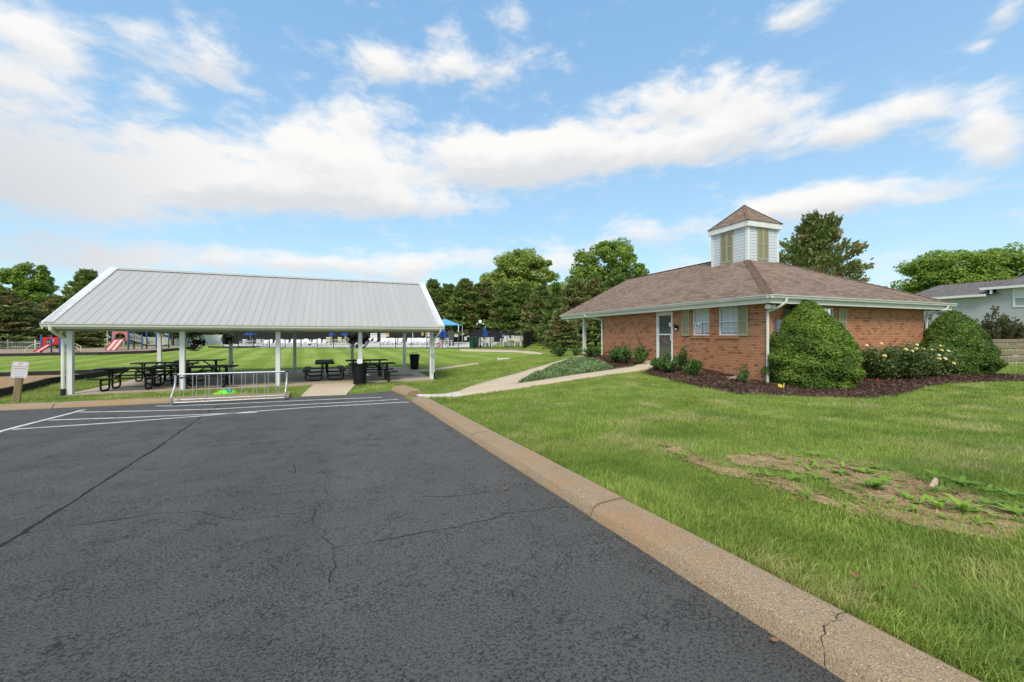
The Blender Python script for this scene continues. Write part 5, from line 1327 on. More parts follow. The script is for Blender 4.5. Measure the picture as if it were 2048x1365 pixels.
def umbrella(u, d, top, rad, drop, label, tilt=0.0, closed=False, m=M_fabric):
    x, y = ud(u, d); r_ = empty('patio_umbrella', (x, y, dz(x, y)), 0, label, 'umbrella', 'blue pool umbrellas'); n = 8; H = top
    b = MB(); b.tube([(0, 0, 0), (0, 0, H)], .03, 8); b.build('pole', M_chair, r_)
    b = MB(); b.lathe([(.26, 0), (.26, .08), (.06, .14)], 14); b.build('base', M_chair, r_)
    T_ = Matrix.Translation((0, 0, H)) @ Matrix.Rotation(tilt, 4, 'Y'); b = MB(); b.T = T_; K = 40 if closed else 8
    rings = [(.03, 0.0), (.5, -.30 * drop), (1.0, -drop)] if not closed else [(.05, 0), (.45, -.35 * drop), (.8, -.8 * drop), (1.0, -drop)]
    ids = []
    for q, zz in rings:
        row = []
        for k in range(n * 2):
            a = 2 * pi * k / (n * 2); w = 1.0 if k % 2 == 0 else (.9 if not closed else .45); row.append(b.vert((rad * q * w * cos(a), rad * q * w * sin(a), zz + (0 if k % 2 == 0 else .03 * drop))))
        ids.append(row)
    for A, C in zip(ids, ids[1:]):
        for k in range(n * 2): b.f.append([A[k], A[(k + 1) % (n * 2)], C[(k + 1) % (n * 2)], C[k]])
    b.f.append(ids[0]); o = b.build('canopy', m, r_)
    b = MB(); b.T = T_; b.sphere((0, 0, .03), .045, 8, 6); b.build('finial', M_chair, r_)
umbrella(501, 49.5, 2.02, .72, .62, 'blue open umbrella over the white table set at the far left of the pool')
umbrella(664, 53, 1.98, .42, .75, 'blue furled umbrella at the pool, left one of the close pair')
umbrella(690, 53.5, 1.98, .42, .75, 'blue furled umbrella at the pool, right one of the close pair')
umbrella(889, 46.5, 2.25, .58, 1.18, 'large bright blue umbrella drooping beside the stone pillar', R(16), True)
umbrella(970.5, 47.5, 2.28, .34, 1.05, 'slim blue furled umbrella over the white chairs right of the lamp post', 0, True)
pool_table(501, 49.5, None, 'white round table under the open blue umbrella'); pool_table(675, 52.5, None, 'cream round table between the close pair of blue umbrellas', M_chair2); pool_table(972, 47.5, None, 'white round table under the slim furled umbrella')
pool_table(888, 46.8, None, 'cream round table under the drooping blue umbrella', M_chair2); pool_table(1024, 49, None, 'white round table among the chairs near the fence corner')
for i, (u, d) in enumerate(((486, 49), (493, 50.6), (510, 50.4), (517, 49.2), (522, 50))): put('d', u, d, R(70 * i), 'white resin chair at the table under the open blue umbrella', 'white chairs round the open umbrella')
for i, (u, d) in enumerate(((655, 52), (665, 53.5), (682, 51.8), (695, 53), (688, 54))): put('d', u, d, R(80 * i), 'cream resin chair round the table below the close pair of umbrellas', 'cream chairs by the umbrella pair', M_chair2, 1.15)
for i, (u, d) in enumerate(((964, 47.2), (966, 48.4), (979, 47), (981, 48.3), (972, 46.6))): put('d', u, d, R(70 * i + 30), 'white resin chair at the table right of the lamp post', 'white chairs right of the lamp post', None, 1.2)
for i, (u, d) in enumerate(((1013, 49), (1019, 50.2), (1030, 50.2), (1035, 48.4), (1041, 49.5), (1008, 48))): put('d', u, d, R(60 * i), 'white resin chair on the grass by the black fence corner', 'white chairs by the fence corner', M_chair if i % 2 else M_chair2, 1.35)
for i, (u, d) in enumerate(((872, 46.8), (880, 48), (897, 47.3))): put('d', u, d, R(70 * i), 'white resin chair beside the drooping blue umbrella', 'white chairs beside the drooping umbrella', None, 1.15)

def shade_canopy():
    x, y = ud(890, 54); z = dz(x, y); r_ = empty('shade_canopy', (x, y, z), -YAW, 'pale blue pyramid shade canopy on white posts by the pool', 'canopy')
    w = 2.1; hb = 2.50; ht = 3.35; b = MB(); n = 6
    for k in range(4):
        a0, a1 = k * pi / 2 + pi / 4, (k + 1) * pi / 2 + pi / 4; c0 = Vector((w * 1.414 * cos(a0), w * 1.414 * sin(a0), hb)); c1 = Vector((w * 1.414 * cos(a1), w * 1.414 * sin(a1), hb)); ap = Vector((0, 0, ht)); b.face([c0, c1, ap])
    b.build('shade_cloth', M_canopy, r_)
    for sx in (-1, 1):
        for sy in (-1, 1): b = MB(); b.tube([(sx * w * .97, sy * w * .97, 0), (sx * w * .97, sy * w * .97, hb)], .05, 8); b.build('post', M_chair, r_)
shade_canopy()
def lamp_post():
    x, y = ud(960.5, 46); z = dz(x, y) - .05; r_ = empty('lamp_post', (x, y, z), -YAW, 'black lamp post with white square head and twin spotlights by the pool', 'lamp post')
    b = MB(); b.tube([(0, 0, 0), (0, 0, 2.75)], .06, 10); b.lathe([(.13, 0), (.12, .25), (.07, .32)], 12); b.build('pole', M_blackp, r_)
    b = MB(); b.box(-.15, .15, -.15, .15, 2.75, 3.1); b.build('lantern', M_lens, r_, bevel=.02)
    b = MB(); b.tube([(-.36, 0, 2.62), (.36, 0, 2.62)], .025, 6); b.build('crossarm', M_blackp, r_)
    for s in (-.36, .36): b = MB(); b.sphere((s, -.05, 2.66), .085, 10, 8); b.build('spotlight', M_lens, r_)
lamp_post()
def post_light(u, d):
    x, y = ud(u, d); r_ = empty('light_pole', (x, y, dz(x, y)), 0, 'slim black light pole standing behind the lounge chair row', 'lamp post'); b = MB(); b.tube([(0, 0, 0), (0, 0, 3.2)], .05, 8); b.lathe([(.16, 0), (.15, .3), (.06, .5)], 10); b.build('pole', M_blackp, r_)
    b = MB(); b.lathe([(.05, 3.2), (.13, 3.3), (.11, 3.55), (.03, 3.65)], 10); b.build('lantern', M_lens, r_)
post_light(619, 52)
def stone_pillar():
    x, y = ud(902, 50); r_ = empty('stone_pillar', (x, y, dz(x, y)), -YAW, 'dark stone pillar under the edge of the pale blue canopy', 'pillar'); b = MB(); r = random.Random(2)
    for i in range(12): b.box(-.30 - r.uniform(0, .03), .30 + r.uniform(0, .03), -.3 - r.uniform(0, .03), .3 + r.uniform(0, .03), i * .145, i * .145 + .138)
    b.build('shaft', M_stone, r_); b = MB(); b.box(-.36, .36, -.36, .36, 1.745, 1.81); b.build('cap', M_stone, r_)
stone_pillar()
def wheelie(u, d, s, label):
    x, y = ud(u, d); r_ = empty('wheeled_bin', (x, y, gz(x, y) + .05), -YAW + .3, label, 'bin'); r_.scale = (s,) * 3
    b = MB(); b.lathe([(.30, .05), (.33, 1.0), (.36, 1.02), (.36, 1.08)], 4); b.build('body', M_green, r_); b = MB(); b.lathe([(.40, 1.085), (.38, 1.14), (.1, 1.17)], 4); b.build('lid', M_green, r_)
    for sx in (-.2, .2): b = MB(); b.tube([(sx - .03, .24, .08), (sx + .03, .24, .08)], .08, 10); b.build('wheel', M_blackp, r_)
wheelie(944.5, 44.6, 1.0, 'dark green bin at the pool gate, left of the pair'); wheelie(952, 45.4, 1.05, 'dark green bin at the pool gate, right of the pair')
def wall_sign(u, d, v0, v1, wpx, m, label, lines=3):
    x, y = ud(u, d); z1 = ZC + (HOR - v0) / FPX * d; z0 = ZC + (HOR - v1) / FPX * d; w = wpx / FPX * d / 2
    r_ = empty('pool_sign', (x, y, 0), -YAW, label, 'sign'); b = MB(); b.box(-w, w, -.02, .01, z0, z1); b.build('sign_panel', m, r_)
    b = MB(); b.tube([(0, .03, dz(x, y)), (0, .03, z1)], .025, 6); b.build('post', M_blackp, r_)
    b = MB()
    for i in range(lines): zz = z1 - (z1 - z0) * (i + .7) / (lines + .6); b.box(-w * .8, w * .8, -.026, -.0205, zz - .02, zz + .02)
    b.build('lettering', M_signgray, r_)
wall_sign(747.5, 60, 656, 677.5, 13, M_sign, 'large white rules board behind the pool, left one', 7); wall_sign(767, 60, 656, 679, 11, M_sign, 'large white rules board behind the pool, right one', 7)
wall_sign(775.5, 59, 660, 674, 5, M_brass, 'small yellow notice beside the white rules boards', 2); wall_sign(857, 58, 664, 673.5, 4.5, M_sign, 'small white notice left of the drooping blue umbrella', 2); wall_sign(845, 58, 664, 671.5, 4.5, M_brass, 'small yellow notice left of the shade canopy', 2)
wall_sign(913, 58, 668.5, 674, 9, M_sign, 'wide white notice on the screen right of the stone pillar', 2); wall_sign(925.5, 57, 667, 670.5, 6, M_sign, 'narrow white notice high on the screen by the canopy post', 1); wall_sign(931, 55, 674, 681, 5, M_sign, 'white notice low on the screen left of the green bins', 3); wall_sign(936, 56, 672, 674.5, 5, M_brass, 'tiny yellow notice above the low white notice', 1)
wall_sign(1006.5, 52, 668.5, 675, 6.5, M_bluesign, 'blue notice board among the chairs by the fence corner', 2)
def flag_pole(u, d):
    x, y = ud(u, d); r_ = empty('white_pole', (x, y, dz(x, y)), 0, 'thin cream pole rising from the pool terrace behind the lounge chairs', 'pole'); b = MB(); b.tube([(0, 0, 0), (0, 0, 2.6)], .045, 8); b.build('shaft', M_chair2, r_); b = MB(); b.lathe([(.2, 0), (.2, .06), (.06, .1)], 12); b.build('base', M_chair2, r_)
flag_pole(825.5, 55)
def water_cooler():
    x, y = ud(877, 45.5); r_ = empty('ring_buoy_stand', (x, y, dz(x, y)), -YAW, 'small red rescue ring on a stand by the pool fence', 'rescue ring'); b = MB(); b.tube([(.18 * cos(k * pi / 8), 0, .35 + .18 * sin(k * pi / 8)) for k in range(16)], .06, 6, closed=True); b.build('ring', M_red, r_); b = MB(); b.tube([(0, .05, 0), (0, .05, .6)], .03, 6); b.build('stand', M_chair, r_)
water_cooler()

# ------------------------------------------------------------------ trees
def rvec(n): return unit(rng.normal(size=(n, 3)))
def conifer_arrays(H, Rd, nb, cards, start=.06, lift=.15, shape=.75, flat=.6, L=.62, W=.27, lean=0.0):
    """boughs in loose tiers, each a flattened spray of needle cards"""
    Ps, Ds, Us, Ls, Ws = [], [], [], [], []; limbs = []
    for i in range(nb):
        t = start + (1 - start) * ((i + rng.random()) / nb); t = t ** .92; z = H * t
        az = i * 2.399 + rng.normal() * .35; ln = Rd * (1 - t) ** shape * rng.uniform(.62, 1.12) + .25
        el = lift + .75 * t ** 2 + rng.normal() * .10
        d = np.array([cos(az) * cos(el), sin(az) * cos(el), sin(el)]); side = np.array([-sin(az), cos(az), 0])
        base = np.array([lean * t * H * .1, 0, z]); tip = base + d * ln - np.array([0, 0, .10 * ln * (1 - t)])
        limbs.append((base, tip, max(.015, .035 * ln / Rd * H / 10)))
        m = max(10, int(cards * (.25 + ln / Rd)))
        s = rng.uniform(.12, 1.0, m) ** .72; wid = ln * .34 * np.sin(np.clip(s, .05, 1) * 2.6) + .12
        off = rng.uniform(-1, 1, m) * wid
        P = base + d * (ln * s)[:, None] + side * off[:, None] + np.array([0, 0, 1]) * (rng.normal(size=m) * .16 * flat * (1 + ln * .15) - .10 * ln * s ** 2 * (1 - t) + .05)[:, None]
        D = d * .8 + side * (np.sign(off) * rng.uniform(.1, 1.0, m))[:, None] + rng.normal(size=(m, 3)) * .38 + np.array([0, 0, .15])
        Ps.append(P); Ds.append(D); Us.append(rng.normal(size=(m, 3)) + np.cross(D, [0, 0, 1]) * .8); Ls.append(L * rng.uniform(.6, 1.25, m)); Ws.append(W * rng.uniform(.7, 1.3, m))
    cat = np.concatenate
    return leaf_arrays(cat(Ps), cat(Ds), cat(Us), cat(Ls), cat(Ws)), limbs
def make_conifer(name, m, H, Rd, nb=95, cards=62, bare=True, **k):
    V, limbs = conifer_arrays(H, Rd, nb, cards, **k)
    r_ = empty(name); leaf_mesh('crown', V, m, r_)
    b = MB(); b.tube([(0, 0, -.3), (.05, 0, H * .4), (0, .03, H * .97)], [H * .022, H * .015, .015], 8)
    for base, tip, rad in limbs[:: 2]: b.tube([base, (base + tip) / 2, base + (tip - base) * .8], [rad, rad * .7, rad * .3], 4, caps=False)
    b.build('trunk', M_bark, r_); return r_
def make_decid(name, m, H, crown, nclump, leaves, L=.26, trunk_r=.2):
    """crown: list of ellipsoids (cx, cy, cz, rx, ry, rz); leaves gathered in clumps on and inside them"""
    Ps, Ns = [], []; r_ = empty(name); b = MB(); vol = np.array([c[3] * c[4] * c[5] for c in crown]); vol = vol / vol.sum(); zlow = min(c[2] - c[5] for c in crown)
    fork = np.array([0, 0, max(.8, zlow + .2)])
    b.tube([(0, 0, -.3), (0, 0, fork[2] * .5), fork], [trunk_r * 1.2, trunk_r, trunk_r * .8], 9)
    top = np.array(crown[0][:3]); b.tube([fork, (fork + top) / 2 + [.1, .1, 0], top], [trunk_r * .8, trunk_r * .55, trunk_r * .2], 7)
    for i in range(nclump):
        c = crown[rng.choice(len(crown), p=vol)]; d = rvec(1)[0]; q = rng.uniform(.35, 1.0) ** .45
        ctr = np.array(c[:3]) + d * np.array(c[3:]) * q * rng.uniform(.86, 1.06); rad = rng.uniform(.55, 1.05) * (min(c[3:]) * .32 + .25)
        n = int(leaves * rng.uniform(.6, 1.3)); dd = rvec(n); rr = rng.uniform(.25, 1, n) ** .5
        P = ctr + dd * (rr * rad)[:, None] * np.array([1, 1, .72]); Ps.append(P); Ns.append(dd + np.array([0, 0, .7]))
        if i % 3 == 0: mid = (fork + ctr) / 2 + rng.normal(size=3) * .2; b.tube([fork * .6 + ctr * .1 + np.array([0, 0, fork[2] * .3]), mid, ctr], [trunk_r * .3, trunk_r * .18, .015], 5, caps=False)
    P = np.concatenate(Ps); N = unit(np.concatenate(Ns) + rng.normal(size=P.shape) * .55); D = np.cross(N, rvec(len(P))); U = np.cross(N, D)
    leaf_mesh('crown', leaf_arrays(P, D, U, L * rng.uniform(.6, 1.3, len(P)), L * .62 * rng.uniform(.7, 1.2, len(P)), .2), m, r_); b.build('trunk', M_bark, r_); return r_
C1 = make_conifer('conifer_tree', L_conifer, 10.0, 4.0, 130, 92)
C2 = make_conifer('conifer_tree', L_conifer_b, 10.0, 4.8, 125, 98, lift=.05, shape=.55, flat=.5)
C3 = make_conifer('conifer_tree', L_conifer, 10.0, 3.6, 125, 84, shape=.55, lift=.25)
protos = {1: [C1, False], 2: [C2, False], 3: [C3, False]}
HT = {1: 10.0, 2: 10.0, 3: 10.0}
def plant_tree(kind, u, d, vtop, wscale, label, cat='conifer', grp=None, rz=0.0):
    src, usd = protos[kind]; o = src if not usd else copy_tree(src); protos[kind][1] = True
    x, y = ud(u, d); z = gz(x, y) - .1; h = ZC + (HOR - vtop) / FPX * d - z; s = h / HT[kind]
    o.location = (x, y, z); o.scale = (s * wscale, s * wscale, s); o.rotation_euler = (0, 0, rz); return tag(o, label, cat, grp)
GC = 'conifers planted as a screen behind the field'
plant_tree(2, 8, 55, 588, 1.45, 'wide brownish conifer at the far left, in front of the broad-leaved trees', grp=GC, rz=.4)
plant_tree(2, 120, 60, 597, 1.15, 'browning conifer behind the small playset', grp=GC, rz=2)
plant_tree(3, 176, 63, 547, 1.1, 'tall dark conifer rising over the left end of the pavilion roof', grp=GC, rz=1)
plant_tree(2, 60, 62, 610, 1.2, 'low spreading conifer over the picket fence left of the small playset', grp=GC, rz=3.3)
plant_tree(2, 165, 55, 640, 1.7, 'low brown conifer with drooping boughs right behind the small playset', grp=GC, rz=4.2)
plant_tree(2, 268, 66, 600, 1.2, 'dark conifer seen under the pavilion roof behind the double slide', grp=GC, rz=5)
plant_tree(1, 372, 68, 590, 1.1, 'dark conifer seen under the pavilion roof above the white vinyl fence', grp=GC, rz=1.2)
for i, (u, d, v, w, l) in enumerate(((455, 72, 600, 1.25, 'behind the rear post with the small left fan'), (530, 72, 600, 1.25, 'above the open blue umbrella'), (610, 72, 600, 1.2, 'behind the slim black light pole'), (690, 71, 595, 1.2, 'above the close pair of blue umbrellas'), (770, 70, 590, 1.2, 'above the white rules boards'), (830, 70, 590, 1.1, 'above the thin cream pole'))):
    plant_tree((1, 2, 3)[i % 3], u, d, v, w, 'dark conifer seen under the pavilion roof ' + l, grp=GC, rz=i * 1.3)
for i, (k, u, d, v, w, l) in enumerate(((1, 866, 69, 564, 1.33, 'dark conifer just right of the pavilion roof peak'), (3, 898, 72, 574, 1.40, 'dark conifer behind the pale blue canopy'), (1, 930, 66, 563, 1.47, 'pointed conifer rising above the lamp post'), (2, 968, 69, 572, 1.40, 'browning conifer behind the slim blue umbrella'), (1, 1006, 65, 568, 1.15, 'dense green conifer below the big broad-leaved tree'), (3, 1048, 66, 572, 1.2, 'dark conifer above the black fence corner'), (2, 1083, 58, 578, 1.0, 'russet tinged conifer right of the fence corner'), (1, 1112, 50, 570, .95, 'green conifer behind the lone low shrub'), (2, 1150, 46, 566, .95, 'brown patched conifer left of the porch post'), (1, 1192, 46, 552, .95, 'green conifer above the porch end of the roof'), (3, 1232, 50, 545, .95, 'conifer tip just over the left end of the clubhouse ridge'), (2, 1125, 40, 622, 1.25, 'low brownish conifer nearest the clubhouse porch'))):
    plant_tree(k, u, d, v, w, l, grp=GC, rz=i * 1.7)
# broad-leaved trees beyond
def place(o, u, d, label, cat='tree', grp=None, rz=0, dzz=0):
    x, y = ud(u, d); o.location = (x, y, gz(x, y) + dzz); o.rotation_euler = (0, 0, rz - YAW); return tag(o, label, cat, grp)
GD = 'broad-leaved trees beyond the conifers'
def zt(v, d, u): x, y = ud(u, d); return ZC + (HOR - v) / FPX * d - gz(x, y)
d = 76; k = d / FPX; H = zt(497, d, 1040)
place(make_decid('broadleaf_tree', L_decid_l, H, [(0, 0, H - 4.6, 4.6, 4.2, 4.6), (-3.9, 0, H - 7.2, 3.6, 3.4, 3.6), (3.6, .5, H - 5.6, 3.2, 3.0, 3.6), (0, 0, H - 8.5, 6.0, 4, 3.5)], 210, 190, .50), 1040, d, 'tall pale green broad-leaved tree rising above the conifers right of the pavilion', grp=GD)
place(make_decid('broadleaf_tree', L_decid_l, 9, [(0, 0, 7.2, 3.2, 3, 3.0), (1, 0, 4.5, 3.5, 3, 3)], 85, 170, .50), 968, 78, 'small light green broad-leaved tree showing between two conifers', grp=GD)
d = 62; H = zt(484, d, 1212)
place(make_decid('broadleaf_tree', L_decid, H, [(.3, 0, H - 3.4, 4.6, 4.0, 3.3), (-3.0, 0, H - 6.5, 3.4, 3, 3), (3.4, 0, H - 4.6, 2.6, 2.6, 2.8), (0, 0, H - 7.5, 5.5, 4, 3.5)], 190, 190, .44), 1212, d, 'rounded broad-leaved tree behind the left end of the clubhouse roof', grp=GD)
place(make_decid('broadleaf_tree', L_decid_l, 10.5, [(0, 0, 7.5, 3.8, 3, 3.0)], 75, 170, .48), 1118, 74, 'low pale broad-leaved tree between the two tall ones', grp=GD)
d = 74; H = zt(527, d, 58)
place(make_decid('broadleaf_tree', L_decid, H, [(0, 0, H - 2.8, 3.4, 3.2, 2.8), (1.2, 0, H - 5.2, 2.6, 2.6, 2.4), (0, 0, H - 8, 4.6, 3, 3.2)], 150, 170, .44), 58, d, 'broad-leaved tree with rounded top at the far left', grp=GD)
place(make_decid('broadleaf_tree', L_decid, 11.5, [(0, 0, 8.9, 2.4, 2.4, 2.6), (-1.5, 0, 6, 3.4, 3, 3.4)], 85, 160, .44), -6, 74, 'broad-leaved tree cut by the left edge of the view', grp=GD)
place(make_decid('broadleaf_tree', L_decid, 7, [(0, 0, 5.0, 3.2, 2.6, 2.2), (2, 0, 4.4, 2.6, 2.4, 2)], 85, 160, .40), 345, 64, 'small broad-leaved tree with bare trunk seen under the pavilion right of the big playset', grp=GD)
d = 58; H = zt(497, d, 1930)
place(make_decid('broadleaf_tree', L_decid, H, [(-2.0, 0, H - 4.0, 5.6, 5, 4.0), (5.2, 0, H - 4.4, 5.0, 4.6, 4.2), (-5.4, 0, H - 5.0, 3.0, 3, 3.6), (1, 0, H - 7, 7.0, 5, 3.5)], 330, 190, .42, .35), 1930, d, 'large spreading broad-leaved tree behind the grey house at the right', grp=GD)
V, limbs = conifer_arrays(11.0, 6.4, 70, 270, start=.2, lift=.30, shape=.50, flat=.6, L=.42, W=.20)
d = 40; pine = empty('pine_tree'); leaf_mesh('crown', V, L_conifer_b, pine)
b = MB(); b.tube([(0, 0, -.3), (.1, 0, 5), (0, .05, 10.4)], [.3, .2, .03], 9)
for q, t, rad in limbs: b.tube([q, (q + t) / 2, q + (t - q) * .85], [rad * 1.3, rad, rad * .3], 5, caps=False)
b.build('trunk', M_bark, pine)
x, y = ud(1628, d); z = gz(x, y); s = (ZC + (HOR - 434) / FPX * d - z) / 11.9; pine.location = (x, y, z); pine.scale = (s * .9, s * .9, s); tag(pine, 'tall ragged pine standing behind the clubhouse beside the cupola', 'pine')

# ------------------------------------------------------------------ clipped and flowering shrubs
def surface_shrub(name, m, prof, n, L, W, label, cat, u, v, depth_rad, grp=None, droop=-.25, lump=.05, xs=1.0, at=None):
    """dense clipped shrub; prof: (height, radius) pairs; sprays of leaves on a shell a few layers deep over a dark twig core"""
    x, y = at if at else gp(u, v)
    if not at: dd = ray(u, v)[:2]; dd = dd / np.linalg.norm(dd); x, y = x + dd[0] * depth_rad, y + dd[1] * depth_rad
    z = gz(x, y); r_ = empty(name, (x, y, z), -YAW, label, cat, grp)
    hz = np.array([p[0] for p in prof]); hr = np.array([p[1] for p in prof]); H = hz[-1]
    w = np.interp(np.linspace(0, H, 200), hz, hr) + .08; cdf = np.cumsum(w) / w.sum()
    zz = np.interp(rng.random(n), cdf, np.linspace(0, H, 200)); a = rng.uniform(0, 2 * pi, n); lay = 1 - .22 * rng.random(n) ** 1.6
    base = np.interp(zz, hz, hr); stray = (rng.random(n) < .035) * rng.uniform(.03, .11, n); hol = np.sin(a * 13 + zz * 9) * np.sin(zz * 17 - a * 7); lay = lay - .10 * np.clip(hol - .35, 0, 1); base = base * (1 + lump * np.sin(a * 5 + zz * 3) + lump * np.sin(a * 9 - zz * 6.5 + 1) + lump * .8 * np.sin(zz * 11 + a * 3)) * lay + stray
    P = np.stack([base * np.cos(a) * xs, base * np.sin(a), zz + rng.normal(size=n) * .02], 1)
    slope = np.gradient(np.interp(np.linspace(0, H, 200), hz, hr), H / 199); sl = np.interp(zz, np.linspace(0, H, 200), slope)
    N = unit(np.stack([np.cos(a), np.sin(a), -sl], 1)); D = unit(N * .55 + np.array([0, 0, droop]) + rng.normal(size=(n, 3)) * .5); U = np.cross(D, N) + rng.normal(size=(n, 3)) * .35
    leaf_mesh('foliage', leaf_arrays(P, D, U, L * rng.uniform(.6, 1.35, n), W * rng.uniform(.7, 1.3, n), .25), m, r_)
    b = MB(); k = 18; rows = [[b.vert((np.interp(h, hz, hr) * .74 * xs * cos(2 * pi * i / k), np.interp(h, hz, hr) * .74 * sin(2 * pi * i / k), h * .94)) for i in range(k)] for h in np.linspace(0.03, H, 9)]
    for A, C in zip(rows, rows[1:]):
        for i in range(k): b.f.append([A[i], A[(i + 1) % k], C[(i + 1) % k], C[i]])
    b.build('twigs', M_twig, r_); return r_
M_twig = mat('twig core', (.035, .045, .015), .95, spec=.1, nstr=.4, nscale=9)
surface_shrub('cone_shrub', L_yew, [(0, 1.38), (.4, 1.46), (.8, 1.44), (1.25, 1.32), (1.75, 1.05), (2.2, .74), (2.55, .44), (2.76, .20), (2.83, .03)], 70000, .105, .036, 'large clipped cone shaped evergreen in front of the building corner', 'shrub', 1612, 777, 1.35, 'clipped evergreen cones')
surface_shrub('cone_shrub', L_yewd, [(0, 1.1), (.4, 1.32), (.8, 1.28), (1.3, 1.06), (1.8, .76), (2.2, .48), (2.45, .22), (2.56, .03)], 56000, .11, .042, 'broad clipped evergreen mound at the far right corner of the building', 'shrub', 1905, 751, 1.4, 'clipped evergreen cones')
def rose(u, v, w, h, label, fl):
    x, y = gp(u, v); dd = ray(u, v)[:2]; dd /= np.linalg.norm(dd); x += dd[0] * w * .45; y += dd[1] * w * .45; z = gz(x, y); r_ = empty('rose_bush', (x, y, z), -YAW, label, 'rose bush', 'rose bushes along the end wall')
    n = 6500; nst = 34; c = rng.integers(0, nst, n); az = rng.uniform(0, 2 * pi, nst); sp = rng.uniform(.1, 1, nst) ** .6; tip = np.stack([w / 2 * sp * np.cos(az), w / 2 * .8 * sp * np.sin(az), h * rng.uniform(.72, 1.05, nst) * (1 - .28 * sp ** 2)], 1)
    s = rng.uniform(.12, 1.0, n) ** .8; P = tip[c] * np.stack([s ** .7, s ** .7, s], 1) + rng.normal(size=(n, 3)) * np.array([.11, .11, .08]); P[:, 2] = np.maximum(P[:, 2], .05)
    N = unit(rng.normal(size=(n, 3)) + [0, 0, .9]); D = np.cross(N, rvec(n)); leaf_mesh('foliage', leaf_arrays(P, D, np.cross(N, D), .085 * rng.uniform(.6, 1.3, n), .055, .2), L_rose, r_)
    b = MB()
    for t in tip[::2]: b.tube([(0, 0, 0), t * [.5, .5, .45], t * .92], [.014, .010, .005], 4)
    b.build('stem', M_bark, r_)
    q = math.hypot(x, y)
    for (fu, fv) in fl:
        dr = ray(fu, fv); kx = (x * SN + y * CS) - w * .50; P0 = dr * kx; loc = Vector((P0[0] - x, P0[1] - y, P0[2] + ZC - z)); loc = Matrix.Rotation(YAW, 3, 'Z') @ loc
        loc.z = min(max(loc.z, .25), h * 1.08); b = MB(); rr = random.Random(int(fu * 7 + fv))
        sz = rr.uniform(.045, .07)
        for ring, (rad, tl, cnt) in enumerate(((sz, .45, 6), (sz * .62, .9, 5))):
            for i in range(cnt):
                a = 2 * pi * i / cnt + ring * .4 + rr.random() * .3; ca, sa = cos(a), sin(a); wv = rad * .62; zt_ = rad * tl; RX = Matrix.Rotation(R(48), 3, 'X')
                b.face([loc, loc + RX @ Vector((rad * .6 * ca - wv * sa, rad * .6 * sa + wv * ca, zt_ * .5)), loc + RX @ Vector((rad * ca, rad * sa, zt_)), loc + RX @ Vector((rad * .6 * ca + wv * sa, rad * .6 * sa - wv * ca, zt_ * .5))])
        b.build('rose_flower', M_petal if rr.random() < .6 else M_petalw, r_)
rf = lambda L: [(1540 + a / 4.0315, 500 + c / 4.0315) for a, c in L]
rose(1758, 763, 1.45, 1.25, 'rose bush with few pale flowers beside the clipped cone', rf([(895, 757), (925, 855), (780, 772), (915, 860)]))
rose(1812, 763, 1.55, 1.32, 'yellow flowering rose bush in the middle of the end wall', rf([(1180, 797), (1147, 817), (1183, 768), (1095, 805), (1172, 801)]))
rose(1862, 758, 1.55, 1.22, 'yellow flowering rose bush against the broad evergreen mound', rf([(1305, 807), (1373, 775), (1360, 852), (1352, 878), (1410, 880), (1480, 917), (1437, 818), (1385, 812), (1232, 800), (1365, 879)]))
def small_shrub(name, m, u, v, w, h, n, L, W, label, grp=None, back=.3, stems=9, upright=.6, depth=None):
    x, y = ud(u, depth) if depth else gp(u, v); dd = ray(u, v)[:2]; dd /= np.linalg.norm(dd); x += dd[0] * back * (not depth); y += dd[1] * back * (not depth); x = min(x, 12.75) if 10.2 < y < 20 and x > 12.2 and x < 14.5 else x
    z = gz(x, y); r_ = empty(name, (x, y, z), 0, label, 'shrub', grp); c = rng.integers(0, stems, n); az = np.arange(stems) * 2.4 + rng.random(stems); sp = rng.uniform(.25, 1, stems)
    tip = np.stack([w / 2 * sp * np.cos(az), w / 2 * sp * np.sin(az), h * rng.uniform(.6, 1.0, stems) * (1 - .25 * sp)], 1); tip[0] = (0, 0, h)
    s = rng.uniform(.2, 1.0, n) ** .7; P = tip[c] * np.stack([s, s, s], 1); out = rvec(n); P = P + out * (.07 * h ** .5 + .02)
    D = unit(out + np.array([0, 0, upright]) + rng.normal(size=(n, 3)) * .3); U = np.cross(D, rvec(n)); leaf_mesh('foliage', leaf_arrays(P, D, U, L * rng.uniform(.6, 1.25, n), W * rng.uniform(.7, 1.2, n), .25), m, r_)
    b = MB()
    for t in tip: b.tube([(0, 0, -.03), t * [.45, .45, .5], t * .95], [.012, .009, .004], 4)
    b.build('stem', M_bark, r_); return r_
GS = 'low glossy shrubs along the clubhouse'
small_shrub('laurel_shrub', L_laurel, 1120, 715, 1.25, .72, 900, .13, .055, 'lone low glossy shrub on the lawn before the conifers', GS, .4, 16)
small_shrub('laurel_shrub', L_laurel, 1152, 714, .7, .55, 420, .11, .048, 'small glossy shrub left of the porch post foot', GS)
small_shrub('laurel_shrub', L_laurel, 1184, 716, 1.1, .75, 800, .11, .048, 'glossy shrub between porch post and downspout', GS, .3, 14)
small_shrub('laurel_shrub', L_weed, 1196, 713, .55, .62, 300, .16, .05, 'yellow green plant beside the left downspout', GS)
small_shrub('laurel_shrub', L_laurel, 1230, 728, 1.05, .92, 900, .12, .052, 'glossy shrub against the brick wall left of the door, left one', GS, .3, 14)
small_shrub('laurel_shrub', L_laurel, 1252, 730, 1.0, .85, 850, .12, .052, 'glossy shrub against the brick wall left of the door, middle one', GS, .3, 14)
small_shrub('laurel_shrub', L_laurel, 1281, 732, 1.0, .95, 950, .12, .052, 'dark glossy shrub just left of the clubhouse door', GS, .3, 14)
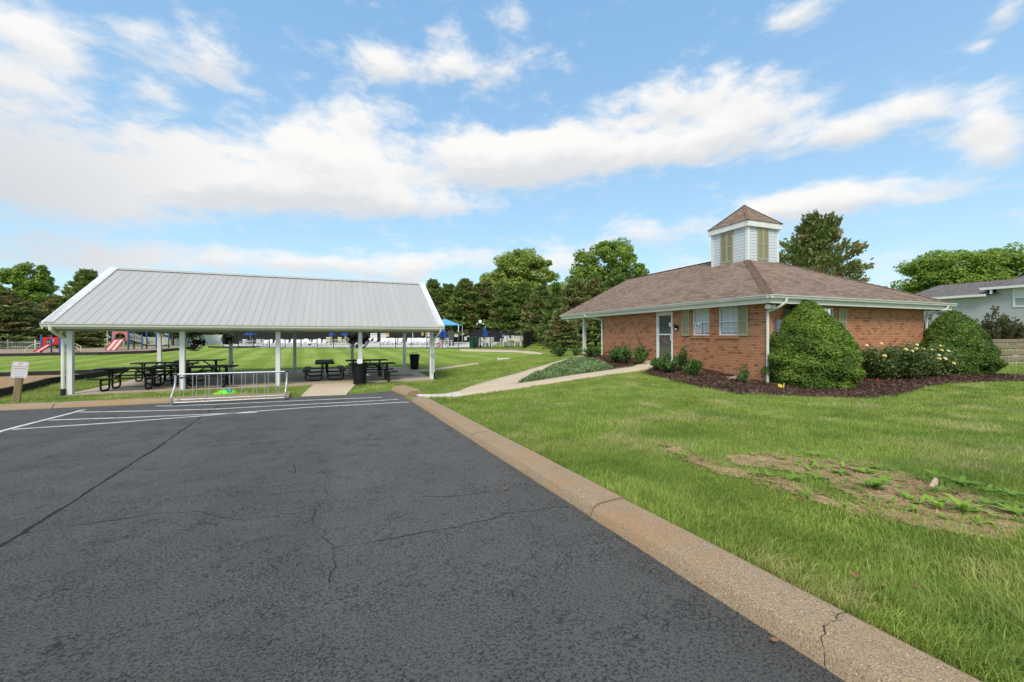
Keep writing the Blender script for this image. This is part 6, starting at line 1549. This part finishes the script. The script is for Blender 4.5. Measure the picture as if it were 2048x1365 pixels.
small_shrub('laurel_shrub', L_laurel, 1313, 744, .62, .48, 420, .11, .048, 'small pale tipped shrub in front of the door', GS)
small_shrub('laurel_shrub', L_laurel, 1337, 748, .95, .78, 950, .12, .052, 'wide glossy shrub in front of the door', GS, .2, 14)
small_shrub('laurel_shrub', L_laurel, 1366, 745, .55, 1.0, 520, .12, .052, 'taller glossy shrub below the left shutter', GS, .2, 7)
small_shrub('laurel_shrub', L_laurel, 1389, 754, .85, .62, 700, .12, .052, 'glossy shrub below the window with the notice', GS, .1, 12)
small_shrub('laurel_shrub', L_laurel, 1489, 767, .50, .62, 260, .10, .045, 'thin sparse shrub near the building corner', GS, .1, 6)
small_shrub('crape_myrtle', L_myrtle, 1990, 716, 2.5, 3.25, 9500, .17, .075, 'bronze tinged bushy shrub in front of the grey house', None, 7.0, 46, .8, 24.5)
small_shrub('tall_shrub', L_myrtle, 1857, 712, 1.3, 2.6, 1600, .15, .07, 'slim dark shrub seen between the building corner and the evergreen mound', None, 5.0, 10, .8, 21)
small_shrub('garden_shrub', L_weed, 2011, 706, 1.0, 1.2, 700, .15, .06, 'bright green shrub behind the grey board fence', None, 7.5, 10, .6, 23.5)

# ground cover between the two walks
JUN = gl([(1036, 768.5), (1060, 758), (1085, 747), (1105, 737), (1130, 727), (1165, 724), (1200, 729), (1228, 738), (1222, 741), (1150, 750.5), (1090, 760.5)])
def juniper():
    P = np.array(JUN); lo, hi = P.min(0), P.max(0); n = 60000; X = rng.uniform(lo[0], hi[0], n); Y = rng.uniform(lo[1], hi[1], n); k = inside(X, Y, JUN); X, Y = X[k], Y[k]
    e = np.minimum(dist_poly(X, Y, JUN) / .6, 1); top = .30 * np.sqrt(e) * (1 + .35 * noise2(X, Y, 1.2)) + .03; Z = G(X, Y) + top * rng.uniform(.55, 1, len(X)); n = len(X)
    D = rvec(n) * .9 + [0, 0, .55]; leaf_mesh('ground_cover', leaf_arrays(np.stack([X, Y, Z], 1), D, rvec(n), .13 * rng.uniform(.6, 1.3, n), .04, .2), L_juniper)['kind'] = 'stuff'
juniper()

# ------------------------------------------------------------------ neighbour: grey house, board fence, stair rail
def grey_house():
    X = 43.6; zl = ZC + 3.05; zh = ZC + 3.52; r_ = empty('grey_house', (X, 14, 0), 0, 'pale grey vinyl sided house with grey shingle roofs at the right edge', 'building'); inv = Matrix.Translation((-X, -14, 0))
    def B(): b = MB(); b.T = inv; return b
    Ys = 15.9; win = (13.35, 14.5, ZC + 2.02, ZC + 3.35)
    b = B()
    for y0, y1, z0, z1 in ((Ys - .6, 20.7, -.8, zl), (4, win[0], -.8, zh), (win[1], Ys - .6, -.8, zh), (win[0], win[1], -.8, win[2]), (win[0], win[1], win[3], zh)): b.face([(X, y0, z0), (X, y1, z0), (X, y1, z1), (X, y0, z1)])
    b.face([(X, Ys - .6, zl), (X + 9, Ys - .6, zl), (X + 9, Ys - .6, zh), (X, Ys - .6, zh)]); b.face([(X, 4, -.8), (X + 10, 4, -.8), (X + 10, 4, zh), (X, 4, zh)]); b.face([(X, 20.7, -.8), (X + 9, 20.7, -.8), (X + 9, 20.7, zl), (X, 20.7, zl)])
    b.build('wall', M_vinyl, r_)
    b = B(); w = .1
    for y0, y1, z0, z1 in ((win[0], win[0] + w, win[2], win[3]), (win[1] - w, win[1], win[2], win[3]), (win[0] + w, win[1] - w, win[2], win[2] + w), (win[0] + w, win[1] - w, win[3] - w, win[3]), (win[0] + w, win[1] - w, (win[2] + win[3]) / 2 - .04, (win[2] + win[3]) / 2 + .04)): b.box(X - .05, X + .06, y0, y1, z0, z1)
    wn = b.build('window', M_trim, r_)
    b = B(); b.box(X + .02, X + .03, win[0] + w, win[1] - w, win[2] + w, (win[2] + win[3]) / 2 - .041); b.build('pane', M_winglass, wn); b = B(); b.box(X + .02, X + .03, win[0] + w, win[1] - w, (win[2] + win[3]) / 2 + .041, win[3] - w); b.build('blind', M_blind, wn)
    b = B(); ov = .35; p = .30
    b.face([(X - ov, Ys - .8, zl), (X - ov, 21.05, zl), (X + 4.2, 20.2, zl + 4.55 * p), (X + 4.2, Ys - .8, zl + 4.55 * p)]); b.face([(X - ov, 21.05, zl), (X + 9, 21.05, zl), (X + 4.2, 20.2, zl + 4.55 * p)]); b.face([(X + 9, 21.05, zl), (X + 9, Ys - .8, zl), (X + 4.2, Ys - .8, zl + 4.55 * p), (X + 4.2, 20.2, zl + 4.55 * p)])
    b.build('roof', M_shingle_gray, r_)
    b = B(); b.face([(X - ov, 4, zh), (X - ov, Ys, zh), (X + 5.5, Ys - 5.5, zh + 5.85 * .5), (X + 5.5, 8, zh + 5.85 * .5)]); b.face([(X - ov, Ys, zh), (X + 11, Ys, zh), (X + 5.5, Ys - 5.5, zh + 5.85 * .5)])
    b.build('upper_roof', M_shingle_gray, r_)
    b = B(); b.box(X - ov - .12, X - ov, Ys - .2, 21.1, zl - .15, zl + .02); b.box(X - ov - .12, X - ov, 4, Ys + .1, zh - .15, zh + .02); b.box(X - ov, X, Ys - .2, 21.0, zl - .14, zl - .10); b.box(X - ov, X, 4, Ys, zh - .14, zh - .10); b.box(X - .1, X + 5, Ys + .001, Ys + .1, zh - .15, zh + .0); b.box(X - ov - .05, X - ov + .1, Ys - .5, Ys - .4, zl, zh - .15)
    b.build('gutter', M_trim, r_)
grey_house()
def board_fence():
    y0 = 10.6; r_ = empty('board_fence', (28.5, y0, gz(28.5, y0)), R(1.0), 'weathered grey four board fence with wire backing behind the evergreen mound', 'fence'); L = 19
    for i in range(9):
        x = i * 2.4; b = MB(); b.box(x - .07, x + .07, .03, .15, -.2, 1.36); b.build('post', M_fencewood, r_)
    b = MB()
    for zz in (.22, .55, .88, 1.20):
        for i in range(8): b.box(i * 2.4 + .01, i * 2.4 + 2.39, -.012 if i % 2 else -.008, .02, zz, zz + .155)
    b.build('board_panel', M_fencewood, r_)
    b = MB()
    for k in range(int(L / .15)): b.tube([(k * .15, .035, 0), (k * .15, .035, 1.34)], .008, 4, caps=False)
    for zz in (.1, .45, .8, 1.15): b.tube([(0, .036, zz), (L, .036, zz)], .008, 4, caps=False)
    b.build('wire_backing', M_cream, r_)
board_fence()
def stair_rail():
    p = at_d(2018, 690, 27.5); q = at_d(2075, 641, 27.0); o0 = Vector((p[0], p[1], gz(p[0], p[1]))); r_ = empty('deck_stair', o0, 0, 'red stained deck stair rail behind the board fence', 'stair'); P, Q = Vector(p) - o0, Vector(q) - o0
    b = MB(); b.beam(P, Q, .14, .05); b.beam(P + Vector((0, 0, -.75)), Q + Vector((0, 0, -.75)), .06, .22); b.build('hand_rail', M_redrail, r_)
    b = MB(); n = 14
    for i in range(n): c = P + (Q - P) * i / (n - 1); b.box(c.x - .02, c.x + .02, c.y - .02, c.y + .02, c.z - .75, c.z)
    b.build('baluster', M_redrail, r_)
    b = MB()
    for c in (P, Q): b.box(c.x - .05, c.x + .05, c.y - .05, c.y + .05, 0, c.z + .05)
    b.build('newel_post', M_redrail, r_)
stair_rail()
def far_house():
    x, y = ud(424, 84); z = gz(x, y); r_ = empty('brick_house', (x, y, z), -YAW, 'distant orange brick house showing under the pavilion roof above the white fence', 'building')
    b = MB(); b.box(-5, 4.5, 0, 8, 0, 3.0); b.build('wall', M_brickfar, r_); b = MB(); b.prism([(-5.5, 2.9), (5, 2.9), (-.3, 5.0)], -.3, 8.3, 1); b.build('roof', M_shingle, r_)
    b = MB(); b.box(-2.5, -1.4, -.04, .02, 1.0, 2.2); b.build('window', M_winglass, r_)
far_house()

# ------------------------------------------------------------------ small things on the lawn
def weed(px, py, size, n, label, tall=False):
    u, v = 1400 + px / 3.1605, 740 + py / 3.1605; x, y = gp(u, v); z = gz(x, y) + .012; nseg = 4; V = []; F = []
    for i in range(n):
        az = i * 2.4 + rng.random() * .5; el = R(62 if tall else 28) * rng.uniform(.5, 1.3); L = size * .56 * rng.uniform(.6, 1.1); w = L * .24; d = np.array([cos(az), sin(az)]); sd = np.array([-sin(az), cos(az)]); b0 = len(V)
        for k in range(nseg + 1):
            t = k / nseg; rad = L * t * cos(el * (1 - .55 * t)); h = L * t * sin(el * (1 - .5 * t)) + .006; ww = w * math.sin(pi * (t * .88 + .10)) * .5 + .002
            V += [(*(d * rad + sd * ww), h + .12 * ww), (*(d * rad), h - .10 * ww), (*(d * rad - sd * ww), h + .12 * ww)]
        for k in range(nseg): a = b0 + 3 * k; F += [[a, a + 1, a + 4, a + 3], [a + 1, a + 2, a + 5, a + 4]]
    o = quads('weed', V, F, L_weed); o.location = (x, y, z); tag(o, label, 'weed', 'broad leaved weeds on the bare soil')
for (px, py, s, n, l) in ((325, 545, .14, 9, 'at the far left end of the bare patch'), (508, 578, .13, 9, 'left of centre at the top of the bare patch'), (730, 553, .26, 10, 'at the top edge of the bare patch, upright one'), (730, 632, .17, 10, 'small, in the left half of the bare patch'), (620, 600, .15, 9, 'small, among the stones left in the bare patch'), (890, 665, .26, 12, 'wide, in the middle of the bare patch'), (925, 600, .22, 10, 'at the top edge right of the upright weed'), (1130, 635, .26, 12, 'dark, on the upper edge of the bare patch'), (1045, 672, .2, 11, 'pale, below the dark edge weed'), (1195, 650, .17, 9, 'small, beside the dark edge weed'), (1500, 690, .27, 11, 'long leaved, above the bleached stick'),
                          (1650, 735, .32, 13, 'largest on the right upper edge of the bare patch'), (1820, 785, .26, 12, 'right of the largest edge weed'), (1520, 785, .2, 10, 'just below the bleached stick'), (1412, 800, .12, 9, 'tiny, left below the bleached stick'), (1290, 815, .11, 8, 'flat and tiny, below the bright weed'), (1805, 865, .22, 11, 'dark, in the right part of the bare patch'), (1970, 815, .28, 11, 'at the right edge of the view, upper one'), (2000, 925, .34, 10, 'large, at the right edge of the view'), (1990, 880, .2, 9, 'small, at the right edge above the large one'), (430, 690, .22, 11, 'in the grass strip, second from left'), (345, 680, .2, 10, 'in the grass strip, leftmost'), (590, 700, .22, 11, 'in the grass strip, middle'), (745, 705, .23, 11, 'in the grass strip, right of the middle'), (1860, 950, .12, 8, 'tiny, near the bottom right of the bare patch'), (1780, 910, .12, 8, 'tiny, below the dark right weed')):
    weed(px, py, s, n, 'broad leaved weed ' + l)
weed(1105, 770, .34, 14, 'bright green broad leaved weed standing tall in the middle of the bare patch', True)
weed(1510, 905, .24, 8, 'thin upright pale weed in the lower bare patch', True); weed(1665, 915, .30, 14, 'spiky upright weed in the lower right bare patch', True)
def stick():
    x, y = gp(1400 + 1480 / 3.1605, 740 + 745 / 3.1605); z = gz(x, y) + .03; b = MB(); b.tube([(-.13, -.02, 0), (0, .0, .012), (.13, .03, .02)], [.02, .026, .018], 6); o = b.build('stick', M_stick, smooth=True); o.location = (x, y, z); o.rotation_euler = (0, 0, .1); tag(o, 'short bleached stick lying on the bare soil', 'stick')
stick()
def leaf_litter(u, v, s, label, on_lot=False):
    x, y = lp(u, v) if on_lot else gp(u, v); z = (float(lotz(x, y)) + .008) if on_lot else gz(x, y) + .055; b = MB(); n = 14; s = s * .66; rr = random.Random(int(u)); c = b.vert((0, 0, .012)); rim = []
    for k in range(n): a = 2 * pi * k / n; q = s * (1.0 if k % 2 == 0 else .62) * (1.25 if k in (0, 7) else 1) * rr.uniform(.85, 1.1); rim.append(b.vert((q * cos(a), q * .72 * sin(a), .012 * rr.random() + (.02 * (q / s) ** 2))))
    for k in range(n): b.f.append([c, rim[k], rim[(k + 1) % n]])
    o = b.build('fallen_leaf', M_brownleaf); o.location = (x, y, z); o.rotation_euler = (0, 0, rr.random() * 6); tag(o, label, 'leaf', 'brown fallen leaves')
leaf_litter(1549, 1290, .045, 'brown fallen oak leaf on the asphalt near the kerb', True); leaf_litter(1603, 1018, .05, 'orange brown fallen leaf in the grass beside the bare strip'); leaf_litter(1712, 1180, .06, 'dark curled leaf in the grass behind the kerb'); leaf_litter(1764, 1204, .05, 'tan fallen leaf in the grass right of the dark one'); leaf_litter(1832, 1203, .04, 'small tan fallen leaf farther right in the grass'); leaf_litter(1010, 982, .045, 'pale fallen leaf lying on the asphalt left of the kerb', True)
def marker_flag(u, v, m, h, label, two=False):
    x, y = gp(u, v); z = gz(x, y); r_ = empty('marker_flag', (x, y, z), -YAW, label, 'flag'); b = MB(); b.tube([(0, 0, 0), (0, 0, h)], .006, 5); b.build('stake', M_dark, r_)
    b = MB()
    if two: b.prism([(-.01, h - .02), (-.12, h + .02), (-.13, h - .06), (-.02, h - .10)], -.01, .0, 1); b.prism([(.01, h - .10), (.04, h + .04), (.06, h + .02), (.04, h - .10)], .0, .01, 1)
    else: b.prism([(0, h), (.035, h - .01), (.04, h - .12), (.008, h - .13)], -.006, .006, 1)
    b.build('flag_cloth', m, r_)
marker_flag(1565, 789, M_yellow, .28, 'yellow plastic marker tag at the mulch edge below the cone shrub', True); marker_flag(1754, 772, M_flagred, .26, 'small red marker flag in the mulch right of the cone shrub')
def sprinkler_cap():
    x, y = gp(1007, 719); b = MB(); b.box(-.4, .4, -.22, .22, -.1, .07); o = b.build('concrete_block', M_apron, bevel=.02); o.location = (x, y, gz(x, y)); o.rotation_euler = (0, 0, -.3); tag(o, 'small pale concrete block in the lawn beyond the pavilion path', 'block')
sprinkler_cap()
def twig_pile():
    x, y = gp(1470, 762); b = MB(); rr = random.Random(8)
    for k in range(9): a = rr.uniform(0, 6.28); c = Vector((rr.uniform(-.2, .2), rr.uniform(-.1, .1), .04 + rr.random() * .06)); d = Vector((cos(a), sin(a), rr.uniform(-.1, .4))) * rr.uniform(.12, .3); b.tube([c - d, c + Vector((0, 0, .03)), c + d], [.009, .011, .005], 5)
    o = b.build('dead_branch', M_stick); o.location = (x, y, gz(x, y) + .02); tag(o, 'bleached dead branches lying on the mulch by the thin shrub', 'branch')
twig_pile()

# ------------------------------------------------------------------ grass
def grass(n_cand):
    lo, hi = math.log(1.35), math.log(62.0); dd = np.exp(rng.uniform(lo, hi, n_cand)); rr_ = rng.uniform(-1.5, 1.9, n_cand)
    X = dd * (CS * rr_ + SN); Y = dd * (-SN * rr_ + CS); ok = np.ones(n_cand, bool)
    for P in KEEP_OUT: ok &= ~inside(X, Y, P)
    # kerb strips
    ok &= dist_poly(X, Y, [KN, KR1], False) > .37 + .03 * rng.random(n_cand); ok &= dist_poly(X, Y, [KB1, KBF], False) > .40; ok &= dist_poly(X, Y, [tuple(cb), tuple(cb2)], False) > .46
    ok &= ~inside(X, Y, JUN)
    for P in (DIRT1, DIRT2):
        i_ = inside(X + noise2(X, Y, 2.2) * .15, Y + noise2(Y, X, 2.0) * .15, P); e = dist_poly(X, Y, P); clump = noise2(X * 2.1 + 4, Y * 2.3, 2.0) > .45; ok &= ~(i_ & (rng.random(n_cand) > .03 + .45 * np.exp(-e / .07) + .6 * clump))
    for P in (DIRT3, DIRT4): i_ = inside(X, Y, P); ok &= ~(i_ & (rng.random(n_cand) > .35))
    patch = noise2(X, Y, .55) + .6 * noise2(X + 7, Y - 3, 1.3)
    ok &= rng.random(n_cand) < np.where(dd < 14, np.clip(.82 + .35 * patch, .4, 1), 1)
    X, Y, dd, patch = X[ok], Y[ok], dd[ok], patch[ok]; n = len(X); Z = G(X, Y) - .004
    tuft = np.clip(noise2(X * 1.7, Y * 1.7, 1.4), 0, 1) + 1.6 * (noise2(X + 3.1, Y - 1.7, 1.55) > .93)
    field = (Y > 24) & (X < 12)
    kp = ~field | (rng.random(n) < .12); X, Y, Z, dd, patch, tuft, field = X[kp], Y[kp], Z[kp], dd[kp], patch[kp], tuft[kp], field[kp]; n = len(X)
    h = rng.gamma(9, 1 / 9, n) * np.where(field, .035, .050 + .026 * tuft) * np.where(dd < 6, 1.0, 1.0); near_kerb = dist_poly(X, Y, [KN, KR1], False) < .75; h = np.where(near_kerb, h * 1.12, h)
    strip = np.zeros(n, bool); e = np.minimum(dist_poly(X, Y, DIRT1), dist_poly(X, Y, DIRT2)); h = h * (1 + .25 * np.exp(-(e / .14) ** 2)); h = np.where((e < .5) & (dd < 7), h * .8, h)
    longb = rng.random(n) < .012; h = np.where(longb & ~field, h * 1.9, h)
    w = np.maximum(.0042, .00082 * dd) * rng.uniform(.7, 1.35, n)
    az = rng.uniform(0, 2 * pi, n); comb = noise2(X * .8, Y * .8, 1.0) * 2.2
    lean = rng.uniform(.15, 1.0, n); dx = np.cos(az) * lean + .28 * np.cos(comb); dy = np.sin(az) * lean + .28 * np.sin(comb)
    fa = rng.uniform(0, 2 * pi, n); sx, sy = np.cos(fa) * w / 2, np.sin(fa) * w / 2
    V = np.empty((n, 5, 3), np.float32)
    V[:, 0] = np.stack([X - sx, Y - sy, Z], 1); V[:, 1] = np.stack([X + sx, Y + sy, Z], 1)
    mx, my, mz = X + dx * h * .28, Y + dy * h * .28, Z + h * .62
    V[:, 2] = np.stack([mx + sx * .8, my + sy * .8, mz], 1); V[:, 3] = np.stack([mx - sx * .8, my - sy * .8, mz], 1)
    V[:, 4] = np.stack([X + dx * h * .85, Y + dy * h * .85, Z + h * (1.05 - .28 * lean)], 1)
    b0 = (np.arange(n) * 5)[:, None]; loops = (b0 + np.array([0, 1, 2, 3, 3, 2, 4])).ravel(); starts = ((np.arange(n) * 7)[:, None] + np.array([0, 4])).ravel()
    o = raw_mesh('grass', V.reshape(-1, 3), loops, starts, L_grass); o['kind'] = 'stuff'
    print('grass blades', n)
grass(1650000)
def thatch():
    """dead straw lying on the bare soil and fading into the turf round it"""
    V = []
    for P in (DIRT1, DIRT2):
        Q = np.array(P); lo, hi = Q.min(0) - .2, Q.max(0) + .2; hi = np.minimum(hi, (11.5, 7)); n = 15000; X = rng.uniform(lo[0], hi[0], n); Y = rng.uniform(lo[1], hi[1], n)
        k = inside(X, Y, P) | (dist_poly(X, Y, P) < .07 * rng.random(n)); k &= rng.random(n) < .15 + .6 * (noise2(X, Y, 2.5) > .1); X, Y = X[k], Y[k]; n = len(X)
        az = rng.uniform(0, 2 * pi, n); D = np.stack([np.cos(az), np.sin(az), rng.normal(size=n) * .22], 1); U = np.stack([-np.sin(az), np.cos(az), rng.normal(size=n) * .4], 1)
        V.append(leaf_arrays(np.stack([X, Y, G(X, Y) + .022 + .012 * rng.random(n)], 1), D, U, .075 * rng.uniform(.4, 1.4, n), .005 * rng.uniform(.7, 1.6, n)))
    leaf_mesh('dead_grass', np.concatenate(V), leaf_mat('straw', (.36, .23, .12), (.60, .44, .26), (.24, .14, .07), None, trans=.1))['kind'] = 'stuff'
thatch()
def seedlings():
    V = []; F = []
    for P, cnt in ((DIRT1, 120), (DIRT2, 60)):
        Q = np.array(P); lo, hi = Q.min(0), np.minimum(Q.max(0), (11, 7))
        for _ in range(cnt):
            x, y = rng.uniform(lo[0], hi[0]), rng.uniform(lo[1], hi[1])
            if not bool(inside(x, y, P)): continue
            z = gz(x, y) + .016; nl = rng.integers(4, 9); L0 = rng.uniform(.035, .10)
            for i in range(nl):
                az = i * 2.4 + rng.random(); L = L0 * rng.uniform(.6, 1.2); up = rng.uniform(.15, .8); d = np.array([cos(az), sin(az)]); sd = np.array([-sin(az), cos(az)]) * L * .16; b0 = len(V)
                for t, wv in ((0, .25), (.55, 1.0), (1.0, .1)):
                    c = d * L * t; h = z + L * up * t * (1.25 - .5 * t)
                    V += [(x + c[0] + sd[0] * wv, y + c[1] + sd[1] * wv, h), (x + c[0] - sd[0] * wv, y + c[1] - sd[1] * wv, h)]
                F += [[b0, b0 + 1, b0 + 3, b0 + 2], [b0 + 2, b0 + 3, b0 + 5, b0 + 4]]
    quads('weed_seedlings', V, F, L_weed)['kind'] = 'stuff'
seedlings()
def mulch_chips():
    """loose bark pieces on the beds, a few spilling over the edge into the grass"""
    V = []
    for P, n in ((MULCH, 30000), (MULCH2, 9000)):
        Q = np.array(P); lo, hi = Q.min(0) - .1, Q.max(0) + .1; X = rng.uniform(lo[0], hi[0], n); Y = rng.uniform(lo[1], hi[1], n)
        k = inside(X, Y, P) | (dist_poly(X, Y, P) < .13 * rng.random(n)); k &= ~((X > BX0) & (Y > BY0)); X, Y = X[k], Y[k]; n = len(X)
        az = rng.uniform(0, 2 * pi, n); D = np.stack([np.cos(az), np.sin(az), rng.normal(size=n) * .35], 1); U = np.stack([-np.sin(az), np.cos(az), rng.normal(size=n) * .5], 1)
        V.append(leaf_arrays(np.stack([X, Y, G(X, Y) + .028 + .02 * rng.random(n)], 1), D, U, .085 * rng.uniform(.4, 1.5, n), .026 * rng.uniform(.6, 1.5, n)))
    leaf_mesh('mulch_chips', np.concatenate(V), leaf_mat('bark chips', (.055, .030, .021), (.30, .175, .12), (.035, .020, .014), None, trans=.02))['kind'] = 'stuff'
mulch_chips()
